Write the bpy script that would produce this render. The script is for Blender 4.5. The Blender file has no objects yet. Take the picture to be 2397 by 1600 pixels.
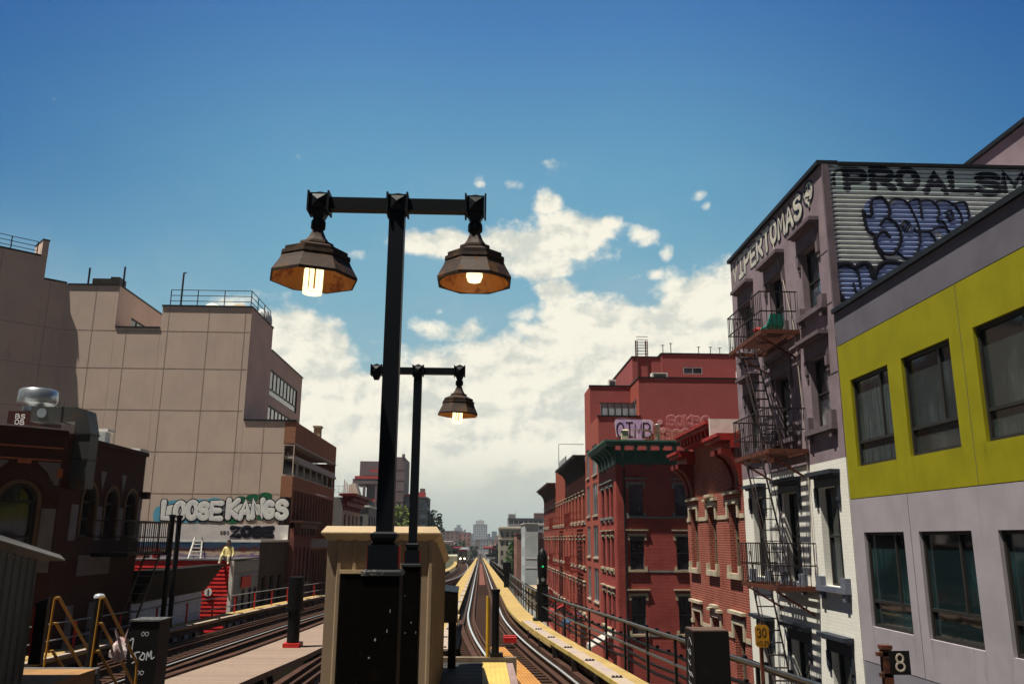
import bpy, math, random
from mathutils import Vector
random.seed(7)
D = bpy.data; COL = bpy.context.scene.collection; SC = bpy.context.scene
R = math.radians
# ---------------------------------------------------------------- camera
PITCH, YAW, ROLL = R(13.34), R(2.06), .0058
f_ = Vector((math.sin(YAW)*math.cos(PITCH), math.cos(YAW)*math.cos(PITCH), math.sin(PITCH)))
r0 = Vector((math.cos(YAW), -math.sin(YAW), 0)); u0 = r0.cross(f_)
r_ = r0*math.cos(ROLL)+u0*math.sin(ROLL); u_ = u0*math.cos(ROLL)-r0*math.sin(ROLL)
cam = D.cameras.new('camera'); cam.lens = 29.2; cam.sensor_width = 36; cam.clip_start = .05; cam.clip_end = 8000
camo = D.objects.new('camera', cam); COL.objects.link(camo)
from mathutils import Matrix
camo.matrix_world = Matrix(((r_.x,u_.x,-f_.x,0),(r_.y,u_.y,-f_.y,0),(r_.z,u_.z,-f_.z,0),(0,0,0,1)))
SC.camera = camo
# ---------------------------------------------------------------- light
SC.view_settings.view_transform = 'Standard'; SC.view_settings.look = 'None'
SC.view_settings.exposure = 0.58; SC.view_settings.gamma = 1
SUN = Vector((-.345, -.155, 1)).normalized()          # towards the sun
SUN_EL = math.asin(SUN.z); SUN_AZ = math.atan2(SUN.x, SUN.y)
sl = D.lights.new('sun', 'SUN'); sl.energy = 5.0; sl.angle = R(.5); sl.color = (1, .93, .80)
so = D.objects.new('sun', sl); COL.objects.link(so)
so.rotation_euler = SUN.to_track_quat('Z', 'Y').to_euler(); so.location = (0, 0, 60)

class NT:
    """small helper to write node trees"""
    def __init__(s, tree): s.t = tree; s.n = tree.nodes; s.l = tree.links
    def new(s, typ, **kw):
        n = s.n.new(typ)
        for k, v in kw.items(): setattr(n, k, v)
        return n
    def put(s, sock, v):
        if v is None: return
        if hasattr(v, 'is_output') or isinstance(v, bpy.types.NodeSocket): s.l.new(v, sock)
        else:
            if sock.type == 'RGBA' and len(v) == 3: v = (*v, 1)
            sock.default_value = v
    def math(s, op, a, b=None, c=None, clamp=False):
        n = s.new('ShaderNodeMath', operation=op); n.use_clamp = clamp
        s.put(n.inputs[0], a); s.put(n.inputs[1], b); s.put(n.inputs[2], c)
        return n.outputs[0]
    def mix(s, fac, a, b, mode='MIX'):
        n = s.new('ShaderNodeMix', data_type='RGBA', blend_type=mode)
        s.put(n.inputs[0], fac); s.put(n.inputs[6], a); s.put(n.inputs[7], b)
        return n.outputs[2]
    def noise(s, vec, scale, detail=4, rough=.55, dist=0):
        n = s.new('ShaderNodeTexNoise'); s.put(n.inputs['Vector'], vec)
        n.inputs['Scale'].default_value = scale; n.inputs['Detail'].default_value = detail
        n.inputs['Roughness'].default_value = rough; n.inputs['Distortion'].default_value = dist
        return n.outputs['Fac']
    def ramp(s, fac, lo, hi):
        n = s.new('ShaderNodeMapRange'); n.interpolation_type = 'SMOOTHSTEP'
        s.put(n.inputs[0], fac); s.put(n.inputs[1], lo); s.put(n.inputs[2], hi)
        return n.outputs[0]
    def xyz(s, vec):
        n = s.new('ShaderNodeSeparateXYZ'); s.put(n.inputs[0], vec); return n.outputs
    def comb(s, x, y, z=0.0):
        n = s.new('ShaderNodeCombineXYZ'); s.put(n.inputs[0], x); s.put(n.inputs[1], y); s.put(n.inputs[2], z)
        return n.outputs[0]

# ---------------------------------------------------------------- sky with clouds (by direction, at infinity)
W = D.worlds.new('World'); SC.world = W; W.use_nodes = True
w = NT(W.node_tree); w.n.clear()
SKY_STR = .085; SKY_GAIN = .67      # gain: the picture is exposed .6 stop up
sky = w.new('ShaderNodeTexSky', sky_type='NISHITA'); sky.sun_disc = False
sky.sun_elevation = SUN_EL; sky.sun_rotation = SUN_AZ
sky.air_density = 1.0; sky.dust_density = .6; sky.ozone_density = 2.2; sky.altitude = 0
gen = w.new('ShaderNodeTexCoord').outputs['Generated']
nx, ny, nz = w.xyz(gen)
AZ = w.math('ARCTAN2', nx, ny); EL = w.math('ARCSINE', nz)
# one large cumulus bank whose upper edge follows TOPS (azimuth, elevation in degrees), and small puffs above it
TOPS = [(-30,9),(-22,12),(-15,14.6),(-12.2,14.9),(-10.2,13.6),(-8.4,11.0),(-6,11.2),(-3.5,12.0),(0,12.6),(2,13.6),(5,15.2),(7.5,16.2),(9.5,15.2),(11.5,15.4),(14,16.8),(20,17.5),(30,16)]
fc = w.new('ShaderNodeFloatCurve'); w.put(fc.inputs['Value'], w.math('DIVIDE', w.math('ADD', AZ, R(30)), R(60), clamp=True))
cu = fc.mapping.curves[0]
while len(cu.points) > 2: cu.points.remove(cu.points[1])
cu.points[0].location = ((TOPS[0][0]+30)/60, TOPS[0][1]/30); cu.points[1].location = ((TOPS[-1][0]+30)/60, TOPS[-1][1]/30)
for a_, e_ in TOPS[1:-1]: cu.points.new((a_+30)/60, e_/30)
fc.mapping.update()
bank = w.math('DIVIDE', w.math('SUBTRACT', w.math('MULTIPLY', fc.outputs[0], R(30)), EL), R(2.4))
bank = w.math('MINIMUM', w.math('MAXIMUM', w.math('ADD', w.math('MULTIPLY', bank, .55), .55), -.6), 1.5)
# puffs: azimuth, elevation, half widths (degrees), weight
BLOBS = [(-2.6,14.0,3.2,.9,0.72),(-6.6,13.0,1.5,.5,0.52),(2.2,20.0,3.6,1.5,0.92),(6.6,20.5,3.2,1.9,1.00),(4.2,18.7,3.4,1.3,0.92),(-3.4,19.9,3.6,1.1,0.84),(4.7,22.8,1.3,.95,0.72),(8.8,21.3,1.5,.8,0.70),
         (1.9,24.1,1.0,.6,0.58),(-.2,24.0,.7,.5,0.54),(15.7,23.0,.8,.7,0.62),(16.1,22.1,.5,.5,0.58),(5.5,17.0,2.1,1.0,0.78),(11.2,20.3,1.2,.9,0.60),(10.6,17.6,.8,.5,0.56),(12.3,17.8,.7,.6,0.56),(13,19,.6,.5,0.50),(-8.6,18.8,1.8,.6,0.52),(5.0,25.4,1.2,.9,0.44),(-3.0,15.4,.6,.5,0.50)]
field = None
for a, e, sa, se, wt in BLOBS:
    da = w.math('DIVIDE', w.math('SUBTRACT', AZ, R(a)), R(sa)); de = w.math('DIVIDE', w.math('SUBTRACT', EL, R(e)), R(se))
    q = w.math('ADD', w.math('MULTIPLY', da, da), w.math('MULTIPLY', de, de))
    g = w.math('MULTIPLY', w.math('POWER', 2.718, w.math('MULTIPLY', q, -.7)), wt)
    field = g if field is None else w.math('MAXIMUM', field, g)
field = w.math('MAXIMUM', w.math('SUBTRACT', field, .12), bank)
cv = w.comb(w.math('MULTIPLY', AZ, 1.0), w.math('MULTIPLY', EL, 1.25), 3.1)
n1 = w.noise(cv, 19, 12, .58, .12)
cv2 = w.comb(w.math('ADD', AZ, .008), w.math('SUBTRACT', w.math('MULTIPLY', EL, 1.25), .012), 3.1)
n2 = w.noise(cv2, 19, 12, .58, .12)
big = w.noise(w.comb(w.math('MULTIPLY', AZ, 1.0), w.math('MULTIPLY', EL, 2.2), 7.7), 7, 6, .55, .3)
dens = w.math('ADD', field, w.math('MULTIPLY', w.math('SUBTRACT', n1, .5), 1.5))
cover = w.math('MULTIPLY', w.ramp(dens, .22, .58), w.ramp(EL, R(-2), R(4.5)))
lit = w.math('ADD', .5, w.math('MULTIPLY', w.math('SUBTRACT', n2, n1), -3.6), clamp=True)
shade = w.math('ADD', w.math('MULTIPLY', lit, .55), w.math('MULTIPLY', w.math('SUBTRACT', big, .5), 1.5))
CL = lambda c: tuple(q*SKY_GAIN/SKY_STR for q in c)
ccol = w.mix(w.ramp(shade, -.10, .42), CL((.66,.68,.61)), CL((.96,.92,.78)))
ccol = w.mix(w.ramp(EL, R(1.5), R(7)), CL((.58,.61,.53)), ccol)
# clear sky: the Nishita blue, graded by elevation (deep overhead, pale and greenish low down)
gr = w.new('ShaderNodeValToRGB'); w.put(gr.inputs[0], w.math('DIVIDE', w.math('ADD', EL, R(10)), R(100), clamp=True))
els = gr.color_ramp.elements; els[0].position = 0; els[0].color = (.30,.38,.37,1); els[1].position = 1; els[1].color = (.012,.04,.14,1)
for e_, c_ in ((4,(.37,.49,.48)),(11,(.28,.48,.53)),(17.5,(.185,.43,.55)),(24,(.130,.37,.54)),(34,(.052,.205,.47)),(40,(.030,.14,.38)),(52,(.016,.07,.22))):
    k_ = els.new((e_+10)/100); k_.color = (*c_, 1)
gs = w.mix(1.0, gr.outputs[0], (SKY_GAIN/SKY_STR,)*3, 'MULTIPLY')
mist = w.noise(cv, 5, 5, .6, .2)
gs = w.mix(w.math('MULTIPLY', w.ramp(mist, .45, .75), w.math('MULTIPLY', w.ramp(EL, R(30), R(14)), .22)), gs, CL((.55,.62,.60)))
blue = w.mix(.85, sky.outputs[0], gs)
# the clear sky is darkened to both sides, a painted lens vignette
sidew = w.math('MULTIPLY', w.ramp(w.math('ABSOLUTE', w.math('SUBTRACT', AZ, R(1))), R(8), R(42)), w.ramp(EL, R(8), R(24)))
blue = w.mix(sidew, blue, w.mix(1.0, blue, (.22,.42,.70), 'MULTIPLY'))
skyc = w.mix(cover, blue, ccol)
# the sky behind the station is darkened to weaken the fill light
behind = w.math('MULTIPLY', w.ramp(w.math('ABSOLUTE', AZ), R(48), R(80)), w.ramp(EL, R(85), R(70)))
skyc = w.mix(behind, skyc, w.mix(1.0, skyc, (.10,.115,.145), 'MULTIPLY'))
bg = w.new('ShaderNodeBackground'); w.put(bg.inputs[0], skyc); bg.inputs[1].default_value = SKY_STR
out = w.new('ShaderNodeOutputWorld'); w.l.new(bg.outputs[0], out.inputs[0])

# ---------------------------------------------------------------- materials
MATS = {}
def base_mat(name):
    m = D.materials.new(name); m.use_nodes = True; t = NT(m.node_tree); b = t.n['Principled BSDF']
    oc = t.new('ShaderNodeTexCoord').outputs['Object']
    return m, t, b, oc
def bump(t, b, h, s, d=.02):
    n = t.new('ShaderNodeBump'); n.inputs['Strength'].default_value = s; n.inputs['Distance'].default_value = d
    t.put(n.inputs['Height'], h); t.l.new(n.outputs[0], b.inputs['Normal'])
def plain(name, col, rough=.7, metal=0, var=.25, vs=3.0, col2=None, bmp=.15, streak=0, spec=.15, fine=40, drips=None):
    """painted / rendered / stone surface with large stains and fine grain"""
    if name in MATS: return MATS[name]
    m, t, b, oc = base_mat(name)
    c2 = col2 or tuple(c*(1-var) for c in col)
    n = t.noise(oc, vs, 6, .6)
    c = t.mix(t.ramp(n, .35, .7), col, c2)
    g = t.noise(oc, fine, 3, .6)
    c = t.mix(t.math('MULTIPLY', t.ramp(g, .4, .75), .35), c, tuple(x*.72 for x in col))
    if streak:
        x, y, z = t.xyz(oc)
        sv = t.comb(t.math('MULTIPLY', t.math('ADD', x, y), 5.0), t.math('MULTIPLY', z, .35), 0)
        s = t.noise(sv, 1.6, 5, .6)
        c = t.mix(t.math('MULTIPLY', t.ramp(s, .55, .8), streak), c, tuple(q*.45 for q in col))
    if drips:    # dirt that has run down from the corners of the sills: (first jamb, spacing, width, sill height, length)
        x, y, z = t.xyz(oc); a0, sp, wd, zs, ln = drips
        ph = t.math('MULTIPLY', t.math('FRACT', t.math('DIVIDE', t.math('SUBTRACT', a0, y), sp)), sp)
        wob = t.math('MULTIPLY', t.math('SUBTRACT', t.noise(t.comb(y, t.math('MULTIPLY', z, .6), 0), 9, 4, .6), .5), .16)
        dd = t.math('MINIMUM', t.math('ABSOLUTE', t.math('SUBTRACT', t.math('ADD', ph, wob), .06)), t.math('ABSOLUTE', t.math('SUBTRACT', t.math('ADD', ph, wob), wd-.04)))
        k = t.math('MULTIPLY', t.ramp(dd, .085, .0), t.math('MULTIPLY', t.ramp(z, zs-ln, zs), t.ramp(z, zs+.03, zs-.02)))
        run = t.noise(t.comb(t.math('MULTIPLY', y, 14), t.math('MULTIPLY', z, .8), 0), 1.5, 4, .6)
        c = t.mix(t.math('MULTIPLY', t.math('MULTIPLY', k, t.ramp(run, .3, .7)), .55), c, tuple(q*.35 for q in col))
    t.put(b.inputs['Base Color'], c)
    b.inputs['Roughness'].default_value = rough; b.inputs['Metallic'].default_value = metal
    b.inputs['Specular IOR Level'].default_value = spec
    if bmp: bump(t, b, g, bmp, .01)
    MATS[name] = m; return m
def brick(name, c1, c2, mortar, scale=1.0, stain=.35, mort=.016, rough=.9):
    if name in MATS: return MATS[name]
    m, t, b, oc = base_mat(name)
    x, y, z = t.xyz(oc)
    bt = t.new('ShaderNodeTexBrick'); bt.offset = .5
    t.put(bt.inputs['Vector'], t.comb(t.math('ADD', x, y), z, 0))
    t.put(bt.inputs['Color1'], c1); t.put(bt.inputs['Color2'], c2); t.put(bt.inputs['Mortar'], mortar)
    bt.inputs['Scale'].default_value = scale; bt.inputs['Mortar Size'].default_value = mort
    bt.inputs['Brick Width'].default_value = .22; bt.inputs['Row Height'].default_value = .075; bt.inputs['Bias'].default_value = -.1
    n = t.noise(oc, .9, 6, .6); n2 = t.noise(oc, 6, 4, .6)
    c = t.mix(t.math('MULTIPLY', t.ramp(n, .42, .72), stain), bt.outputs['Color'], tuple(q*.5 for q in c1))
    c = t.mix(t.math('MULTIPLY', t.ramp(n2, .5, .8), .25), c, tuple(min(1, q*1.5+.03) for q in c1))
    t.put(b.inputs['Base Color'], c); b.inputs['Roughness'].default_value = rough; b.inputs['Specular IOR Level'].default_value = .12
    bump(t, b, t.math('SUBTRACT', t.math('MULTIPLY', n2, .3), bt.outputs['Fac']), .35, .012)
    MATS[name] = m; return m
def glass(name, col=(.012, .016, .02), col2=(.05, .07, .08), rough=.06, cs=2.2, spec=.7):
    """window seen in daylight: dark room, pale curtain folds in places, a reflecting surface"""
    if name in MATS: return MATS[name]
    m, t, b, oc = base_mat(name)
    x, y, z = t.xyz(oc)
    fold = t.noise(t.comb(t.math('MULTIPLY', t.math('ADD', x, y), 7.0), t.math('MULTIPLY', z, .5), 0), 1.6, 4, .6)
    big = t.noise(oc, cs*.35, 3, .5)
    c = t.mix(t.math('MULTIPLY', t.ramp(big, .42, .62), t.ramp(fold, .25, .8)), col, col2)
    t.put(b.inputs['Base Color'], c); b.inputs['Roughness'].default_value = rough
    b.inputs['Specular IOR Level'].default_value = spec
    wv = t.noise(oc, 1.3, 2, .5); bump(t, b, wv, .06, .05)
    MATS[name] = m; return m
def rusty(name, col, rust=(.16, .055, .02), amt=.5, rough=.55, metal=0.0, sc=5, spec=.18):
    if name in MATS: return MATS[name]
    m, t, b, oc = base_mat(name)
    n = t.noise(oc, sc, 7, .65); n2 = t.noise(oc, sc*7, 3, .6)
    k = t.ramp(t.math('ADD', n, t.math('MULTIPLY', t.math('SUBTRACT', n2, .5), .35)), .74-amt*.42, .84-amt*.30)
    c = t.mix(k, col, rust)
    t.put(b.inputs['Base Color'], c); b.inputs['Metallic'].default_value = metal
    t.put(b.inputs['Roughness'], t.math('ADD', rough, t.math('MULTIPLY', k, .25)))
    b.inputs['Specular IOR Level'].default_value = spec
    bump(t, b, n2, .2, .006)
    MATS[name] = m; return m
def emit(name, col, s):
    if name in MATS: return MATS[name]
    m, t, b, oc = base_mat(name)
    t.put(b.inputs['Base Color'], col); t.put(b.inputs['Emission Color'], col); b.inputs['Emission Strength'].default_value = s
    MATS[name] = m; return m
def planks(name, c1, c2, gap, width=.12, axis=1, rough=.85):
    """boards lying side by side, run along the other axis"""
    if name in MATS: return MATS[name]
    m, t, b, oc = base_mat(name)
    v = t.xyz(oc); q = t.math('DIVIDE', v[axis], width); fr = t.math('FRACT', q); idx = t.math('FLOOR', q)
    wn = t.new('ShaderNodeTexWhiteNoise', noise_dimensions='1D'); t.put(wn.inputs['W'], idx)
    c = t.mix(wn.outputs[0], c1, c2)
    gr = t.noise(oc, 9, 6, .65); c = t.mix(t.math('MULTIPLY', t.ramp(gr, .45, .75), .4), c, tuple(x*.5 for x in c1))
    e = t.math('MINIMUM', fr, t.math('SUBTRACT', 1.0, fr)); k = t.ramp(e, .10, .03)
    c = t.mix(k, c, gap)
    t.put(b.inputs['Base Color'], c); b.inputs['Roughness'].default_value = rough; b.inputs['Specular IOR Level'].default_value = .12
    bump(t, b, t.math('SUBTRACT', gr, k), .3, .01)
    MATS[name] = m; return m

# ---------------------------------------------------------------- mesh builder
X_, Y_, Z_ = Vector((1,0,0)), Vector((0,1,0)), Vector((0,0,1))
OFF = {}
class Plane:
    """a wall plane: u runs along U, v is height, n runs out of the wall"""
    def __init__(s, O, U, N): s.O, s.U, s.N = Vector(O), Vector(U).normalized(), Vector(N).normalized()
    def p(s, u, v, n=0): return s.O + s.U*u + Z_*v + s.N*n
def RX(x): return Plane((x,0,0), (0,1,0), (-1,0,0))      # street face on the right: u = world y
def LX(x): return Plane((x,0,0), (0,1,0), (1,0,0))       # street face on the left
def FY(y): return Plane((0,y,0), (1,0,0), (0,-1,0))      # face looking back at the station: u = world x
class MB:
    def __init__(s): s.v = []; s.f = []; s.m = []; s.mi = 0; s.sm = []
    def add(s, vs, fs, smooth=False):
        o = len(s.v); s.v += [Vector(q) for q in vs]
        for f in fs: s.f.append([o+i for i in f]); s.m.append(s.mi); s.sm.append(smooth)
        return s
    def quad(s, a, b, c, d): return s.add([a,b,c,d], [(0,1,2,3)])
    def hexa(s, p):   # 8 points: bottom ring, top ring
        c = sum((Vector(q) for q in p), Vector())/8
        fs = [(0,3,2,1),(4,5,6,7),(0,1,5,4),(1,2,6,5),(2,3,7,6),(3,0,4,7)]
        a, b, d = Vector(p[0]), Vector(p[1]), Vector(p[3])
        if (b-a).cross(d-a).dot(Vector(p[4])-a) < 0: fs = [f[::-1] for f in fs]
        return s.add(p, fs)
    def box(s, x0, x1, y0, y1, z0, z1):
        return s.hexa([(x0,y0,z0),(x1,y0,z0),(x1,y1,z0),(x0,y1,z0),(x0,y0,z1),(x1,y0,z1),(x1,y1,z1),(x0,y1,z1)])
    def wbox(s, P, u0, u1, v0, v1, n0, n1):
        return s.hexa([P.p(u0,v0,n0),P.p(u1,v0,n0),P.p(u1,v0,n1),P.p(u0,v0,n1),P.p(u0,v1,n0),P.p(u1,v1,n0),P.p(u1,v1,n1),P.p(u0,v1,n1)])
    def bar(s, p, q, w, h=None, up=Z_):
        h = h or w; p, q = Vector(p), Vector(q); d = (q-p).normalized()
        a = d.cross(up)
        if a.length < 1e-4: a = d.cross(Y_)
        a.normalize(); b = a.cross(d); a *= w/2; b *= h/2
        return s.hexa([p-a-b, p+a-b, p+a+b, p-a+b, q-a-b, q+a-b, q+a+b, q-a+b])
    def tube(s, pts, r, n=8, cap=True):
        pts = [Vector(p) for p in pts]; rs = r if isinstance(r, (list, tuple)) else [r]*len(pts)
        ring = []; up = None; vs = []
        for i, p in enumerate(pts):
            d = (pts[min(i+1, len(pts)-1)]-pts[max(i-1, 0)]).normalized()
            if up is None:
                up = Vector((0,0,1)) if abs(d.z) < .9 else Vector((0,1,0))
            a = d.cross(up).normalized(); up = a.cross(d).normalized()
            for k in range(n):
                t = 2*math.pi*k/n; vs.append(p+a*math.cos(t)*rs[i]+up*math.sin(t)*rs[i])
        fs = []
        for i in range(len(pts)-1):
            for k in range(n): fs.append((i*n+k, i*n+(k+1)%n, (i+1)*n+(k+1)%n, (i+1)*n+k))
        s.add(vs, fs, True)
        if cap: s.add(vs[:n], [tuple(range(n))[::-1]]); s.add(vs[-n:], [tuple(range(n))])
        return s
    def lathe(s, c, prof, n=16, rot=0, M=None, smooth=True, cap=True):
        c = Vector(c); vs = []
        for r, z in prof:
            for k in range(n):
                t = 2*math.pi*(k/n)+rot; q = Vector((r*math.cos(t), r*math.sin(t), z))
                vs.append(c+(M@q if M else q))
        fs = []
        for i in range(len(prof)-1):
            for k in range(n): fs.append((i*n+k, i*n+(k+1)%n, (i+1)*n+(k+1)%n, (i+1)*n+k))
        s.add(vs, fs, smooth)
        if cap: s.add(vs[:n], [tuple(range(n))[::-1]]); s.add(vs[-n:], [tuple(range(n))])
        return s
    def prism(s, poly, P, n0, n1):
        k = len(poly); a = [P.p(u,v,n0) for u,v in poly]; b = [P.p(u,v,n1) for u,v in poly]
        s.add(a+b, [tuple(range(k))[::-1], tuple(range(k,2*k))]+[(i,(i+1)%k,k+(i+1)%k,k+i) for i in range(k)])
        return s
    def wall(s, P, u0, u1, v0, v1, ops=(), depth=.22, edge=.3):
        """wall sheet with real openings (u0,u1,v0,v1) cut in it, their reveals, and returns round its edge"""
        us = sorted({u0,u1}|{q for o in ops for q in o[:2] if u0 < q < u1}); vs = sorted({v0,v1}|{q for o in ops for q in o[2:4] if v0 < q < v1})
        for i in range(len(us)-1):
            for j in range(len(vs)-1):
                uc, vc = (us[i]+us[i+1])/2, (vs[j]+vs[j+1])/2
                if any(o[0] < uc < o[1] and o[2] < vc < o[3] for o in ops): continue
                s.quad(P.p(us[i],vs[j]), P.p(us[i+1],vs[j]), P.p(us[i+1],vs[j+1]), P.p(us[i],vs[j+1]))
        for o in ops:
            a, b, c, d = o[:4]; c = max(c, v0)
            q = [(a,c),(b,c),(b,d),(a,d)]
            for k in range(4):
                (ua,va),(ub,vb) = q[k], q[(k+1)%4]
                s.quad(P.p(ua,va), P.p(ub,vb), P.p(ub,vb,-depth), P.p(ua,va,-depth))
        if edge:
            e_ = .004; q = [(u0+e_,v0+e_),(u1-e_,v0+e_),(u1-e_,v1-e_),(u0+e_,v1-e_)]   # kept just inside a wall that meets it at the corner
            for k in range(4):
                (ua,va),(ub,vb) = q[k], q[(k+1)%4]
                s.quad(P.p(ub,vb,-.003), P.p(ua,va,-.003), P.p(ua,va,-edge), P.p(ub,vb,-edge))
        return s
    def ribbon(s, P, pts, w, h, closed=False, base=0.0):
        """paint stroke: a low rounded band along a polyline on a wall plane"""
        pts = [Vector((p[0], p[1])) for p in pts]
        out = []
        for p in pts:
            if not out or (p-out[-1]).length > 1e-4: out.append(p)
        pts = out
        if len(pts) < 2: pts = [pts[0], pts[0]+Vector((w*.02, 0))]
        d0 = (pts[1]-pts[0]).normalized(); d1 = (pts[-1]-pts[-2]).normalized()
        seq = []
        for k in range(4): 
            t = k/4; seq.append((pts[0]-d0*(w/2)*math.cos(t*math.pi/2), max(.04, math.sin(t*math.pi/2)), d0))
        for i, p in enumerate(pts):
            a = (p-pts[i-1]).normalized() if i else d0; b = (pts[i+1]-p).normalized() if i < len(pts)-1 else d1
            d = (a+b); d = d.normalized() if d.length > .2 else a
            seq.append((p, 1, d))
        for k in range(1, 5):
            t = k/4; seq.append((pts[-1]+d1*(w/2)*math.sin(t*math.pi/2), max(.04, math.cos(t*math.pi/2)), d1))
        vs = []; prof = [(-.5,0),(-.42,.75),(0,1),(.42,.75),(.5,0)]
        for p, k, d in seq:
            nrm = Vector((-d.y, d.x))
            for a, b in prof:
                q = p+nrm*a*w*k; vs.append(P.p(q.x, q.y, base+h*b*(.35+.65*k) if b else base-.004))
        fs = [(i*5+j, i*5+j+1, (i+1)*5+j+1, (i+1)*5+j) for i in range(len(seq)-1) for j in range(4)]
        return s.add(vs, fs, False)
    def build(s, name, mat, parent=None, label=None, cat=None, group=None, kind=None, split=False):
        if split:                              # every loose piece becomes a part of its own
            n = len(s.v); par = list(range(n))
            def find(i):
                while par[i] != i: par[i] = par[par[i]]; i = par[i]
                return i
            for f in s.f:
                for i in f[1:]: par[find(i)] = find(f[0])
            comp = {}
            for k, f in enumerate(s.f): comp.setdefault(find(f[0]), []).append(k)
            for ks in comp.values():
                m = MB(); ids = {}
                for k in ks:
                    for i in s.f[k]:
                        if i not in ids: ids[i] = len(m.v); m.v.append(s.v[i])
                    m.f.append([ids[i] for i in s.f[k]]); m.m.append(s.m[k]); m.sm.append(s.sm[k])
                m.build(name, mat, parent)
            return None
        root = parent
        while root is not None and root.parent is not None: root = root.parent
        off = OFF.get(root.name, Vector()) if root is not None else Vector()
        me = D.meshes.new(name); me.from_pydata([tuple(v-off) for v in s.v], [], s.f)
        for m in (mat if isinstance(mat, (list, tuple)) else [mat]): me.materials.append(m)
        me.polygons.foreach_set('material_index', s.m); me.polygons.foreach_set('use_smooth', s.sm)
        me.update()
        o = D.objects.new(name, me); COL.objects.link(o)
        if parent is not None: o.parent = parent
        tag(o, label, cat, group, kind); return o
def tag(o, label=None, cat=None, group=None, kind=None):
    if label: o['label'] = label
    if cat: o['category'] = cat
    if group: o['group'] = group
    if kind: o['kind'] = kind
    return o
def T(name, loc, label, cat, group=None):
    o = D.objects.new(name, None); COL.objects.link(o); o.location = loc; o.empty_display_size = .3
    OFF[o.name] = Vector(loc); return tag(o, label, cat, group)
def struct(mb, name, mat): return mb.build(name, mat, kind='structure')
GS = .0155
def gz(y): return -8.0-GS*max(-60, min(y, 420))          # the street falls away from the station
def dx(y):                                                # the right track swings out towards the platform
    if y > 41: return 0.0
    if y > 21: return .0024*(41-y)**2
    return .96+.075*(21-y)
def tz(y, h): return h-GS*min(y, 420)
# ---------------------------------------------------------------- shared materials
m_glass = glass('dark_glass'); m_glass2 = glass('curtain_glass', (.006,.014,.016), (.030,.080,.085), .05, 1.6)
m_glassb = glass('blue_glass', (.02,.03,.045), (.14,.17,.20), .06, 3.0)
m_glassw = glass('white_curtain_glass', (.03,.035,.045), (.42,.43,.42), .12, 5.0)
m_black = rusty('black_steel', (.0055,.006,.007), (.035,.018,.010), .22, .45)
m_frame = plain('bronze_frame', (.032,.030,.028), .5, .1, .2, 6, bmp=.05)
m_stone = plain('cream_stone', (.50,.44,.33), .85, 0, .3, 5, streak=.3)
m_greystone = plain('grey_stone', (.22,.24,.23), .85, 0, .3, 5, streak=.3)
m_roof = plain('roof_felt', (.10,.10,.11), .9, 0, .4, 1.5)
m_trimblack = plain('black_trim', (.018,.019,.022), .5, 0, .3, 4)
m_white = plain('white_paint', (.74,.73,.68), .7, 0, .16, 2.5, streak=.25)
m_rust = rusty('rusty_iron', (.11,.035,.02), (.030,.018,.014), .55, .7, sc=4)
m_darkiron = rusty('dark_iron', (.020,.014,.014), (.10,.04,.025), .4, .6, sc=5)
m_redpaint = plain('red_paint', (.52,.03,.025), .5, 0, .25, 3)

def window(root, P, u0, u1, v0, v1, depth=.22, fr=None, gl=None, fw=.055, rail=.5, mull=None, name='window', sill=None, hood=None):
    """one window: frame (part) with its glass, sill and hood as sub-parts"""
    fr = fr or m_frame; gl = gl or m_glass
    m = MB(); a, b = -depth+.01, -depth+.09
    m.wbox(P,u0+.002,u0+fw,v0+.002,v1-.002,a,b); m.wbox(P,u1-fw,u1-.002,v0+.002,v1-.002,a,b)
    m.wbox(P,u0+fw,u1-fw,v0+.002,v0+fw,a,b-.003); m.wbox(P,u0+fw,u1-fw,v1-fw,v1-.002,a,b-.003)
    if rail is not None:
        r = v0+(v1-v0)*rail; m.wbox(P,u0+fw,u1-fw,r-fw*.45,r+fw*.45,a,b-.006)
    if mull:
        for mu in (mull if isinstance(mull, (list,tuple)) else [mull]):
            uu = u0+(u1-u0)*mu; lo = v0+(v1-v0)*rail if rail and rail < .45 else v0+fw
            m.wbox(P,uu-fw*.45,uu+fw*.45,lo,v1-fw,a,b-.009)
    f = m.build(name, fr, root)
    g = MB(); g.wbox(P,u0+.004,u1-.004,v0+.004,v1-.004,-depth-.02,-depth+.04); g.build('pane', gl, f)
    if sill:
        s = MB(); s.wbox(P,u0-sill[0],u1+sill[0],v0-sill[1],v0-.003,-depth+.1,sill[2])
        if len(sill) > 4 and sill[4]:   # small upright ears at the ends of the sill
            for (e0,e1) in ((u0-sill[0],u0-.005),(u1+.005,u1+sill[0])): s.wbox(P,e0,e1,v0,v0+sill[4],.003,sill[2]-.02)
        if len(sill) > 5 and sill[5]:
            for uu in (u0-sill[0]*.4, u1+sill[0]*.4): s.wbox(P,uu-.06,uu+.06,v0-sill[1]-.16,v0-sill[1],.003,sill[2]-.03)
        s.build('sill', sill[3], f)
    if hood: hood(P,u0,u1,v0,v1).build('hood', hood.mat, f)
    return f
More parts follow.
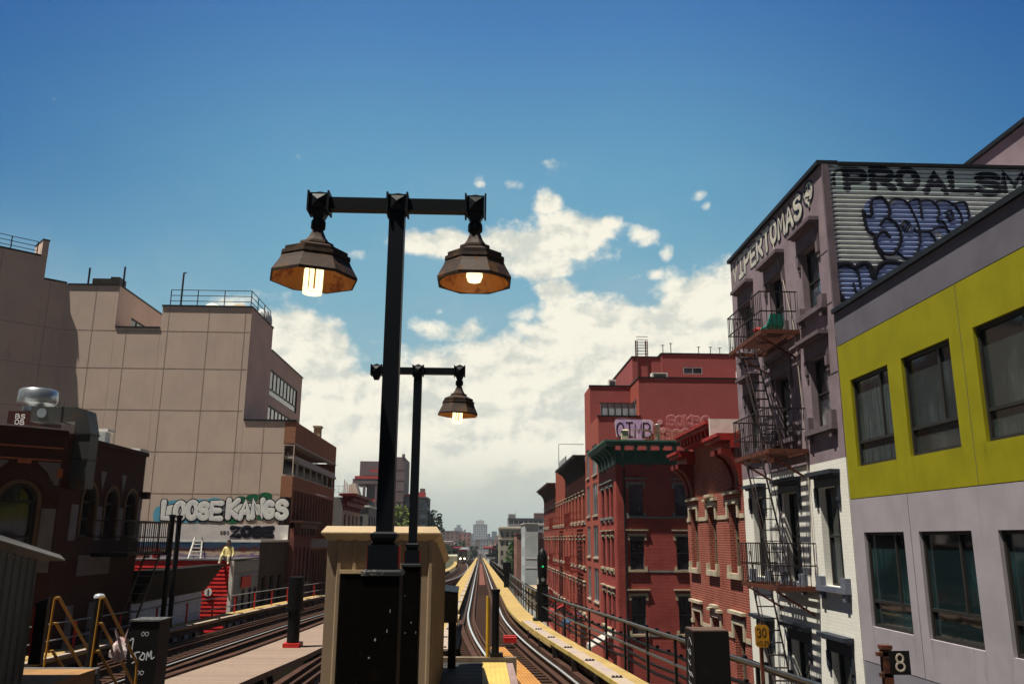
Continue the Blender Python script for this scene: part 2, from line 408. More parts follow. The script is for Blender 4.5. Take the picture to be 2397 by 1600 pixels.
def mk_hood(mat, ear=.16, h=.34, cap=.08, out=.16, drop=.35, step=False):
    """stone lintel with ears, a frieze and a projecting cap"""
    def fn(P,u0,u1,v0,v1):
        m = MB()
        m.wbox(P,u0-ear,u1+ear,v1+.004,v1+h*.45,.003,.06)
        for a, b in ((u0-ear,u0-.01),(u1+.01,u1+ear)): m.wbox(P,a,b,v1-drop,v1+.004,.003,.055)
        if step:
            c = (u0+u1)/2; w_ = (u1-u0)*.28
            m.wbox(P,c-w_,c+w_,v1+h*.45,v1+h*1.05,.003,.075)
            m.wbox(P,c-w_-.08,c+w_+.08,v1+h*1.05,v1+h*1.05+cap,.003,out+.02)
            for q in (-1,1):
                a, b = sorted((c+q*(w_+.08), c+q*((u1-u0)/2+ear+.1))); m.wbox(P,a,b,v1+h*.62,v1+h*.62+cap,.003,out)
        else:
            m.wbox(P,u0-ear-.1,u1+ear+.1,v1+h,v1+h+cap,.003,out)
        return m
    fn.mat = mat; return fn
def mk_frieze(mat, h, out, ear, cap=.09):
    def fn(P,u0,u1,v0,v1):
        m = MB(); m.wbox(P,u0-ear+.05,u1+ear-.05,v1+.005,v1+h,.003,.05)
        m.wbox(P,u0-ear,u1+ear,v1+h,v1+h+cap,.003,out)
        m.wbox(P,u0-ear+.04,u1+ear-.04,v1+h-.05,v1+h,.05,out*.6)
        for a in (u0-ear+.05, u1+ear-.17): m.wbox(P,a,a+.12,v1-.32,v1+.005,.003,.07)
        for a in (u0-ear+.05, u1+ear-.17): m.wbox(P,a+.01,a+.11,v1-.44,v1-.32,.003,.045)
        return m
    fn.mat = mat; return fn

# ---------------------------------------------------------------- stroke lettering
def arc(cx, cy, rx, ry, a0, a1, n=12):
    return [(cx+rx*math.cos(R(a0+(a1-a0)*i/n)), cy+ry*math.sin(R(a0+(a1-a0)*i/n))) for i in range(n+1)]
G = {
 'A': [[(0,0),(.5,1),(1,0)],[(.2,.36),(.8,.36)]],
 'B': [[(0,0),(0,1)],[(0,1)]+arc(.45,.76,.4,.24,90,-90)+[(0,.52)],[(0,.52)]+arc(.5,.26,.5,.26,90,-90)+[(0,0)]],
 'D': [[(0,0),(0,1)],[(0,1)]+arc(.35,.5,.65,.5,90,-90)+[(0,0)]],
 'E': [[(1,1),(0,1),(0,0),(1,0)],[(0,.52),(.8,.52)]],
 'G': [arc(.5,.5,.5,.5,50,300)+[(.95,.15),(.95,.45),(.55,.45)]],
 'I': [[(.5,0),(.5,1)],[(.1,1),(.9,1)],[(.1,0),(.9,0)]],
 'K': [[(0,0),(0,1)],[(.95,1),(.05,.45),(1,0)]],
 'L': [[(0,1),(0,0),(.95,0)]],
 'M': [[(0,0),(.08,1),(.5,.3),(.92,1),(1,0)]],
 'N': [[(0,0),(0,1),(1,0),(1,1)]],
 'O': [arc(.5,.5,.5,.5,90,450,20)],
 'P': [[(0,0),(0,1)],[(0,1)]+arc(.5,.73,.48,.27,90,-90)+[(0,.46)]],
 'R': [[(0,0),(0,1)],[(0,1)]+arc(.5,.74,.46,.26,90,-90)+[(0,.48)],[(.35,.48),(1,0)]],
 'S': [arc(.5,.76,.46,.24,20,250,10)+arc(.5,.26,.5,.26,80,-160,12)],
 'T': [[(0,1),(1,1)],[(.5,1),(.5,0)]],
 'U': [[(0,1),(0,.4)]+arc(.5,.4,.5,.4,180,360)+[(1,1)]],
 'V': [[(0,1),(.5,0),(1,1)]],
 'Y': [[(0,1),(.5,.45),(1,1)],[(.5,.45),(.5,0)]],
 'Z': [[(0,1),(1,1),(0,0),(1,0)]],
 '0': [arc(.5,.5,.5,.5,90,450,20)],
 '1': [[(.2,.8),(.5,1),(.5,0)]],
 '5': [[(.9,1),(.1,1),(.05,.55)]+arc(.5,.3,.5,.3,110,-150,14)],
 '3': [arc(.45,.75,.45,.25,150,-80,12)+arc(.48,.26,.52,.26,80,-150,14)],
 '8': [arc(.5,.75,.40,.25,90,450,18),arc(.5,.25,.5,.26,90,450,18)],
}
def letters(m, P, text, u, v, wd, ht, gap, sw, h, base=.0, dirn=1, wob=0, slope=0):
    """text in strokes, u running in direction dirn along the wall"""
    for i, ch in enumerate(text):
        if ch != ' ':
            rr = random.Random(i*31+len(text)); jy = rr.uniform(-wob,wob)*ht; kx = 1+rr.uniform(-wob,wob)
            for st in G[ch]:
                m.ribbon(P, [(u+dirn*(x*wd*kx), v+jy+slope*(u+dirn*x*wd)+y*ht) for x,y in st], sw, h, base=base)
        u += dirn*(wd+gap)
def bubble(root, name, P, text, u, v, wd, ht, gap, sw, inner, outer, dirn=1, wob=.06, ol=.35, h=.03, slope=0, lift=0):
    m = MB(); st_ = h*.42       # each letter lies a little over the one before it, outline and fill
    for i, ch in enumerate(text):
        b_ = lift+i*st_; uu = u+dirn*i*(wd+gap); rr = random.Random(i*7+len(text)); vv = v+rr.uniform(-wob,wob)*ht; k_ = 1+rr.uniform(-wob,wob)
        m.mi = 1; letters(m,P,ch,uu,vv,wd*k_,ht*k_,gap,sw*(1+ol),h*.38,b_,dirn,0,slope)
        m.mi = 0; letters(m,P,ch,uu,vv,wd*k_,ht*k_,gap,sw,h*.8,b_,dirn,0,slope)
    return m.build(name, [inner, outer], root)

def core(m, x0, x1, y0, y1, z0, z1): return m.box(x0,x1,y0,y1,z0,z1)

# ================================================================= RIGHT SIDE OF THE STREET (street face x = 7.8)
XR = 7.8; PR = RX(XR)
# ---- grey and green building, nearest
bA = T('modern_building', (XR, 9.8, gz(9.8)), 'grey rendered building with a wide lime green band and dark steel windows', 'building')
m_greyst = plain('grey_stucco', (.35,.32,.355), .9, 0, .16, 1.2, streak=.30, fine=70, bmp=.3, drips=(17.06-9.8,2.18,1.63,-1.64-gz(9.8),.75))
m_greyst2 = plain('grey_stucco_upper', (.13,.125,.155), .9, 0, .2, 1.2, streak=.35, fine=70, bmp=.3)
m_lime = plain('lime_stucco', (.265,.245,.006), .9, 0, .16, 1.4, streak=.30, fine=70, bmp=.3, drips=(17.06-9.8,2.18,1.64,1.50-gz(9.8),.6))
m_greybase = plain('grey_base_stucco', (.22,.215,.25), .9, 0, .15, 1.2, fine=70, bmp=.3)
YA0, YA1 = 1.0, 17.56
starts = [17.06, 14.89, 12.56, 10.38, 8.2, 6.02, 3.84]
opsU = [(s-1.64, s, 1.50, 3.32) for s in starts]; opsL = [(s-1.63, s, -1.64, .175) for s in starts]
MB().wall(PR,YA0,YA1,4.165,4.90,edge=.3).build('parapet_band', m_greyst2, bA)
MB().wall(PR,YA0,YA1,.865,4.150,opsU,.20).build('green_panel', m_lime, bA)
MB().wall(PR,YA0,YA1,-2.33,.850,opsL,.20).build('wall', m_greyst, bA)
MB().wall(PR,YA0,YA1,gz(10),-2.345,[(s-1.7,s,-7.6,-3.6) for s in starts],.25).build('ground_wall', m_greybase, bA)
mm = MB(); mm.wbox(PR,YA0,YA1,.85,.865,-.1,-.012); mm.wbox(PR,YA0,YA1,4.15,4.165,-.1,-.012); mm.wbox(PR,YA0,YA1,-2.345,-2.33,-.1,-.012); mm.build('joint', m_trimblack, bA, split=True)
mm = MB()
for uu in (15.16,10.74,6.4): mm.wbox(PR,uu,uu+.010,-2.32,.845,.0015,.004)
for uu in (12.9,8.55): mm.wbox(PR,uu,uu+.010,.87,4.14,.0015,.004)
mm.build('control_joint', plain('joint_grey',(.10,.095,.09),.9,bmp=0), bA, split=True)  # dark grey joint lines laid on the wall
mm = MB(); mm.box(8.1,24,YA0+.3,YA1-.02,gz(10),4.6); mm.build('body', m_greyst2, bA)
mm = MB(); mm.wbox(PR,YA0-.05,YA1-.003,4.90,5.00,-.35,.07); mm.build('coping', m_trimblack, bA)
for i, s in enumerate(starts):
    window(bA,PR,s-1.64,s,1.50,3.32,.15,m_frame,glass('grey_sheen_curtain_glass',(.020,.028,.030),(.075,.095,.10),.06,1.6),.06,.27,.30)  # curtain folds, with the glass colour paled to imitate reflection
    window(bA,PR,s-1.63,s,-1.64,.175,.15,m_frame,m_glass2,.06,.27,.30)
    window(bA,PR,s-1.7,s,-7.6,-3.6,.2,m_frame,m_glass,.07,.3,.5)

# ---- purple and white tenement
YB0, YB1, ZB = 17.60, 24.78, 8.52
bB = T('tenement_building', (XR, 21.2, gz(21.2)), 'narrow tenement with mauve upper storeys, white painted lower storeys and a corrugated steel side', 'building')
m_mauve = plain('mauve_stucco', (.27,.21,.24), .9, 0, .32, 1.1, streak=.45, fine=60, bmp=.3)
m_whiteb = brick('white_painted_brick', (.80,.79,.72), (.76,.75,.69), (.71,.71,.66), 1, .22, .008, .75)
cols = [(18.15,19.17),(20.52,21.50),(22.95,24.00)]
top = [(a,b,5.28,6.86) for a,b in cols]; sec = [(a,b,2.52,4.17) for a,b in cols]
low_ = [(a,b,-.97,1.18) for a,b in cols]; gnd = [(a,b,-4.7,-2.36) for a,b in cols]; shop = [(18.2,24.2,-7.9,-5.6)]
MB().wall(PR,YB0,YB1,1.75,ZB,top+sec,.24).build('wall', m_mauve, bB)
MB().wall(PR,YB0,YB1,gz(21),1.75,low_+gnd+shop,.24).build('lower_wall', m_whiteb, bB)
mm = MB(); mm.box(XR+.3,20.5,YB0+.35,YB1-.02,gz(21),8.2); mm.build('body', m_mauve, bB)
mm = MB(); mm.wbox(PR,18.2,24.2,-7.9,-5.6,-.4,-.25); mm.build('shop_front', m_glass, bB)
m_hm = plain('mauve_trim', (.16,.125,.145), .85, 0, .3, 3, streak=.3); m_hd = plain('navy_trim', (.03,.037,.052), .55, 0, .25, 4)
m_sillg = plain('slate_sill', (.14,.155,.20), .6, 0, .25, 4)
for k, (ops, rowmat, sm) in enumerate(((top,m_hm,m_hm),(sec,m_hm,m_hm),(low_,m_hd,m_sillg),(gnd,m_hd,m_sillg))):
    for j, (a,b,c,d) in enumerate(ops):
        hd = mk_frieze(rowmat, (.44,.40,.26,.30)[k], .24, .20+(.10 if j == 1 else 0), .09)
        hd.mat = rowmat
        window(bB,PR,a,b,c,d,.24,m_frame,(m_glassb,m_glassw,m_glass,m_glass)[k],.05,.5,None,
               sill=(.28,.12,.14,sm,.20 if (k != 1) else .3,True), hood=hd)
# corrugated side sheet
PB = FY(YB0)
m, t, b, oc = base_mat('painted_corrugated_steel')
x, y, z = t.xyz(oc)
def ell(cx, cz, rx, rz):
    ax = t.math('DIVIDE', t.math('SUBTRACT', x, cx), rx); az = t.math('DIVIDE', t.math('SUBTRACT', z, cz), rz)
    return t.math('LESS_THAN', t.math('ADD', t.math('MULTIPLY', ax, ax), t.math('MULTIPLY', az, az)), 1.0)
bx, bz = XR, gz(21.2)        # object coordinates count from the building's base point
def loc_(cx, cz): return cx-bx, cz-bz
PAINT_BLUE = []
blue = None
for cx, cz, rx, rz in [(9.02,7.25,.34,.46),(9.2,6.78,.30,.45),(9.6,6.95,.40,.72),(10.0,7.25,.42,.42),(10.32,7.3,.34,.38),(10.75,7.2,.42,.48),(10.1,6.6,.30,.36),(11.0,7.25,.24,.38),
                       (8.22,5.66,.29,.44),(8.6,5.78,.26,.32),(9.2,5.8,.42,.36)]:
    e = ell(cx-bx, cz-bz, rx, rz); blue = e if blue is None else t.math('MAXIMUM', blue, e)
n = t.noise(oc, 2.2, 5, .6); g = t.noise(oc, 14, 4, .6)
c = t.mix(t.ramp(n, .35, .7), (.62,.66,.62), (.46,.50,.48))
topb = t.ramp(z, 7.75-bz, 7.95-bz); c = t.mix(t.math('MULTIPLY', topb, .35), c, (.30,.50,.50))
c = t.mix(t.math('MULTIPLY', blue, .93), c, (.24,.33,.60))
c = t.mix(t.math('MULTIPLY', t.ramp(g, .5, .8), .3), c, (.16,.15,.15))
t.put(b.inputs['Base Color'], c); b.inputs['Roughness'].default_value = .5; b.inputs['Metallic'].default_value = .15
m_corr = m
mm = MB(); x0, x1, z0, z1 = XR+.17, 20.4, 4.4, ZB; per = .112; nseg = int((z1-z0)/per*6)
pts = []
for i in range(nseg+1):
    zz = z0+(z1-z0)*i/nseg; pts.append((zz, .022*math.sin(2*math.pi*zz/per)))
mm.add([PB.p(x0,zz,.005+d) for zz,d in pts]+[PB.p(x1,zz,.005+d) for zz,d in pts], [(i,nseg+1+i,nseg+2+i,i+1) for i in range(nseg)], True)
corr = mm.build('corrugated_side', m_corr, bB)
mm = MB(); mm.wbox(PB,XR+.005,XR+.165,4.4,ZB-.003,-.3,.05); mm.build('corner_post', m_hm, bB)
LINES = {
'a' : [(9.09, 6.22), (9.01, 6.34), (8.9, 6.57), (8.9, 6.8), (8.76, 6.89), (8.71, 7.15), (8.69, 7.4), (8.75, 7.26), (8.88, 7.29), (8.89, 7.55), (8.97, 7.69), (9.15, 7.73), (9.23, 7.65), (9.29, 7.55), (9.31, 7.37), (9.26, 7.23)] ,
'b' : [(9.08, 7.06), (9.19, 7.2), (9.32, 7.18), (9.46, 7.04), (9.52, 6.81), (9.45, 6.54), (9.28, 6.35), (9.1, 6.35), (8.96, 6.5), (8.92, 6.66), (9.02, 6.83), (9.15, 6.88), (9.25, 6.76)] ,
'c' : [(9.29, 7.55), (9.46, 7.7), (9.72, 7.63), (9.85, 7.38), (9.95, 7.05), (9.96, 6.75), (9.88, 6.45), (9.73, 6.27), (9.55, 6.26), (9.41, 6.38)] ,
'd' : [(9.76, 7.61), (9.95, 7.7), (10.04, 7.66), (10.05, 7.38), (10.06, 7.24)] ,
'e' : [(10.06, 7.64), (10.24, 7.68), (10.41, 7.6), (10.48, 7.39), (10.41, 7.18), (10.54, 7.16), (10.61, 7.02)] ,
'f' : [(9.85, 6.98), (9.89, 6.89), (10.15, 6.9), (10.29, 6.76), (10.32, 6.6)] ,
'g' : [(10.18, 6.91), (10.5, 7.03), (10.69, 6.88)] ,
'h' : [(10.42, 7.63), (10.62, 7.68), (10.86, 7.56), (10.98, 7.31), (10.97, 7.03)] ,
'i' : [(10.86, 7.61), (11.11, 7.64), (11.16, 7.45), (11.16, 7.13)] ,
'j' : [(10.63, 7.37), (10.73, 7.44), (10.79, 7.35), (10.75, 7.19), (10.68, 7.21), (10.67, 7.33)] ,
'k' : [(7.9, 5.92), (8.02, 6.05), (8.24, 6.08), (8.39, 5.99), (8.44, 6.04), (8.62, 6.11), (8.74, 6.02), (8.78, 5.77), (8.89, 5.98), (9.08, 6.14), (9.3, 6.15), (9.52, 6.1)] ,
'l' : [(7.92, 5.94), (7.9, 5.67), (7.96, 5.38), (8.1, 5.18)] ,
'm_' : [(8.43, 5.99), (8.45, 5.75), (8.46, 5.52)] ,
'n' : [(8.31, 5.63), (8.36, 5.34)] ,
'o' : [(8.78, 5.77), (8.9, 5.69)] ,
'eye' : [(9.67, 7.14), (9.72, 7.03), (9.65, 6.96), (9.58, 7.02), (9.64, 7.12)] ,
}
def smooth(pts, n=5):
    out = []
    for i in range(len(pts)-1):
        p0, p1, p2, p3 = pts[max(i-1,0)], pts[i], pts[i+1], pts[min(i+2,len(pts)-1)]
        for k in range(n):
            s = k/n
            out.append(tuple(.5*((2*p1[q])+(-p0[q]+p2[q])*s+(2*p0[q]-5*p1[q]+4*p2[q]-p3[q])*s*s+(-p0[q]+3*p1[q]-3*p2[q]+p3[q])*s**3) for q in (0,1)))
    return out+[pts[-1]]
m_ink = plain('black_spray_paint', (.012,.013,.022), .5, 0, .2, 5, bmp=0)
mm = MB()
for k, v in LINES.items():
    wd = .075 if k in 'ab' else .13 if k in ('k','l') else .05 if k != 'eye' else .03
    mm.ribbon(PB, smooth(v), wd, .03, base=.016)
mm.ribbon(PB, smooth([(9.72,7.14),(9.78,7.03),(9.68,6.9),(9.55,6.99),(9.6,7.16),(9.72,7.14)]), .02, .03, base=.016)
mm.ribbon(PB, [(10.66,7.30),(10.69,7.18)], .07, .03, base=.016)
mm.build('graffiti_outline', m_ink, corr)
mm = MB(); letters(mm, PB, 'PROALSM', 8.38, 7.95, .47, .45, .15, .19, .016, base=.010, wob=.12)
mm.ribbon(PB, smooth([(8.08,8.0),(8.1,8.3),(8.3,8.42),(8.5,8.42)]), .09, .016, base=.008)
mm.build('graffiti_lettering', m_ink, corr)
mm = MB(); mm.wbox(PR,YB0-.04,YB1+.03,ZB,ZB+.10,-.4,.10); mm.wbox(PB,XR+.405,20.6,ZB-.02,ZB+.06,-.2,.07); mm.build('coping', m_trimblack, bB, split=True)
mm = MB(); mm.box(13.5,20.3,17.95,24.7,8.6,10.2); mm.build('roof_bulkhead', m_mauve, bB)
mm = MB(); mm.box(13.4,20.4,17.85,24.8,10.2,10.31); mm.build('bulkhead_coping', m_trimblack, bB, split=True)
# wall scratch lines and a loose cable down the front
mm = MB()
for (zz) in (6.42, 5.2, 3.62): mm.wbox(PR,YB0+.02,18.0,zz,zz+.018,.002,.006)
mm.build('wall_joint', m_trimblack, bB, split=True)
m_cable = plain('pale_cable', (.45,.40,.33), .7)
mm = MB(); mm.tube([PR.p(20.9,7.78,.03),PR.p(20.3,6.6,.06),PR.p(19.75,5.2,.08),PR.p(19.6,3.0,.06),PR.p(19.6,-1.0,.06)],.012,6); mm.build('cable', m_cable, bB)
# VIPER TOMAS lettering along the parapet, written towards the station
m_silver = plain('silver_spray_paint', (.58,.56,.47), .5, 0, .2, 3.5, (.40,.36,.33), streak=.5, bmp=0)
bubble(bB,'parapet_graffiti',PR,'VIPERTOMAS',24.55,7.80,.41,.56,.175,.165,m_silver,m_ink,dirn=-1,wob=.05,ol=.5,h=.007)
mm = MB(); mm.prism([(18.40+.30*math.cos(a)*(1 if math.sin(a) > -.2 else .8),8.16+.27*math.sin(a)-(.14 if math.sin(a) < -.9 else 0)) for a in [2*math.pi*k/24 for k in range(24)]],PR,.002,.010)
h_ = mm.build('shield_graffiti', m_silver, bB)
mm = MB(); hp = [(18.40+.31*math.cos(2*math.pi*k/24),8.16+.28*math.sin(2*math.pi*k/24)-(.15 if k == 18 else 0)) for k in range(25)]
mm.ribbon(PR,hp,.055,.012,base=.010); letters(mm,PR,'PA',18.60,8.2,.14,.14,.07,.04,.012,base=.010,dirn=-1); mm.ribbon(PR,[(18.56,8.1),(18.35,8.05),(18.45,7.98),(18.3,7.95)],.04,.012,base=.010)
mm.build('shield_lettering', m_ink, h_)
# narrow brackets and clapboard lines: none

# ---- fire escape on the tenement
fe = T('fire_escape', (XR-.02, 21.0, -7.0), 'rusty iron fire escape with three balconies and steep ladders on the mauve and white tenement', 'fire escape')
FX0, FX1, FY0, FY1 = 6.82, XR-.015, 19.55, 22.25
for lv, zb in enumerate((5.02, 2.10, -1.06)):
    mm = MB(); ya = FY0
    mm.box(FX0,FX0+.035,ya,FY1,zb-.07,zb+.03); mm.box(FX1-.05,FX1,ya,FY1,zb-.07,zb+.03)
    mm.box(FX0+.035,FX1-.05,ya,ya+.035,zb-.07,zb+.03); mm.box(FX0+.035,FX1-.05,FY1-.035,FY1,zb-.07,zb+.03)
    for k in range(11):
        xx = FX0+.08+k*.083
        hole = lv < 3 and xx < FX0+.62
        mm.box(xx,xx+.045,ya+.035,(FY1-.75) if hole else FY1-.035,zb-.02,zb+.006)
    for yy in (ya+.3, FY1-.3):     # brackets back to the wall
        mm.bar((FX1-.01,yy,zb-.62),(FX0+.06,yy,zb-.075),.03,.05)
    mm.build('platform', m_rust, fe)
    mm = MB(); zt = zb+1.0
    for zz in (zt, zb+.5): mm.bar((FX0+.015,ya,zz),(FX0+.015,FY1,zz),.022,.03); mm.bar((FX1,ya+.012,zz),(FX0,ya+.012,zz),.022,.03); mm.bar((FX1,FY1-.012,zz),(FX0,FY1-.012,zz),.022,.03)
    for k in range(20): 
        yy = ya+.02+(FY1-ya-.04)*k/19; mm.box(FX0+.008,FX0+.022,yy-.007,yy+.007,zb,zt)
    for k in range(8):
        xx = FX0+.05+(FX1-FX0-.1)*k/7; mm.box(xx-.007,xx+.007,ya+.005,ya+.02,zb,zt); mm.box(xx-.007,xx+.007,FY1-.02,FY1-.005,zb,zt)
    mm.build('railing', m_darkiron, fe)
    ztop, zbot = zb, (2.10,-1.06,-4.3)[lv]
    mm = MB(); y0_, y1_ = FY1-.45, FY1-2.05
    for xx in (FX0+.14, FX0+.58): mm.bar((xx,y0_,ztop+.02),(xx,y1_,zbot+.03),.02,.075)
    ns = 12
    for k in range(1,ns): 
        q = k/ns; yy = y0_+(y1_-y0_)*q; zz = ztop+(zbot-ztop)*q; mm.box(FX0+.15,FX0+.57,yy-.06,yy+.06,zz-.012,zz+.010)
    for xx in (FX0+.12, FX0+.60): mm.tube([(xx,y0_+.1,ztop+.75),(xx,y0_,ztop+.8),(xx,y1_+.15,zbot+.85),(xx,y1_+.1,zbot+.1)],.011,6)
    mm.build('ladder', m_darkiron, fe)
# pot and folded chair standing on the top balcony
o = T('plant_pot', (7.2,20.75,5.03), 'white pot with a red rim on the top fire escape balcony', 'pot')
mm = MB(); mm.lathe((7.2,20.75,5.03),[(.10,0),(.13,.24),(.13,.25)],12); mm.build('pot', m_white, o)
mm = MB(); mm.lathe((7.2,20.75,5.27),[(.155,0),(.165,.02),(.165,.075),(.12,.11),(.05,.12)],12); mm.build('rim', m_redpaint, o)
o = T('garden_chair', (7.25,19.95,5.03), 'small sea green plastic chair on the top fire escape balcony', 'chair')
m_teal = plain('sea_green_plastic', (.05,.58,.42), .4, 0, .1, 4)
mm = MB(); mm.hexa([(7.02,19.75,5.17),(7.48,19.75,5.17),(7.48,20.18,5.20),(7.02,20.18,5.20),(7.02,19.75,5.20),(7.48,19.75,5.20),(7.48,20.18,5.23),(7.02,20.18,5.23)]); mm.build('seat', m_teal, o)
mm = MB(); mm.hexa([(7.04,19.66,5.2),(7.46,19.66,5.2),(7.46,19.76,5.2),(7.04,19.76,5.2),(7.1,19.58,5.46),(7.4,19.58,5.46),(7.4,19.62,5.46),(7.1,19.62,5.46)]); mm.build('backrest', m_teal, o)
for a in (7.05,7.43):
    for c_ in (19.78,20.12): mm = MB(); mm.bar((a,c_,5.03),(a,c_,5.18),.035); mm.build('leg', m_teal, o)

# ---- small brick house with cream window stones
bC = T('brick_house', (XR, 28.2, gz(28.2)), 'three window wide red brick house with cream stone trim and a broken red cornice', 'building')
m_brickC = brick('house_brick', (.28,.042,.030), (.21,.031,.024), (.34,.19,.14), 1.0, .5, .014)
YC0, YC1 = 24.80, 31.75
cC = [(25.45,26.38),(27.88,28.82),(30.28,31.25)]
o1 = [(a,b,-.97,1.10) for a,b in cC]; o2 = [(a,b,-4.55,-2.46) for a,b in cC]; o3 = [(a-.1,b+.1,-8.0,-5.6) for a,b in cC]
MB().wall(PR,YC0,YC1,gz(28),3.25,o1+o2+o3,.28).build('wall', m_brickC, bC)
mm = MB(); mm.box(XR+.32,20,YC0+.02,YC1-.003,gz(28),3.0); mm.build('body', m_brickC, bC, split=True)
for k, ops in enumerate((o1,o2)):
    for j, (a,b,c,d) in enumerate(ops):
        window(bC,PR,a,b,c,d,.28,plain('tan_frame',(.20,.16,.11),.6),m_glass,.05,.5,None,sill=(.16,.17,.12,m_stone,.22,False),hood=mk_hood(m_stone,.17,.30,.09,.14,.42,step=(j==1)))
for a,b,c,d in o3: window(bC,PR,a,b,c,d,.28,m_frame,m_glass,.06,.3,.5)
mm = MB()
for zz in (.66,-2.9):
    e = [YC0+.02]+[q for a,b in cC for q in (a-.19,b+.19)]+[YC1-.02]
    for k in range(0,len(e),2): mm.wbox(PR,e[k],e[k+1],zz,zz+.13,.003,.03)
mm.build('stone_band', m_stone, bC, split=True)
m_redcor = plain('weathered_red_paint', (.36,.025,.02), .6, 0, .45, 2, (.20,.02,.015), streak=.4)
m_redcor2 = plain('dark_red_paint', (.17,.018,.014), .65, 0, .4, 2, streak=.4)
mm = MB()
for a,b in ((YC0,26.6),(30.2,YC1+.02)):
    mm.wbox(PR,a,b,2.95,3.06,.003,.60); mm.wbox(PR,a,b,3.06,3.16,.003,.70); mm.wbox(PR,a,b,2.72,2.95,.003,.30)
mm.wbox(PR,26.0,30.4,3.50,3.60,-.3,.62); mm.wbox(PR,26.0,30.4,3.60,3.70,-.3,.72); mm.wbox(PR,26.0,30.4,3.25,3.50,-.2,.40)
for k in range(9): mm.wbox(PR,26.25+k*.48,26.40+k*.48,3.30,3.50,.40,.52)
mm.build('cornice', m_redcor, bC, split=True)
def bracket(m, P, u0, u1, zt, zb, out):
    pr = [(0,zb),(.06,zb),(.10,zb+.25*(zt-zb)),(.22*out+.06,zb+.5*(zt-zb)),(.6*out,zb+.72*(zt-zb)),(out,zb+.85*(zt-zb)),(out,zt),(0,zt)]
    a = [P.p(u0,v,n+.003) for n,v in pr]; c = [P.p(u1,v,n+.003) for n,v in pr]; k = len(pr)
    m.add(a+c,[tuple(range(k)),tuple(range(k,2*k))[::-1]]+[(i,k+i,k+(i+1)%k,(i+1)%k) for i in range(k)])
mm = MB()
for a in (24.84,25.62,30.5,31.2): bracket(mm,PR,a,a+.42,2.72,1.62,.58)
for a in (24.9,25.7,30.55,31.25):
    for k in range(4): mm.wbox(PR,a+k*.1,a+k*.1+.05,1.45,1.60,.003,.07)
mm.build('bracket', m_redcor2, bC, split=True)
m_whitepar = plain('white_roof_paper', (.72,.72,.68), .8, 0, .2, 4, streak=.3)
mm = MB(); mm.box(XR-.60,XR+1.6,25.90,26.0,3.07+.1,3.74); mm.build('parapet_end', m_whitepar, bC)

# ---- corner red house with green cornice
YD0, YD1 = 48.0, 55.2; PD = FY(YD0)
bD = T('corner_house', (XR+3, 51, gz(51)), 'red brick corner house with a dark green bracketed cornice and cream window hoods', 'building')
m_brickD = brick('corner_house_brick', (.30,.040,.036), (.23,.031,.029), (.32,.10,.08), 1.0, .5, .012)
rows = [(1.33,3.10),(-1.63,.21),(-5.05,-3.04)]
sidew = [(8.46,9.27),(11.10,11.92),(14.4,15.2),(17.2,18.0)]; frontw = [(49.55,50.5),(51.15,52.2),(53.1,54.3)]
opS = [(a,b,c,d) for a,b in sidew for c,d in rows]; opF = [(a,b,c,d) for a,b in frontw for c,d in rows]
MB().wall(PD,XR,20,gz(48),4.9,opS,.2).build('side_wall', m_brickD, bD)
MB().wall(PR,YD0,YD1,gz(48),4.9,opF+[(49.4,54.6,-8.2,-6.2)],.2).build('street_wall', m_brickD, bD)
mm = MB(); mm.box(XR+.3,20,YD0+.3,YD1-.003,gz(48),4.85); mm.build('body', m_brickD, bD, split=True)
m_creamhood = plain('cream_hood_stone', (.42,.38,.26), .85, 0, .3, 5, streak=.3)
for (c,d), hm in zip(rows, (m_greystone,m_creamhood,m_creamhood)):
    for a,b in sidew: window(bD,PD,a,b,c,d,.2,plain('slate_frame',(.10,.12,.14),.5),m_glassb if c > 1 else m_glass,.05,.5,None,sill=(.14,.12,.10,hm,.18,False),hood=mk_hood(hm,.14,.30,.07,.12,.22))
    for a,b in frontw: window(bD,PR,a,b,c,d,.2,m_frame,m_glass,.06,.5,None,sill=(.1,.14,.12,hm,0,True),hood=mk_hood(hm,.13,.30,.07,.14,.10))
mm = MB()
for zz in (1.20,-1.76,-5.18):
    e = [XR+.62]+[q for a,b in sidew for q in (a-.15,b+.15)]+[20]
    for k in range(0,len(e),2): mm.wbox(PD,e[k],e[k+1],zz,zz+.10,.003,.025)
mm.build('string_course', m_greystone, bD, split=True)
mm = MB(); mm.wbox(PD,XR+.36,XR+.46,gz(48),4.0,.003,.10); mm.build('drainpipe', m_trimblack, bD)
mm = MB(); mm.wbox(PD,XR+.46,XR+.52,gz(48),4.2,.003,.06); mm.wbox(PR,YD0+.1,YD0+.9,gz(48),4.2,.003,.05); mm.build('corner_pilaster', m_brickD, bD, split=True)
m_green = plain('dark_green_paint', (.034,.115,.088), .55, 0, .35, 2, streak=.3); m_green2 = plain('green_cornice_top', (.05,.15,.115), .6, 0, .3, 2)
mm = MB()
def corn(n0,n1,z0,z1):
    mm.wbox(PD,XR-n1,20,z0,z1,n0,n1); mm.wbox(PR,YD0-n0+.0,YD1,z0,z1,.003,n1)
corn(.003,.06,4.25,4.95); corn(.003,.16,4.95,5.05); corn(.003,.62,5.28,5.36)
mm.build('cornice_frieze', m_green, bD)
mm = MB(); corn(.003,.70,5.36,5.46); corn(.003,.80,5.46,5.56); mm.build('cornice', m_green2, bD, split=True)
mm = MB()
for k in range(16): bracket(mm,PD,XR+.25+k*.75,XR+.40+k*.75,5.28,4.12 if k%2 == 0 else 4.5,.58)
for k in range(10): bracket(mm,PR,YD0+.3+k*.72,YD0+.45+k*.72,5.28,4.12 if k%2 == 0 else 4.5,.58)
mm.build('bracket', m_green, bD, split=True)
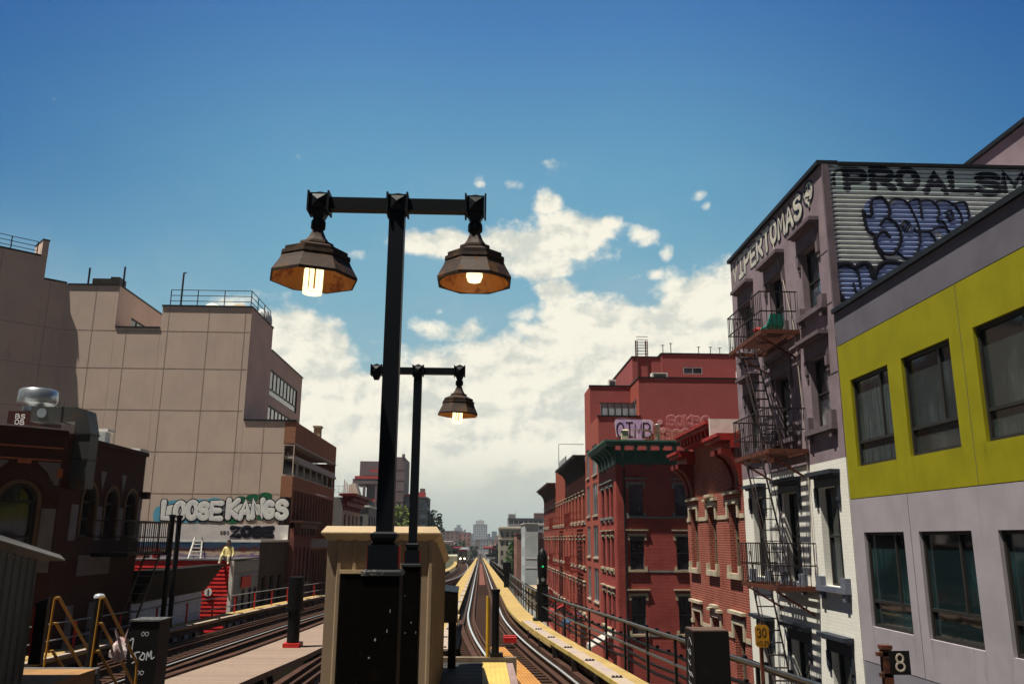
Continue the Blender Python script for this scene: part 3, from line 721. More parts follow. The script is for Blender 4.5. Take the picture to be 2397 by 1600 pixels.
# roof terrace railing and vent of the corner house
rt = T('roof_railing', (9.5,48.6,5.56), 'thin tan metal roof railing above the dark green cornice', 'railing')
m_tan = plain('tan_metal', (.42,.33,.17), .6); mm = MB(); mm.bar((8.7,48.6,6.32),(13.5,48.6,6.20),.04); mm.bar((8.7,48.6,5.62),(13.5,48.6,5.62),.03)
for k in range(27): mm.box(8.72+k*.18,8.74+k*.18,48.59,48.61,5.56,6.28)
mm.build('baluster', m_tan, rt, split=True)
mm = MB(); mm.box(8.25,8.62,48.5,48.85,5.56,6.25); mm.hexa([(8.2,48.45,6.25),(8.67,48.45,6.25),(8.67,48.9,6.25),(8.2,48.9,6.25),(8.35,48.55,6.34),(8.55,48.55,6.34),(8.55,48.75,6.34),(8.35,48.75,6.34)]); tag(mm.build('roof_chimney', plain('cream_plaster',(.55,.50,.36),.8)), 'cream plastered stub chimney at the corner of the green cornice roof','chimney')
mm = MB(); mm.lathe((10.45,48.9,5.56),[(.16,0),(.16,1.05),(.19,1.06),(.20,1.12),(.05,1.16)],14); tag(mm.build('vent_pipe', plain('galvanised_steel',(.50,.52,.52),.4,.5)), 'galvanised round vent pipe behind the tan roof railing', 'vent pipe')

# ---- tall salmon red block behind it, in stepped tiers
bE = T('apartment_block', (XR+4, 60, gz(60)), 'tall plain salmon red apartment block stepping up in tiers behind the green cornice', 'building')
m_brickE = brick('salmon_brick', (.34,.078,.055), (.30,.068,.05), (.33,.10,.075), 1.0, .18, .010)
m_brickE2 = brick('salmon_brick_shaded', (.31,.082,.078), (.275,.072,.07), (.31,.105,.098), 1.0, .16, .010)  # same brick, cooler and slightly darker for faces that catch less sun
ew = [(56.2,58.5),(60.15,61.75)]; er = [(1.62,3.75),(-1.15,.95),(-4.0,-1.85),(4.35,6.4)]
opE = [(a,b,c,d) for a,b in ew for c,d in er]+[(60.2,61.7,7.4-.15,9.2)]
mm = MB(); mm.wall(PR,YD1+.02,62.4,gz(60),8.05,[o for o in opE if o[3] < 8],.2); mm.wall(PR,59.22,62.4,8.06,10.82,[],.2)
mm.build('street_wall', m_brickE, bE)
PE = FY(55.22)
mm = MB(); mm.wall(PE,XR,20,4.0,8.05,[],.2); mm.wall(FY(59.22),XR,10.74,8.06,10.82,[(8.9,9.9,8.4,9.0)],.15)
mm.wall(FY(56.0),10.75,20,8.06,10.85,[],.2)
mm.build('wall', m_brickE2, bE)
mm = MB(); mm.wall(RX(10.75),56.0,66,8.06,10.85,[(56.9,58.6,8.2,9.6)],.15); mm.build('inner_wall', m_brickE, bE, split=True)
mm = MB(); mm.box(XR+.25,20,55.45,62.38,gz(60),7.9); mm.box(XR+.25,10.8,59.45,62.38,7.9,10.8); mm.box(10.95,20,56.3,70,7.9,10.8)
mm.box(11.1,20,60.0,72,10.8,13.2); mm.box(13.25,20.1,59.8,72.1,10.8,13.42); mm.build('upper_tier', m_brickE2, bE, split=True)
mm = MB(); mm.wbox(PE,XR-.05,10.7,8.05,8.14,-.25,.06); mm.wbox(FY(59.22),XR-.05,10.74,10.82,10.92,-.3,.05); mm.wbox(FY(56),10.70,20.1,10.85,10.95,-.3,.05); mm.wbox(RX(10.75),56.32,66,10.85,10.95,-.3,.05)
mm.box(11.05,13.24,59.95,72,13.2,13.28); mm.box(13.2,20.2,59.75,72.2,13.42,13.52); mm.build('coping', m_trimblack, bE, split=True)
for a,b,c,d in opE:
    if d < 8: window(bE,PR,a,b,c,d,.12,plain('grey_frame',(.30,.31,.32),.5),m_glassb,.07,None,.5,sill=(.05,.1,.08,m_stone))
window(bE,FY(59.22),8.9,9.9,8.4,9.0,.1,m_frame,m_glassb,.05,None,.5)
window(bE,RX(10.75),56.9,58.6,8.2,9.6,.1,plain('grey_frame',(.30,.31,.32),.5),m_glassw,.06,None,.5)
window(bE,FY(59.75),14.8,16.2,11.9,12.4,-.10,plain('grey_frame',(.30,.31,.32),.5),m_glassb,.05,None,.5)
mm = MB(); mm.wbox(PE,8.0,10.3,8.14,8.95,-.12,-.08); mm.build('balcony_glass', glass('milky_glass',(.25,.29,.32),(.42,.47,.50),.2,1.2), bE)
mm = MB()
for k in range(6): mm.wbox(PE,8.0+k*.46,8.03+k*.46,8.14,9.0,-.08,-.04)
mm.wbox(PE,7.9,10.4,8.95,9.0,-.13,-.03); mm.build('balcony_rail', m_frame, bE, split=True)
mm = MB()
for k in range(2): mm.box(11.48+k*.75,11.54+k*.75,59.9,59.97,10.9,14.45)
for k in range(8): mm.box(11.45,12.30,59.9,59.94,13.2+k*.22,13.24+k*.22)
for k in range(2): mm.box(11.45+k*.75,11.55+k*.75,60.5,60.57,13.28,14.6)
mm.build('roof_ladder', rusty('brown_iron',(.10,.04,.03),(.10,.04,.03),.4,.7), bE)
for k, (xx,hh) in enumerate(((13.5,.7),(14.1,.85),(16.2,.6),(17.1,.6),(17.8,.55),(18.8,.6))):
    mm = MB(); mm.tube([(xx,60.3,13.5),(xx,60.3,13.5+hh)],.03,6); mm.box(xx-.12,xx+.12,60.27,60.33,13.5+hh,13.54+hh)
    tag(mm.build('roof_pipe', m_trimblack), 'thin capped vent pipe on the roof edge of the tallest salmon tier, one of six', 'pipe', 'vent pipes on the tallest salmon roof')
for xx, yy, zz, w_, h_, lb in ((12.3,56.5,10.95,1.1,.35,'low white cooling unit on the middle salmon tier, near its left corner'),(18.2,56.5,10.95,.75,.6,'tall white cooling unit on the middle salmon tier, toward its right'),(9.5,59.8,10.9,.5,.5,'small white vented box on the narrow left salmon tier')):
    o = T('cooling_unit',(xx,yy,zz),lb,'air conditioner'); mm = MB(); mm.box(xx-w_/2,xx+w_/2,yy-.3,yy+.3,zz,zz+h_); mm.build('casing', m_white, o)
    mm = MB()
    for k in range(4): mm.box(xx-w_*.4,xx+w_*.4,yy-.315,yy-.303,zz+h_*(.2+.17*k),zz+h_*(.28+.17*k))
    mm.build('grille', m_frame, o)
# graffiti on the salmon wall above the green cornice
m_lilac = plain('lilac_spray_paint', (.44,.36,.66), .6, 0, .35, 3, (.60,.56,.70), bmp=0); m_palesp = plain('white_spray_paint', (.72,.70,.70), .6, 0, .2, 4, bmp=0)
m_pinksp = plain('faded_pink_spray', (.52,.28,.30), .7, 0, .2, 4, bmp=0); m_pinksp2 = plain('faded_rose_spray', (.40,.13,.12), .7, 0, .2, 4, bmp=0)
mm = MB(); mm.mi = 1
pl_ = [(8.95,7.55),(9.0,7.85),(9.35,7.95),(10.5,7.85),(11.3,7.80),(11.48,7.65),(11.45,7.0),(11.25,6.7),(10.6,6.45),(9.6,6.45),(9.05,6.75)]
mm.prism([(10.2+(a-10.2)*1.04, 7.2+(c-7.2)*1.08) for a,c in pl_],PE,.002,.015); mm.mi = 0; mm.prism(pl_,PE,.002,.03)
g_ = mm.build('lilac_graffiti',[m_lilac,m_palesp],bE)
mm = MB(); letters(mm,PE,'OIMB',9.05,6.7,.50,.95,.10,.10,.015,base=.03,wob=.05); mm.build('lilac_lettering', m_ink, g_)
bubble(bE,'pink_graffiti',PE,'SOKBO',12.5,7.45,.45,.60,.14,.20,m_pinksp2,m_pinksp,wob=.12,ol=.35,h=.010)
bubble(bE,'pink_graffiti',PE,'BOSKD',12.2,6.5,.50,.62,.12,.22,m_pinksp2,m_pinksp,wob=.12,ol=.3,h=.010)
mm = MB(); mm.lathe(PE.p(12.0,7.7,.004),[(.18,0),(.16,.02)],14,M=Matrix.Rotation(R(90),3,'X')); mm.lathe(PE.p(12.15,7.15,.004),[(.2,0),(.18,.02)],14,M=Matrix.Rotation(R(90),3,'X')); mm.build('pink_blob', m_pinksp, bE)
# ---- row of red tenements further down on the right
m_brickF = brick('row_brick', (.30,.058,.034), (.24,.045,.030), (.26,.085,.06), 1.0, .25, .012)
m_brickF2 = brick('row_brick_dark', (.26,.052,.034), (.21,.040,.028), (.22,.08,.06), 1.0, .3, .012)
m_corblk = plain('black_cornice_paint', (.022,.020,.020), .6, 0, .3, 3); m_corbrn = plain('brown_cornice_paint', (.085,.035,.025), .65, 0, .3, 3)
def row_house(y0, y1, zt, label, bm, cm, nwin, corn, rows=((1.4,3.3),(-1.9,.0),(-5.2,-3.3))):
    o = T('row_house', (XR,(y0+y1)/2,gz(y0)), label, 'building', 'row of red brick tenements'); step = (y1-y0)/nwin
    ops = [(y0+step*(k+.5)-.48, y0+step*(k+.5)+.48, c, d) for k in range(nwin) for c,d in rows]
    MB().wall(PR,y0+.02,y1,gz(y1),zt-.6,ops+[(y0+.4,y1-.4,gz(y0)+.1,gz(y0)+2.9)],.2).build('wall', bm, o)
    mm = MB(); mm.box(XR+.25,20,y0+.02,y1-.02,gz(y1),zt-.3); mm.build('body', bm, o)
    for a,b,c,d in ops: window(o,PR,a,b,c,d,.18,m_frame,m_glass,.07,.5,None,sill=(.12,.14,.12,m_stone),hood=mk_hood(m_stone,.13,.26,.06,.12,.05))
    mm = MB()
    if corn:
        mm.wbox(PR,y0+.02,y1,zt-.6,zt-.15,.003,.25); mm.wbox(PR,y0-.1,y1+.1,zt-.15,zt,.003,.95)
        for k in range(int((y1-y0)/.9)): bracket(mm,PR,y0+.1+k*.9,y0+.3+k*.9,zt-.15,zt-1.5,.8)
    else: mm.wbox(PR,y0+.02,y1,zt-.6,zt-.5,-.3,.06)
    mm.build('cornice', cm, o, split=True); 
    mm = MB()
    for c,d in rows: mm.wbox(PR,y0+.02,y1,c-.30,c-.18,.003,.04)
    mm.build('string_course', m_stone, o, split=True)
    return o
row_house(62.45,77.4,6.18,'red tenement with a black overhanging cornice next to the salmon block',m_brickF,m_corblk,6,True)
row_house(77.45,87.6,7.4,'red tenement with a plain raised parapet between two corniced ones',m_brickF,m_stone,4,False)
row_house(87.65,104,5.75,'red tenement with a brown overhanging cornice at the far end of its row',m_brickF2,m_corbrn,7,True)
o = T('glass_parapet',(8.5,82,6.9),'small grey glazed roof guard on the plain red tenement','railing'); mm = MB(); mm.box(8.0,8.05,79,86,6.9,7.65); mm.build('glass_panel', glass('milky_glass'), o)
mm = MB()
for k in range(8): mm.box(7.98,8.07,79+k,79.06+k,6.8,7.7)
mm.build('post', m_frame, o, split=True)
o = T('roof_mast',(9,78.5,6.2),'thin grey frame mast above the black cornice','mast'); mm = MB(); mm.tube([(8.0,86,6.8),(8.0,86,9.6),(10.6,86,9.6)],.035,6); mm.build('pole', m_frame, o)
# fire escapes on the row
for (y0,y1,lb) in ((64.5,68.5,'red iron fire escape on the tenement with the black cornice'),(80,84,'red iron fire escape on the tenement with the plain parapet')):
    o = T('fire_escape',(XR-.02,(y0+y1)/2,-7.5),lb,'fire escape'); m_fr = rusty('red_iron',(.20,.025,.018),(.09,.02,.014),.4,.6)
    for zb in (1.0,-2.3,-5.6):
        mm = MB(); 
        for k in range(9): mm.box(XR-1.0+k*.11,XR-.95+k*.11,y0,y1,zb-.06,zb)
        mm.box(XR-1.04,XR-.02,y0-.04,y0,zb-.1,zb+.02); mm.box(XR-1.04,XR-.02,y1,y1+.04,zb-.1,zb+.02); mm.build('platform', m_fr, o)
        mm = MB()
        for zz in (zb+.5,zb+1.0): mm.bar((XR-1.02,y0,zz),(XR-1.02,y1,zz),.04); mm.bar((XR-1.02,y0,zz),(XR-.02,y0,zz),.04); mm.bar((XR-1.02,y1,zz),(XR-.02,y1,zz),.04)
        for k in range(22): yy = y0+(y1-y0)*k/21; mm.box(XR-1.03,XR-1.01,yy-.012,yy+.012,zb,zb+1)
        mm.build('railing', m_fr, o)
        mm = MB(); a, b = y1-.4, y0+.8
        for xx in (XR-.9,XR-.45): mm.bar((xx,a,zb),(xx,b,zb-3.3 if zb > -5 else zb-2),.04,.09)
        for k in range(12): q = k/12; mm.box(XR-.88,XR-.47,a+(b-a)*q-.07,a+(b-a)*q+.07,zb-3.3*q-.015,zb-3.3*q+.01)
        mm.build('ladder', m_fr, o)

# ---- white walled building and others beyond
def simple(name, x0, x1, y0, y1, zt, mat, label, cat='building', group=None, wins=None, face='Y', roofm=None, glassm=None, base=None):
    """a plain building: walls with real recessed windows on the faces seen from the line"""
    zb = gz(y0)-.2 if base is None else base
    o = T(name, ((x0+x1)/2,(y0+y1)/2,zb), label, cat, group)
    mm = MB(); gl = MB(); P = FY(y0)
    ops = []
    if wins:
        nu, nv, wu, wv, z0, z1 = wins; su = (x1-x0)/nu; sv = (z1-z0)/nv
        ops = [(x0+su*(i+.5)-wu/2, x0+su*(i+.5)+wu/2, z0+sv*(j+.5)-wv/2, z0+sv*(j+.5)+wv/2) for i in range(nu) for j in range(nv)]
    dp = .18 if not wins else max(.18, .1*wins[2])
    mm.wall(P,x0,x1,zb,zt,ops,dp,dp+.1)
    sd = LX(x1) if x1 < 0 else RX(x0); ops2 = []
    if wins:
        n2 = max(1,int((y1-y0)/su)); s2 = (y1-y0)/n2
        ops2 = [(y0+s2*(i+.5)-wu/2, y0+s2*(i+.5)+wu/2, z0+sv*(j+.5)-wv/2, z0+sv*(j+.5)+wv/2) for i in range(n2) for j in range(nv)]
    mm.wall(sd,y0,y1,zb,zt,ops2,dp,dp+.1)
    mm.box(x0+dp+.05 if x1 > 0 else x0, x1-dp-.05 if x1 < 0 else x1, y0+dp+.05, y1, zb, zt-.15)
    if name.startswith('distant'): gl = mm; gl.mi = 1
    for a,b,c,d in ops: gl.wbox(P,a,b,c,d,-dp-.03,-dp+.04)
    for a,b,c,d in ops2: gl.wbox(sd,a,b,c,d,-dp-.03,-dp+.04)
    mm.build('wall', [mat, glassm or m_glass], o)
    n_ = len(ops)+len(ops2)
    if ops and not name.startswith('distant'): gl.build('window', glassm or m_glass, o, kind='stuff' if n_ > 100 else None, split=n_ <= 100)
    rf = MB(); rf.box(x0-.15,x1+.15,y0-.15,y1,zt,zt+.25); rf.build('roof', roofm or m_roof, o)
    return o
m_paleblue = plain('pale_painted_wall', (.50,.54,.56), .8, 0, .2, .4, streak=.3); m_brnwall = brick('brown_brick', (.17,.07,.06), (.14,.055,.05), (.15,.09,.08), .8, .2)
o = T('white_wall_building',(9.5,146,gz(140)),'building with a tall pale painted side wall beside a brown one, past the red row','building')
mm = MB(); mm.wall(FY(140),7.35,9.5,gz(140)-.2,2.5,[],.2); mm.wall(RX(7.35),140,152,gz(140)-.2,2.5,[(141+k*2.6,142+k*2.6,c,c+1.7) for k in range(4) for c in (.2,-3,-6)],.2); mm.build('pale_wall', m_paleblue, o)
mm = MB(); mm.wall(FY(140.4),9.52,16,gz(140)-.2,1.1,[(11.0,11.35,-3.4,-1.2)],.2); mm.build('brown_wall', m_brnwall, o)
mm = MB(); mm.box(7.65,16,140.75,152,gz(140)-.2,.95); mm.box(7.65,9.4,140.35,152,.95,2.4); mm.build('body', m_brnwall, o, split=True)
mm = MB(); mm.box(7.2,9.6,139.8,152,2.5,2.62); mm.box(9.6,16,142,152,2.3,2.62); mm.build('roof', m_white, o, split=True)
for k in range(4):
    for c in (.2,-3,-6): window(o,RX(7.35),141+k*2.6,142+k*2.6,c,c+1.7,.15,m_frame,m_glass,.08,.5)
mm = MB(); mm.wbox(FY(140),7.45,9.4,-3.1,-2.95,.003,.04); mm.wbox(FY(140),7.45,9.4,-4.6,-4.5,.003,.04); mm.build('joint', m_palesp, o, split=True)
bubble(o,'wall_graffiti',FY(140.4),'SOBK',9.7,1.15-1.0,.38,.7,.12,.16,m_pinksp,m_ink,wob=.1)
bubble(o,'wall_graffiti',FY(140.4),'DOLS',9.8,-5.7,.4,.9,.06,.2,m_paleblue,m_pinksp,wob=.1)
o = T('storefront',(8.5,128,gz(128)),'low storefront with a long white sign board and tan awning past the red row','shop')
mm = MB(); mm.box(7.2,14,126,134,gz(126)-.2,-6.9); mm.build('wall', plain('tan_plaster',(.42,.33,.22),.8), o)
mm = MB(); mm.box(8.4,12.4,125.7,125.98,-6.7,-5.6); mm.build('sign_board', m_white, o)
mm = MB(); mm.lathe((10.3,125.68,-6.15),[(.42,0),(.42,.04)],16,M=Matrix.Rotation(R(90),3,'X')); mm.build('sign_emblem', plain('brown_paint',(.18,.14,.08)), o)
mm = MB(); mm.hexa([(7.6,124.6,-7.3),(12.5,124.6,-7.3),(12.5,125.95,-7.3),(7.6,125.95,-7.3),(7.6,124.6,-7.2),(12.5,124.6,-7.2),(12.5,125.95,-6.8),(7.6,125.95,-6.8)]); mm.build('awning', plain('tan_awning',(.55,.42,.28),.8), o)
m_beige = plain('beige_limestone', (.40,.36,.29), .85, 0, .2, .5, streak=.25); m_greyfar = plain('grey_panel_wall', (.27,.26,.27), .8, 0, .2, .3)
o = simple('bank_building',6.8,14.2,300,318,4.1,m_beige,'beige classical building with a heavy pale cornice in the distance on the right',wins=(4,4,.85,1.7,-9.5,3.2),roofm=m_white)
mm = MB(); mm.box(6.5,14.4,299.4,318,3.5,4.1); mm.box(6.6,14.3,299.7,318,-.15,.15); mm.build('cornice', plain('pale_stone',(.55,.50,.40),.8), o, split=True)
o = simple('grey_block',14,36,420,440,9.9,m_greyfar,'grey flat roofed block behind the beige classical building',wins=(9,2,2.0,1.6,4,9.6))
mm = MB(); mm.box(14,17.6,424,430,10.15,12.2); mm.box(17.3,17.45,423,423.2,12.2,14); mm.build('roof_hut', m_greyfar, o)
mm = MB(); mm.box(27,33,424,430,10.15,12.8); mm.build('roof_tank', m_brnwall, o)
simple('narrow_house',7.0,13,163,176,.9,brick('dusty_red_brick',(.30,.12,.09),(.25,.10,.08),(.3,.2,.17),.8),'narrow dusty red house with cream edge just past the pale wall',wins=(2,3,.9,1.6,-8,.4),roofm=m_brnwall)
simple('cream_house',7.2,12,196,214,-1.1,m_beige,'cream house with a pale bay front behind the street tree',wins=(2,2,.9,1.6,-9,-1.6),roofm=plain('copper_green_roof',(.30,.48,.46),.6))

# ---- far city: one house after another on both sides of the line, then towers
cols_ = [('red brick',brick('far_red',(.30,.10,.08),(.25,.08,.06),(.28,.16,.13),.7)),('tan brick',brick('far_tan',(.36,.29,.22),(.32,.26,.2),(.3,.26,.22),.7)),('grey',plain('far_grey_wall',(.28,.29,.31),.85,0,.2,.3)),('brown brick',brick('far_brown',(.18,.10,.08),(.15,.08,.07),(.17,.12,.1),.7)),('cream',plain('far_cream_wall',(.50,.46,.38),.85,0,.2,.3))]
rng = random.Random(11)
k = 0; used = set()
for side in (1,-1):
    y = 330 if side > 0 else 285
    while y < 1000:
        L = rng.uniform(14,30); h = rng.choice((7,9,11,13,10,8)); nm, mt = rng.choice(cols_); x0 = rng.uniform(9.5,12.5) if side > 0 else rng.uniform(12,15)
        wdt = rng.uniform(9,20); a, b = (x0,x0+wdt) if side > 0 else (-x0-wdt,-x0)
        adj = ('low','squat','mid sized','taller')[(h > 7)+(h > 9)+(h > 11)]
        simple('distant_house',a,b,y,y+L,gz(y)+h,mt,f'{adj} {nm} house beside the far elevated line on its {"right" if side > 0 else "left"}',group='far houses along the line',wins=(max(2,int(wdt/3)),max(2,int(h/3.2)),1.1,1.7,gz(y)+.5,gz(y)+h-.5),roofm=rng.choice((m_roof,m_brnwall,m_white)))
        y += L+rng.choice((0,.3,6)); k += 1
for i in range(48):
    y = rng.uniform(520,1250) if i < 26 else rng.uniform(900,1750); x = (rng.uniform(-150,-30) if i%2 else rng.uniform(30,110)) if i < 26 else rng.uniform(-85,60); h = rng.uniform(10,22) if i < 26 else rng.uniform(9,21); nm, mt = rng.choice(cols_); wdt = rng.uniform(14,30)
    simple('distant_block',x,x+wdt,y,y+18,gz(y)+h,mt,f'{nm} block among the hazy far roofs {"left" if x < 0 else "right"} of the line',group='far city blocks',wins=(int(wdt/3.2),int(h/3.4),1.4,1.9,gz(y)+.5,gz(y)+h-.6))
m_tower = plain('white_tower_panel',(.58,.60,.62),.7,0,.15,.1,bmp=0); m_towerb = plain('blue_tower_glass',(.20,.28,.36),.3,0,.15,.1,bmp=0); m_towerg = plain('grey_tower_wall',(.30,.31,.34),.7,0,.15,.1,bmp=0)
g_tw = glass('tower_glass',(.06,.08,.11),(.16,.20,.24),.15,.3)
o = simple('apartment_tower',-12.4,12.2,1480,1500,24.5,m_tower,'white gridded apartment tower straight above the end of the tracks',wins=(8,13,2.0,2.1,-14,24),glassm=g_tw)
mm = MB(); mm.box(-8,7,1484,1498,24.7,31.5); mm.box(-3,3,1486,1496,31.5,33); mm.build('roof_storey', m_tower, o)
o = simple('apartment_tower',-49,-29.5,1500,1520,13.5,m_towerg,'stepped grey tower left of the white gridded one',wins=(7,9,1.5,1.9,-14,13),glassm=g_tw)
mm = MB(); mm.box(-46,-32,1503,1517,13.7,19); mm.box(-42,-35,1506,1514,19,24); mm.build('setback', m_towerg, o)
simple('apartment_tower',-29,-11.5,1560,1580,9,m_towerb,'low bluish slab between the stepped grey and white gridded towers',wins=(6,7,1.6,2,-14,8.5),glassm=g_tw)
simple('apartment_tower',-28.5,-25.5,1490,1500,15.5,m_towerg,'very thin grey shaft rising left of the white gridded tower',wins=(1,8,1.5,1.9,-12,15),glassm=g_tw)
simple('apartment_tower',-62,-50,1450,1470,11,m_towerb,'dark bluish block at the left end of the far skyline',wins=(4,7,1.6,2,-14,10.5),glassm=g_tw)
simple('apartment_tower',21,30,1540,1560,13.2,m_towerb,'blue grey tower right of the white gridded one',wins=(3,8,1.6,2,-14,12.8),glassm=g_tw)
simple('apartment_tower',13,19,1600,1620,9.5,m_towerb,'short blue grey slab close right of the white gridded tower',wins=(2,7,1.6,2,-14,9),glassm=g_tw)
o = simple('glass_skyscraper',-97,-90.5,1500,1520,59,m_towerb,'pale blue high tower above the beige shed roof, taller of the pair',wins=(4,24,1.2,2,-14,58),glassm=g_tw)
o = simple('glass_skyscraper',-90.2,-83.3,1490,1512,41,m_towerb,'pale blue high tower above the beige shed roof, shorter of the pair',wins=(4,18,1.2,2,-14,40),glassm=g_tw)
mm = MB(); mm.box(-88.6,-85,1493,1508,41.2,48); mm.build('setback', m_towerb, o)

# ================================================================= LEFT SIDE OF THE STREET (street face x = -11)
XL = -11.0; PL = LX(XL)
# ---- big beige building
YH = 49.5; PH = FY(YH)
bH = T('beige_building', (-18,56,gz(56)), 'large beige rendered building with stepped roof, brown brick street front and graffiti along its side', 'building')
m, t, b, oc = base_mat('beige_render')
x, y, z = t.xyz(oc); n = t.noise(oc,.5,6,.6); g = t.noise(oc,26,4,.6); sv = t.noise(t.comb(t.math('MULTIPLY',x,3.0),t.math('MULTIPLY',z,.25),0),1.3,5,.6)
c = t.mix(t.ramp(n,.35,.7),(.58,.455,.375),(.50,.395,.335)); c = t.mix(t.math('MULTIPLY',t.ramp(g,.4,.75),.3),c,(.43,.34,.28)); c = t.mix(t.math('MULTIPLY',t.ramp(sv,.55,.8),.30),c,(.27,.20,.16))
t.put(b.inputs['Base Color'],c); b.inputs['Roughness'].default_value = .9; bump(t,b,g,.25,.01); m_beigew = m
m_brickH = brick('brown_street_brick', (.34,.115,.055), (.26,.08,.042), (.30,.19,.13), 1.0, .25, .014)
CH = Vector((-.75,-.66,0)).normalized(); CN = Vector((.66,-.75,0)).normalized()
PC = Plane((-25.4,YH,0), CH, CN)          # the angled wing on the left: u grows to the left
zg0 = gz(YH)-.2
mm = MB()
mm.wall(PH,-25.4,-22.24,zg0,14.92,[],.2,.4); mm.wall(PH,-22.23,-19.53,zg0,12.28,[],.2,.4); mm.wall(PH,-19.52,-14.12,zg0,13.66,[],.2,.4)
mm.wall(PH,-14.11,-11.66,zg0,6.72,[],.2,.4); mm.wall(PH,-11.655,XL,3.52,5.40,[(-11.6,XL-.06,3.6,5.3)],.1,.0)
mm.wall(PC,.0,1.28,zg0,15.0,[],.2,.4); mm.wall(PC,1.285,14,zg0,16.37,[],.2,.4)
mm.build('wall', m_beigew, bH)
mm = MB(); mm.wall(LX(-22.23),YH+.01,72,12.3,14.92,[(51.6,58.5,12.5,13.5)],.2); mm.wall(LX(-14.11),YH+.01,54.7,6.75,13.66,[],.2); mm.wall(LX(-14.105),54.72,64.6,6.75,12.15,[(54.9,63.2,9.15,10.95),(54.9,63.2,6.9,8.55)],.2); mm.build('inner_wall', m_beigew, bH, split=True)
for (y0,y1,z0,z1) in ((54.9,63.2,9.15,10.95),(54.9,63.2,6.9,8.55)): window(bH,LX(-14.105),y0,y1,z0,z1,.12,m_trimblack,m_glassw,.09,.28,[k/8 for k in range(1,8)])
window(bH,LX(-22.23),51.6,58.5,12.5,13.5,.12,m_trimblack,m_glassw,.09,None,[k/7 for k in range(1,7)])
mm = MB(); mm.box(-40,-22.6,YH+.5,72,zg0,14.8); mm.box(-22.6,-19.4,YH+.5,64.5,zg0,12.15); mm.box(-19.4,-14.45,YH+.5,54.6,zg0,13.5); mm.box(-19.4,-14.45,54.6,64.5,zg0,12.0); mm.box(-14.6,XL-1.35,YH+.5,63.6,zg0,6.6); mm.box(XL-1.4,XL-.45,YH+.5,63.6,zg0,2.9); mm.box(XL-1.4,XL-.45,YH+.5,63.6,5.5,6.6)
mm.build('body', m_beigew, bH, split=True)
mm = MB()
a, c_ = PC.p(3.25,0,-.45), PC.p(14,0,-.45); 
def wing(u0,u1,z0,z1,n0,n1): mm.hexa([PC.p(u0,z0,n0),PC.p(u0,z0,n1),PC.p(u1,z0,n1),PC.p(u1,z0,n0),PC.p(u0,z1,n0),PC.p(u0,z1,n1),PC.p(u1,z1,n1),PC.p(u1,z1,n0)])
wing(1.29,14,zg0,16.2,-6,-.41); wing(.1,1.27,zg0,14.9,-6,-.41); wing(1.28,1.62,16.38,17.4,-1.7,.004)
mm.build('angled_wing', m_beigew, bH)
mm = MB()
for a,c_,zz in ((-25.35,-22.2,14.92),(-22.2,-19.55,12.28),(-19.55,-14.07,13.66),(-14.07,XL+.02,6.72)): mm.wbox(PH,a,c_,zz,zz+.10,-.45,.06)
mm.wbox(PC,.03,1.27,15.0,15.1,-.4,.06); mm.wbox(PC,1.63,14,16.37,16.47,-.4,.06); mm.wbox(PC,1.25,1.65,17.4,17.48,-1.75,.05)
mm.wbox(LX(-22.23),YH+.46,72,14.92,15.02,-.4,.05); mm.wbox(LX(-14.11),YH+.46,54.75,13.66,13.76,-.4,.05); mm.wbox(LX(-14.105),54.76,64.7,12.15,12.25,-.4,.05)
mm.build('coping', m_trimblack, bH, split=True)
m_joint = plain('dark_joint', (.36,.28,.23), .9, bmp=0)
mm = MB()
for zz in (2.45,4.85,7.3,9.8,12.1,): 
    mm.wbox(PH,-25.3,-14.2 if zz > 6.7 else -11.7,zz,zz+.035,.002,.006); mm.wbox(PC,.06,14,zz,zz+.035,.002,.006)
for xx in (-23.6,-21.55,-19.1,-16.7,-14.5,-12.9): mm.wbox(PH,xx,xx+.03,-.0,14.9 if xx < -22.3 else 12.2 if xx < -19.6 else 13.6 if xx < -14.3 else 6.7,.007,.010)
for uu in (.9,3.6,6.4): mm.wbox(PC,uu,uu+.03,-.0,14.9 if uu < 1.2 else 16.3,.007,.010)
mm.build('joint', m_joint, bH, split=True)
# brick street front with recessed glazing
gl_ops = [(YH+.3,63.5,3.58,5.38)]; mid = [(YH+.55+k*.96,YH+1.37+k*.96,.0,2.72) for k in range(14)]; low2 = [(YH+.55+k*.96,YH+1.37+k*.96,-4.3,-.75) for k in range(14)]
mm = MB(); mm.wall(PL,YH+.0,63.7,5.40,6.66,[],.3,.0); mm.wall(PL,YH,63.7,2.86,3.52,[],.3,.0); mm.wall(PL,YH,63.7,zg0,2.85,mid+low2,.35,.0)
mm.wbox(PH,-11.655,XL+.002,5.42,6.70,-.2,.012); mm.wbox(PH,-11.655,XL+.002,2.30,3.50,-.2,.012); mm.wbox(PL,63.5,63.7,3.5,5.42,-1.4,-.0)
mm.wbox(LX(XL),YH,63.7,6.66,6.70,-.3,0); mm.build('brick_front', m_brickH, bH)
mm = MB(); mm.wbox(PL,YH+.02,63.5,3.52,5.40,-1.3,-1.2); mm.build('recess_glazing', m_glass, bH)
mm = MB(); mm.wbox(PL,YH+.1,63.6,4.55,4.72,-.9,.02); mm.hexa([PL.p(YH+.9,4.3,-.1),PL.p(63.7,4.3,-.1),PL.p(63.7,4.3,.12),PL.p(YH+.9,4.3,.12),PL.p(YH+.9,4.62,-.5),PL.p(63.7,4.62,-.5),PL.p(63.7,4.55,.02),PL.p(YH+.9,4.55,.02)]); mm.wbox(PL,YH,63.8,3.50,3.58,-.4,.06); mm.wbox(PL,YH,63.8,5.34,5.42,-.4,.05)
mm.build('ledge', plain('pale_concrete',(.46,.44,.40),.85,streak=.3), bH, split=True)
mm = MB()
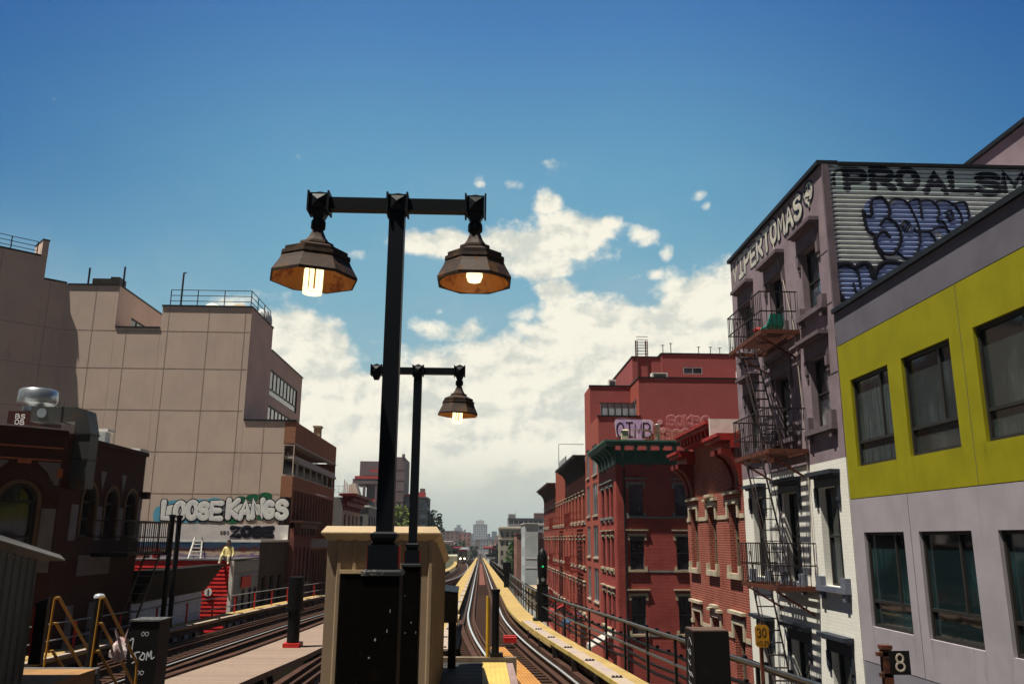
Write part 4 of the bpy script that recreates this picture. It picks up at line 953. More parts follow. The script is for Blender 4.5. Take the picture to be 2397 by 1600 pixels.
for k in range(7): mm.wbox(PL,YH+1.6+k*2.05,YH+1.68+k*2.05,3.58,4.4,-.2,-.1)
for k in range(12): mm.wbox(PL,YH+.9+k*1.1,YH+1.35+k*1.1,4.75,5.2,-1.18,-1.1)
mm.build('mullion', m_white, bH, split=True)
mm = MB(); mm.wbox(PL,YH+.1,63.6,3.56,4.5,-.62,-.55); mm.build('panel', m_trimblack, bH)
for a,b,c,d in mid+low2: window(bH,PL,a,b,c,d,.3,m_trimblack,m_glass,.07,.5)
mm = MB(); mm.wbox(PL,YH+.03,63.68,-.62,-.10,.003,.05); mm.build('spandrel', plain('grey_spandrel',(.14,.15,.15),.6), bH)
# chimney stub on the brick roof
mm = MB(); mm.box(-11.85,-11.40,59.0,59.6,6.7,7.6); mm.box(-11.92,-11.33,58.93,59.67,7.6,7.72); tag(mm.build('roof_chimney', plain('tan_concrete',(.36,.29,.2),.85)), 'tan stub chimney on the brown brick parapet of the beige building', 'chimney')
# roof railings, pipes, plant
def roof_rail(pts, z, h, lb):
    o = T('roof_railing', (*pts[0],z), lb, 'railing'); mm = MB()
    for i in range(len(pts)-1):
        a, b = Vector((*pts[i],z)), Vector((*pts[i+1],z))
        for q in (h,h*.66,h*.33): mm.bar(a+Z_*q,b+Z_*q,.035)
    mm.build('rail', m_trimblack, o)
    mm = MB()
    for i in range(len(pts)-1):
        a, b = Vector((*pts[i],z)), Vector((*pts[i+1],z)); n = max(1,int((b-a).length/1.3))
        for k in range(n+1): q = a+(b-a)*k/n; mm.bar(q,q+Z_*h,.045)
    mm.build('post', m_trimblack, o, split=True)
roof_rail([(-19.2,YH+.3),(-14.3,YH+.3),(-14.3,54.5)],13.76,1.05,'black pipe railing round the middle flat roof of the beige building')
c1, c2 = PC.p(1.8,0,-.3), PC.p(13,0,-.3)
roof_rail([(c1.x,c1.y),(c2.x,c2.y)],16.47,.85,'black pipe railing on the high left roof of the beige building')
for xx,zz,hh,lb in ((-24.55,15.0,1.3,'tall thin roof pipe, left one above the beige wall notch'),(-22.4,15.0,1.4,'tall thin roof pipe, right one above the beige wall notch'),(-18.75,13.76,2.3,'bent thin roof pipe beside the roof railing')):
    mm = MB(); mm.tube([(xx,YH+.8,zz),(xx,YH+.8,zz+hh),(xx+.15,YH+.8,zz+hh+.03)] if 'bent' in lb else [(xx,YH+.8,zz),(xx,YH+.8,zz+hh)],.06,8); tag(mm.build('vent_pipe', m_trimblack), lb, 'pipe')
o = T('roof_unit',(-23.3,YH+1.4,15),'dark grey low roof unit with a sloping screen above the beige wall','air conditioner'); mm = MB(); mm.box(-23.3,-22.75,YH+1,YH+2,15,15.8); mm.build('casing', m_frame, o); mm = MB(); mm.box(-24.5,-23.35,YH+1.2,YH+1.28,15,15.75); mm.build('screen', m_frame, o)
for xx,lb in ((-17.0,'white tented cover on the railed middle roof'),(-15.3,'tan covered heap on the railed middle roof, nearer the corner')):
    mm = MB(); mm.lathe((xx,YH+1.5,13.76),[(.70,0),(.66,.2),(.42,.42),(.2,.52),(.05,.55)],9); tag(mm.build('roof_cover', m_white if 'white' in lb else plain('tan_cover',(.45,.36,.25),.8)), lb, 'cover')
mm = MB(); mm.lathe((-14.6,53.6,12.3+1.46),[(.0,.95),(.35,.85),(.6,.55),(.68,.2),(.68,0)],14); tag(mm.build('roof_dome', plain('clear_plastic',(.62,.66,.68),.2)), 'pale domed skylight at the far corner of the railed middle roof', 'skylight')
# white painted lower side and its graffiti
mm = MB(); mm.mi = 0; mm.wbox(PH,-19.5,-11.05,-.9,.72,.004,.012); m_wpaint = plain('white_wall_paint', (.74,.70,.67), .8, 0, .25, .9, (.56,.54,.57), streak=.3)
mm.build('painted_band', m_wpaint, bH)
m_bubw = plain('pearl_spray_paint', (.80,.80,.76), .6, 0, .15, 2, (.66,.68,.70), bmp=0); m_cyan = plain('cyan_spray_paint',(.13,.42,.58),.6,0,.3,2,bmp=0); m_greensp = plain('green_spray_paint',(.02,.14,.06),.6,0,.3,2,bmp=0)
mm = MB()
for a,c_,rx,rz in ((-18.5,1.25,.32,.50),(-17.5,1.85,.7,.25),(-16.2,1.8,1.0,.35),(-16.6,.95,1.2,.15),(-15.4,1.75,.6,.5)): mm.prism([(a+rx*math.cos(q*.4),c_+rz*math.sin(q*.4)) for q in range(16)],PH,.003,.008+.0007*rx)
mm.build('cyan_cloud', m_cyan, bH)
mm = MB()
for a,c_,rx,rz in ((-14.3,1.1,.55,.35),(-13.9,2.15,.35,.2),(-13.2,2.25,.4,.22),(-12.5,2.35,.4,.22),(-12.8,1.3,1.0,.3)): mm.prism([(a+rx*math.cos(q*.4),c_+rz*math.sin(q*.4)) for q in range(16)],PH,.003,.008+.0007*rx)
mm.build('green_cloud', m_greensp, bH)
mm = MB()
for w_,hh,k_ in ((.78,.004,1),(.70,.007,0)):
    mm.mi = k_; mm.ribbon(PH,smooth([(-18.0,1.45),(-17.0,1.62),(-16.0,1.50),(-15.1,1.62)]),w_,hh,base=.010); mm.ribbon(PH,smooth([(-14.3,1.55),(-13.3,1.60),(-12.3,1.55),(-11.5,1.62)]),w_,hh,base=.010)
mm.build('silver_underlay',[m_bubw,m_ink],bH)
bubble(bH,'bubble_graffiti',PH,'LOOSE',-18.25,1.05,.50,.84,.19,.36,m_bubw,m_ink,wob=.10,ol=.28,h=.012,lift=.016)
bubble(bH,'bubble_graffiti',PH,'KANGS',-14.55,1.12,.50,.88,.20,.36,m_bubw,m_ink,wob=.12,ol=.28,h=.012,lift=.016)
mm = MB(); letters(mm,PH,'ZOSE',-14.25,.12,.44,.44,.17,.30,.03,base=.012,wob=.05); mm.build('black_graffiti', m_ink, bH)
mm = MB(); letters(mm,PH,'SPG',-15.35,1.85,.16,.2,.08,.045,.012,base=.006,wob=.1); letters(mm,PH,'TKE',-15.3,1.5,.16,.2,.08,.045,.012,base=.006,wob=.1); letters(mm,PH,'SBO',-14.9,.2,.12,.16,.06,.03,.012,base=.012,wob=.1); mm.build('small_tags', m_ink, bH)
# ---- low red brick building in front of its street side, with a cornice
bN = T('corner_shop', (-10.8,52.3,gz(52)), 'small dark red brick building with a jutting cornice against the tall brown street front', 'building')
wn = [(50.0+k*1.15,50.55+k*1.15,-2.6,-.55) for k in range(4)]; PN = LX(-10.7)
m_brickN = brick('dark_red_brick', (.20,.060,.045), (.16,.05,.04), (.18,.09,.07), 1.0, .3)
mm = MB(); mm.wall(PN,YH+.02,54.6,zg0,.55,wn+[(50,54.2,-7.9,-5.2)],.25,.28); mm.build('wall', m_brickN, bN)
for a,b,c,d in wn: window(bN,PN,a,b,c,d,.2,m_frame,m_glass,.06,.5,None,sill=(.1,.12,.1,m_stone))
mm = MB(); mm.wbox(PN,YH+.02,54.7,.55,.86,.003,.35); mm.wbox(PN,YH-.1,54.8,.86,.98,-.28,.55)
for k in range(6): mm.wbox(PN,YH+.15+k*.85,YH+.35+k*.85,.15,.55,.003,.3)
mm.build('cornice', m_corbrn, bN, split=True)
# ---- dark brick building with the painted side wall
bK = T('mural_building', (-12,46,gz(46)), 'low dark brick building with a long multicoloured painted side wall and white roof edge', 'building')
YK = 43.2; PK = FY(YK)
m, t, b, oc = base_mat('painted_landscape'); x, y, z = t.xyz(oc); n = t.noise(oc,1.1,6,.65); n2 = t.noise(t.comb(t.math('MULTIPLY',x,.8),t.math('MULTIPLY',z,3.0),0),2.2,6,.7)
h_ = t.math('ADD',t.math('DIVIDE',t.math('SUBTRACT',z,-1.3-gz(46)),1.2),t.math('MULTIPLY',t.math('SUBTRACT',n,.5),.5))
cr = t.new('ShaderNodeValToRGB'); cr.color_ramp.interpolation = 'EASE'; e = cr.color_ramp.elements; e[0].position = 0; e[0].color = (.45,.36,.22,1); e[1].position = 1; e[1].color = (.03,.09,.22,1)
for p_, q in ((.18,(.50,.36,.16)),(.34,(.16,.10,.26)),(.48,(.52,.40,.26)),(.62,(.30,.10,.10)),(.76,(.14,.26,.40))): a_ = e.new(p_); a_.color = (*q,1)
t.put(cr.inputs[0],t.math('ADD',h_,t.math('MULTIPLY',t.math('SUBTRACT',n2,.5),.7))); t.put(b.inputs['Base Color'],cr.outputs[0]); b.inputs['Roughness'].default_value = .8
m_mural = m
mm = MB(); mm.wall(PK,-22,XL,gz(43)-.2,-.22,[],.2); mm.build('painted_wall', m_mural, bK)
m_brickK = brick('dark_brick', (.065,.042,.038), (.05,.035,.032), (.06,.05,.048), 1.0, .3)  # very dark brown brick
kw = [(44.0+k*1.7,44.8+k*1.7,-3.6,-1.9) for k in range(3)]
mm = MB(); mm.wall(PL,YK+.003,YH-.02,gz(43)-.2,-.22,kw+[(44,49,-7.9,-5.2)],.2); mm.build('wall', m_brickK, bK)
for a,b,c,d in kw: window(bK,PL,a,b,c,d,.15,m_frame,m_glass,.06,.5,None,sill=(.08,.1,.08,m_greystone))
mm = MB(); mm.box(-22,XL-.3,YK+.3,YH-.02,gz(43)-.2,-.35); mm.build('body', m_brickK, bK, split=True)
mm = MB(); mm.box(-22,XL+.05,YK-.07,YK+.4,-.22,-.10); mm.box(XL-.35,XL+.05,YK+.4,YH-.02,-.22,-.10); mm.build('roof_edge', m_white, bK, split=True)
# ---- red and grey clapboard building
bJ = T('clapboard_building', (-12,41,gz(41)), 'low building with a red clapboard side wall and a grey clapboard street front', 'building')
YJ = 38.7; PJ = FY(YJ); m_redclap = plain('red_clapboard', (.56,.028,.026), .55, 0, .2, 2, streak=.15); m_greyclap = plain('grey_blue_clapboard', (.20,.235,.28), .6, 0, .2, 2, streak=.15)
def clap(m, P, u0, u1, z0, z1, ops=(), bh=.17):
    z = z0
    while z < z1-.01:
        zz = min(z+bh,z1); seg = [(u0,u1)]
        for o_ in ops:
            if o_[2] < (z+zz)/2 < o_[3]: seg = [q for a,b in seg for q in ((a,min(b,o_[0])),(max(a,o_[1]),b)) if q[1]-q[0] > .01]
        for a,b in seg: m.hexa([P.p(a,z,-.05),P.p(b,z,-.05),P.p(b,z,.035),P.p(a,z,.035),P.p(a,zz,-.05),P.p(b,zz,-.05),P.p(b,zz,.008),P.p(a,zz,.008)])
        z = zz
mm = MB(); clap(mm,PJ,-22,XL-.1,gz(38)-.2,-1.0); mm.build('red_siding', m_redclap, bJ)
jw = [(39.35,39.75,-5.2,-2.5),(40.45,40.85,-5.0,-2.3),(41.6,42.0,-5.0,-2.3),(42.5,42.9,-5.0,-2.3)]
mm = MB(); clap(mm,PL,YJ+.1,YK-.03,gz(38)-.2,-1.55,jw,.2); mm.build('grey_siding', m_greyclap, bJ)
mm = MB(); mm.wbox(PL,YJ+.05,YK-.03,-1.55,-1.05,-.05,.04); mm.build('fascia', plain('light_grey_fascia',(.26,.28,.30),.6), bJ)
mm = MB(); mm.wbox(PJ,XL-.1,XL+.06,gz(38)-.2,-1.0,-.1,.06); mm.build('corner_board', m_white, bJ)
mm = MB(); mm.box(-22,XL-.06,YJ+.06,YK-.02,gz(38)-.2,-1.12); mm.build('body', m_greyclap, bJ, split=True)
mm = MB(); mm.box(-22,XL+.08,YJ-.06,YK-.02,-1.0,-.94); mm.build('roof', m_roof, bJ, split=True)
for a,b,c,d in jw: window(bJ,PL,a,b,c,d,.04,m_frame,m_glass,.05,.5)
mm = MB(); mm.wbox(PL,40.1,41.7,-2.25,-1.75,.04,.09); mm.build('sign_board', m_redpaint, bJ)
mm = MB(); mm.lathe(PJ.p(-11.95,-2.35,.05),[(.17,0),(.17,.03)],18,M=Matrix.Rotation(R(90),3,'X')); q_ = mm.build('round_sign', m_white, bJ)
mm = MB(); mm.wbox(PJ,-11.97,-11.93,-2.48,-2.22,.085,.095); mm.build('sign_mark', m_ink, q_)
# things on the red roof
def stepladder(x,y,z,h,lb,lean=.35):
    o = T('ladder',(x,y,z),lb,'ladder'); mm = MB()
    for s in (-1,1): mm.bar((x+s*.27,y,z),(x+s*.16,y+lean,z+h),.06)
    mm.build('rail', m_white, o); mm = MB()
    for k in range(1,6): q = k/6; mm.box(x-.26+.1*q,x+.26-.1*q,y+lean*q-.06,y+lean*q+.06,z+h*q-.02,z+h*q+.02)
    mm.box(x-.17,x+.17,y+lean-.1,y+lean+.1,z+h,z+h+.03); mm.build('step', m_white, o)
    mm = MB()
    for s in (-1,1): mm.bar((x+s*.27,y+lean*2,z),(x+s*.16,y+lean,z+h),.03)
    mm.build('back_leg', m_frame, o)
stepladder(-13.0,39.6,-.94,.95,'white stepladder on the red roof in front of the painted wall')
stepladder(-16.6,39.6,-.94,1.05,'white stepladder at the left of the red roof, near the dark fire escape')
mm = MB(); mm.lathe((-14.9,40,-.94),[(.14,0),(.18,.36),(.19,.37)],12); tag(mm.build('bucket', m_redpaint), 'red bucket on the roof between two white stepladders', 'bucket')
for xx,h_,col,lb in ((-16.0,.3,(.06,.055,.06),'dark crate at the left on the red clapboard roof'),(-15.6,.22,(.30,.12,.08),'brown low box beside the dark crate on the red roof')):
    mm = MB(); mm.box(xx-.25,xx+.25,40,40.5,-.94,-.94+h_); mm.box(xx-.27,xx+.27,39.98,40.52,-.94+h_,-.92+h_); tag(mm.build('crate', plain(lb,col,.8)), lb, 'crate')
# ---- white clapboard shop with a dark cornice
bS = T('white_shop', (-12,31,gz(31)), 'low white and blue clapboard shop under a wide dark cornice', 'building')
m_bluew = plain('blue_white_clapboard', (.56,.63,.74), .6, 0, .2, 2, streak=.2)
sw = [(28.6+k*1.25,29.3+k*1.25,-4.6,-3.3) for k in range(5)]
mm = MB(); clap(mm,PL,27.9,34.7,gz(31)-.2,-1.95,sw,.2); mm.build('siding', m_bluew, bS)
mm = MB(); mm.box(-22,XL-.06,27.9,34.68,gz(31)-.2,-1.6); mm.build('body', m_bluew, bS, split=True)
for a,b,c,d in sw: window(bS,PL,a,b,c,d,.04,m_frame,m_glass,.06,.5)
m_darkcor = plain('dark_brown_cornice', (.010,.007,.006), .7, 0, .3, 2)
mm = MB(); mm.wbox(PL,27.9,34.75,-2.05,-1.9,.003,.12)
mm.hexa([PL.p(27.88,-1.95,.0),PL.p(34.75,-1.95,.0),PL.p(34.8,-1.95,.15),PL.p(27.88,-1.95,.15),PL.p(27.88,-1.15,-.1),PL.p(34.9,-1.15,-.1),PL.p(35.1,-1.15,.62),PL.p(27.88,-1.15,.62)]); mm.wbox(PL,27.88,35.2,-1.15,-1.05,-.1,.70)
mm.build('cornice', m_darkcor, bS, split=True)
mm = MB(); mm.wbox(PL,28,34.6,-2.32,-2.28,.04,.055); mm.build('trim', m_frame, bS)

# ---- near dark brick corner building with arched windows
bI = T('arched_corner_building', (-12,24,gz(24)), 'dark brick corner building with round arched windows, in shade at the left', 'building')
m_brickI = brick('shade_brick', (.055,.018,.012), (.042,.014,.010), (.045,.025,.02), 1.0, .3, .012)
m_pier = plain('grey_painted_pier', (.17,.155,.16), .85, 0, .25, 3, streak=.3); m_terra = plain('terracotta', (.42,.13,.065), .8, 0, .3, 4)
YI0, YI1, ZI = 22.5, 27.86, 2.68
PI_C = Plane((XL,YI0,0), CH, CN)
def arch_wall(m, P, u0, u1, v0, v1, arches, depth):
    """wall with round arched openings: arches = (centre, half width, sill, spring)"""
    arches = sorted(arches); cur = u0
    for c, hw, s, sp in arches:
        if c-hw > cur: m.quad(P.p(cur,v0),P.p(c-hw,v0),P.p(c-hw,v1),P.p(cur,v1))
        m.quad(P.p(c-hw,v0),P.p(c+hw,v0),P.p(c+hw,s),P.p(c-hw,s)); N = 14
        pts = [(c-hw*math.cos(math.pi*k/N), sp+hw*math.sin(math.pi*k/N)) for k in range(N+1)]
        for k in range(N):
            (a,za),(b,zb) = pts[k], pts[k+1]; m.quad(P.p(a,za),P.p(b,zb),P.p(b,v1),P.p(a,v1)); m.quad(P.p(b,zb),P.p(a,za),P.p(a,za,-depth),P.p(b,zb,-depth))
        for e in (c-hw,c+hw): m.quad(P.p(e,s),P.p(e,sp),P.p(e,sp,-depth),P.p(e,s,-depth))
        m.quad(P.p(c-hw,s),P.p(c+hw,s),P.p(c+hw,s,-depth),P.p(c-hw,s,-depth)); cur = c+hw
    if cur < u1: m.quad(P.p(cur,v0),P.p(u1,v0),P.p(u1,v1),P.p(cur,v1))
def arch_ring(m, P, c, sp, r0_, r1_, n, drop=0):
    N = 16; pts = [(math.cos(math.pi*k/N), math.sin(math.pi*k/N)) for k in range(N+1)]
    for k in range(N):
        (a,za),(b,zb) = pts[k], pts[k+1]
        q = [(c+r0_*a,sp+r0_*za),(c+r1_*a,sp+r1_*za),(c+r1_*b,sp+r1_*zb),(c+r0_*b,sp+r0_*zb)]
        m.hexa([P.p(*p_,.003) for p_ in q]+[P.p(*p_,n) for p_ in q])
    if drop:
        for s in (-1,1): m.wbox(P,*sorted((c+s*r0_,c+s*r1_)),sp-drop,sp,.003,n)
aF = [(24.15,.42,.0,.98),(25.60,.42,.0,.98),(27.0,.42,.0,.98)]; aC = [(.95,.43,-.9,.89),(3.2,.43,-.9,.89),(5.4,.43,-.9,.89)]
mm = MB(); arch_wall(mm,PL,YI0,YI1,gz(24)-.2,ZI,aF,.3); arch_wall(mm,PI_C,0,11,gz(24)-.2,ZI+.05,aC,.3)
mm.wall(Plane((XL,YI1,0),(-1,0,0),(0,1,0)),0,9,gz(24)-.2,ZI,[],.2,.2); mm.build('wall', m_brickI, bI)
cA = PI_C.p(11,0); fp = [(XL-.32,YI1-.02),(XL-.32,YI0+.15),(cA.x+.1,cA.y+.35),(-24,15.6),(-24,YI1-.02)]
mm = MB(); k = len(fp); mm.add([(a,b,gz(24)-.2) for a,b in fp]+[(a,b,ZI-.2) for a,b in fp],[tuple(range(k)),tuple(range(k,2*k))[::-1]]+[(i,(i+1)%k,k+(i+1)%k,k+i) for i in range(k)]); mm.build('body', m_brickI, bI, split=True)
mm = MB()
for c,hw,s,sp in aF: arch_ring(mm,PL,c,sp,hw,hw+.10,.05,.9)
for c,hw,s,sp in aC: arch_ring(mm,PI_C,c,sp,hw,hw+.09,.05,1.7)
mm.build('arch_moulding', plain('brown_moulding',(.12,.075,.045),.8), bI, split=True)
mm = MB()
for c,hw,s,sp in aC: arch_ring(mm,PI_C,c,sp,hw+.16,hw+.44,.04)
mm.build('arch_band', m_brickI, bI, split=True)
mm = MB()
for a,b in ((23.15,23.55),(24.72,25.02),(26.17,26.45),(27.55,27.8)): mm.wbox(PL,a,b,-.1,.85,.003,.03); 
for a,b in ((24.68,25.06),(26.12,26.48)): mm.prism([(a,1.85),(b,1.85),((a+b)/2,1.30)],PL,.003,.02)
mm.wbox(PL,27.56,27.84,.85,1.25,.003,.03); mm.wbox(PL,23.9,25.9,-1.05,-.5,.003,.03)
for a,b in ((23.6,23.95),(24.9,25.2)): mm.wbox(PL,a,b,-3.4,-1.8,.003,.03)
mm.wbox(PI_C,.06,.40,-.9,.70,.003,.02); mm.wbox(PI_C,1.52,2.6,-.9,.70,.003,.02)
mm.prism([(.08,1.88),(.08,1.30),(.20,1.30),(.38,1.62),(.62,1.84),(.62,1.88)],PI_C,.003,.02); mm.prism([(1.30,1.88),(1.32,1.82),(1.62,1.55),(1.80,1.2),(2.35,1.2),(2.60,1.6),(2.85,1.82),(2.85,1.88)],PI_C,.003,.02); mm.build('painted_panel', m_pier, bI, split=True)
mm = MB(); 
for zz in (2.24,1.92): mm.wbox(PI_C,.08,11,zz,zz+.035,.003,.06)
mm.wbox(PI_C,.80,1.10,1.82,1.91,.02,.09); mm.wbox(PI_C,.03,.16,1.50,1.72,.003,.09); mm.build('terracotta_band', m_terra, bI, split=True)
mm = MB(); mm.wbox(PL,YI0,YI1+.05,ZI-.12,ZI,.003,.07); mm.wbox(PL,27.7,YI1+.10,1.2,1.42,.003,.22); mm.wbox(PI_C,0,11,ZI-.06,ZI+.05,.003,.08); mm.build('cornice', m_brickI, bI, split=True)
mm = MB(); mm.hexa([PI_C.p(.2,ZI+.06,-2.0),PI_C.p(11,ZI+.06,-2.0),PI_C.p(11,ZI+.06,.12),PI_C.p(.2,ZI+.06,.1),PI_C.p(.2,ZI+.09,-2.0),PI_C.p(11,ZI+.09,-2.0),PI_C.p(11,ZI+.13,.12),PI_C.p(.2,ZI+.09,.1)]); mm.box(-13.2,XL-.05,YI0+.2,YI1,ZI-.06,ZI-.02); mm.wbox(PL,27.2,YI1+.05,ZI+.0,ZI+.09,-.6,.05); mm.build('roof', plain('white_roof_membrane',(.66,.66,.64),.7,0,.25,2), bI, split=True)
for P,lst in ((PL,aF),(PI_C,aC)):
    for c,hw,s,sp in lst:
        f = MB(); arch_ring(f,P,c,sp,hw-.07,hw-.004,-.12); 
        for e in (c-hw+.004,c+hw-.074): f.wbox(P,e,e+.07,s+.004,sp,-.26,-.14)
        f.wbox(P,c-hw+.07,c+hw-.07,sp-.05,sp+.02,-.26,-.13); f.wbox(P,c-hw+.07,c+hw-.07,s+.004,s+.07,-.26,-.13); f.wbox(P,c-hw+.07,c+hw-.07,(s+sp)/2-.03,(s+sp)/2+.03,-.26,-.13)
        fo = f.build('window', m_frame, bI); g = MB(); N = 14
        g.add([P.p(c-hw,s,-.27),P.p(c+hw,s,-.27)]+[P.p(c+hw*math.cos(math.pi*k/N),sp+hw*math.sin(math.pi*k/N),-.27) for k in range(N+1)],[tuple(range(N+3))]); g.build('pane', m_glass, fo)
# kitchen exhaust fan and duct
o = T('exhaust_fan',(-12.7,24,ZI),'galvanised round roof exhaust fan on a dark red base above the arched building','exhaust fan')
mm = MB(); mm.box(-13.2,-12.2,23.5,24.5,ZI,3.40); mm.build('base', rusty('dark_red_curb',(.030,.006,.005),(.012,.007,.006),.4,.7), o)
mm = MB(); letters(mm,FY(23.5),'BS',-12.98,3.18,.10,.12,.05,.018,.012,base=.0,wob=.1); letters(mm,FY(23.5),'OB',-12.98,3.02,.10,.12,.05,.018,.012,base=.0,wob=.1); mm.build('scrawl', m_palesp, o)
m_galv = plain('galvanised_metal', (.42,.46,.48), .32, .75, .25, 3, bmp=.05)
mm = MB(); mm.lathe((-12.7,24,3.40),[(.36,0),(.36,.17),(.36,.2),(.52,.26),(.52,.30)],28); mm.build('neck', m_galv, o)
mm = MB(); mm.lathe((-12.7,24,3.70),[(.50,0),(.52,.05),(.51,.34),(.46,.38)],28); mm.build('wind_band', m_galv, o)
mm = MB(); mm.lathe((-12.7,24,4.08),[(.46,0),(.34,.05),(.05,.06)],28); mm.build('cap', m_frame, o)
mm = MB(); mm.tube([(-12.2,24,3.6),(-12.0,24,3.75),(-11.95,24,3.75),(-11.95,24,3.45)],.015,6); mm.build('conduit', m_frame, o)
o = T('duct',(-10.8,23.1,1.3),'bulky grey sheet metal duct bending over the roof edge and down the dark brick','duct')
m_duct = rusty('dull_duct_metal',(.050,.052,.052),(.085,.050,.028),.5,.5,.3,1.2)
mm = MB(); mm.box(-12.2,-11.0,22.8,23.35,3.02,3.42); mm.build('horizontal_run', m_duct, o)
mm = MB(); mm.hexa([(-11.0,22.8,2.7),(-10.55,22.8,2.7),(-10.55,23.35,2.7),(-11.0,23.35,2.7),(-11.0,22.8,3.42),(-10.72,22.8,3.34),(-10.72,23.35,3.34),(-11.0,23.35,3.42)]); mm.box(-10.98,-10.56,22.82,23.33,1.25,2.7); mm.build('drop', m_duct, o)
mm = MB()
for zz in (2.68,2.0): mm.box(-11.0,-10.54,22.79,23.36,zz,zz+.04)
mm.box(-11.4,-11.37,22.78,23.37,3.0,3.44); mm.build('flange', m_frame, o, split=True)
mm = MB(); mm.lathe((-11.9,22.79,3.25),[(.13,0),(.13,.03)],16,M=Matrix.Rotation(R(90),3,'X')); mm.build('access_hatch', m_galv, o)
o = T('roof_vent',(-11.6,26.1,ZI),'small white square vent box on the dark arched building roof','vent'); mm = MB(); mm.box(-11.75,-11.4,25.6,25.95,ZI-.1,ZI+.42); mm.build('shaft', m_paleblue, o); mm = MB(); mm.box(-11.85,-11.3,25.5,26.05,ZI+.42,ZI+.5); mm.build('cap', m_white, o)
# black fire escape on its street side
o = T('fire_escape',(XL+.02,26.5,-7),'black iron fire escape on the dark arched corner building','fire escape')
for zb in (-.45,-3.4):
    y0, y1 = 24.6, 27.7
    mm = MB()
    for k in range(9): mm.box(XL+.08+k*.11,XL+.13+k*.11,y0,y1,zb-.05,zb)
    for yy in (y0,y1): mm.box(XL+.02,XL+1.06,yy-.02,yy+.02,zb-.1,zb+.01)
    mm.build('platform', m_black, o); mm = MB()
    for zz in (zb+.45,zb+.9): mm.bar((XL+1.04,y0,zz),(XL+1.04,y1,zz),.035); mm.bar((XL+.02,y1,zz),(XL+1.04,y1,zz),.035); mm.bar((XL+.02,y0,zz),(XL+1.04,y0,zz),.035)
    for k in range(20): yy = y0+(y1-y0)*k/19; mm.box(XL+1.03,XL+1.05,yy-.01,yy+.01,zb,zb+.9)
    for k in range(7): xx = XL+.1+k*.15; mm.box(xx,xx+.02,y1-.01,y1+.01,zb,zb+.9)
    mm.build('railing', m_black, o); mm = MB(); a, b = y1-.3, y0+.6
    for xx in (XL+.5,XL+.95): mm.bar((xx,a,zb),(xx,b,zb-2.9),.03,.08)
    for k in range(1,12): q = k/12; mm.box(XL+.5,XL+.95,a+(b-a)*q-.06,a+(b-a)*q+.06,zb-2.9*q-.012,zb-2.9*q+.01)
    mm.build('ladder', m_black, o)
# two black poles in front of the white shop
for yy,lb in ((28.25,'black slim pole in front of the white shop, left of a pair'),(28.9,'black slim pole in front of the white shop, right of a pair')):
    o = T('utility_pole',(-10.1,yy,gz(28)),lb,'pole','black poles before the white shop'); mm = MB(); mm.tube([(-10.1,yy,gz(28)),(-10.1,yy,.62)],.085,10); mm.build('shaft', m_black, o); mm = MB(); mm.tube([(-10.1,yy,.62),(-10.1,yy,.72)],.11,10); mm.build('cap', m_black, o)

# ---- further down on the left
m_m = plain('grey_side_render', (.20,.19,.185), .9, 0, .25, 1, streak=.3)
o = T('cornice_house',(-12.5,72,gz(70)),'grey house with a deep dark red cornice and the number 15 sprayed on its side','building')
mm = MB(); mm.wall(FY(68),-20,XL,gz(68)-.2,3.2,[],.2); mm.build('side_wall', m_m, o)
hw = [(69+k*2.2,69.8+k*2.2,c,c+1.9) for k in range(4) for c in (.0,-3.2,-6.4)]
mm = MB(); mm.wall(PL,68.01,78,gz(68)-.2,2.6,hw,.2); mm.build('wall', plain('pale_facade',(.40,.36,.33),.8,streak=.3), o)
for a,b,c,d in hw: window(o,PL,a,b,c,d,.15,m_frame,m_glass,.07,.5,None,sill=(.1,.12,.1,m_stone))
mm = MB(); mm.box(-20,XL-.3,68.25,78,gz(68)-.2,3.0); mm.build('body', m_m, o, split=True)
mm = MB(); mm.wbox(PL,67.9,78,2.55,3.0,.003,.35); mm.wbox(PL,67.8,78.1,3.3,3.5,-.3,1.05); mm.wbox(PL,67.9,78,3.0,3.3,.003,.75)
for k in range(11): bracket(mm,PL,68.1+k*.9,68.4+k*.9,3.3,2.2,.85)
mm.build('cornice', m_redcor2, o, split=True)
mm = MB(); letters(mm,FY(68),'15',-13.1,2.3,.35,.75,.25,.14,.02,base=.0); mm.build('number', m_ink, o)
mm = MB(); mm.hexa([(-10.9,70.4,3.5),(-10.1,70.4,3.5),(-10.1,72,3.5),(-10.9,72,3.5),(-11.0,70.4,4.3),(-10.45,70.4,4.5),(-10.45,72,4.5),(-11.0,72,4.3)]); mm.build('cornice_pediment', plain('cream_white_metal',(.75,.72,.62),.6), o)  # off-white metal piece
o = T('mesh_fence',(-12.2,68.3,3.2),'thin red mesh guard on the grey house roof beside the red cornice','fence'); mm = MB()
for k in range(8): mm.bar((-13.6+k*.36,68.3,3.2),(-13.6+k*.36,68.3,4.15),.02)
for q in (3.6,4.1): mm.bar((-13.6,68.3,q),(-11,68.3,q),.02)
for k in range(7): mm.bar((-11,68.3+k*.8,3.4),(-11,68.3+k*.8,4.6-k*.1),.05)
mm.build('mesh', rusty('red_mesh',(.35,.05,.03)), o)
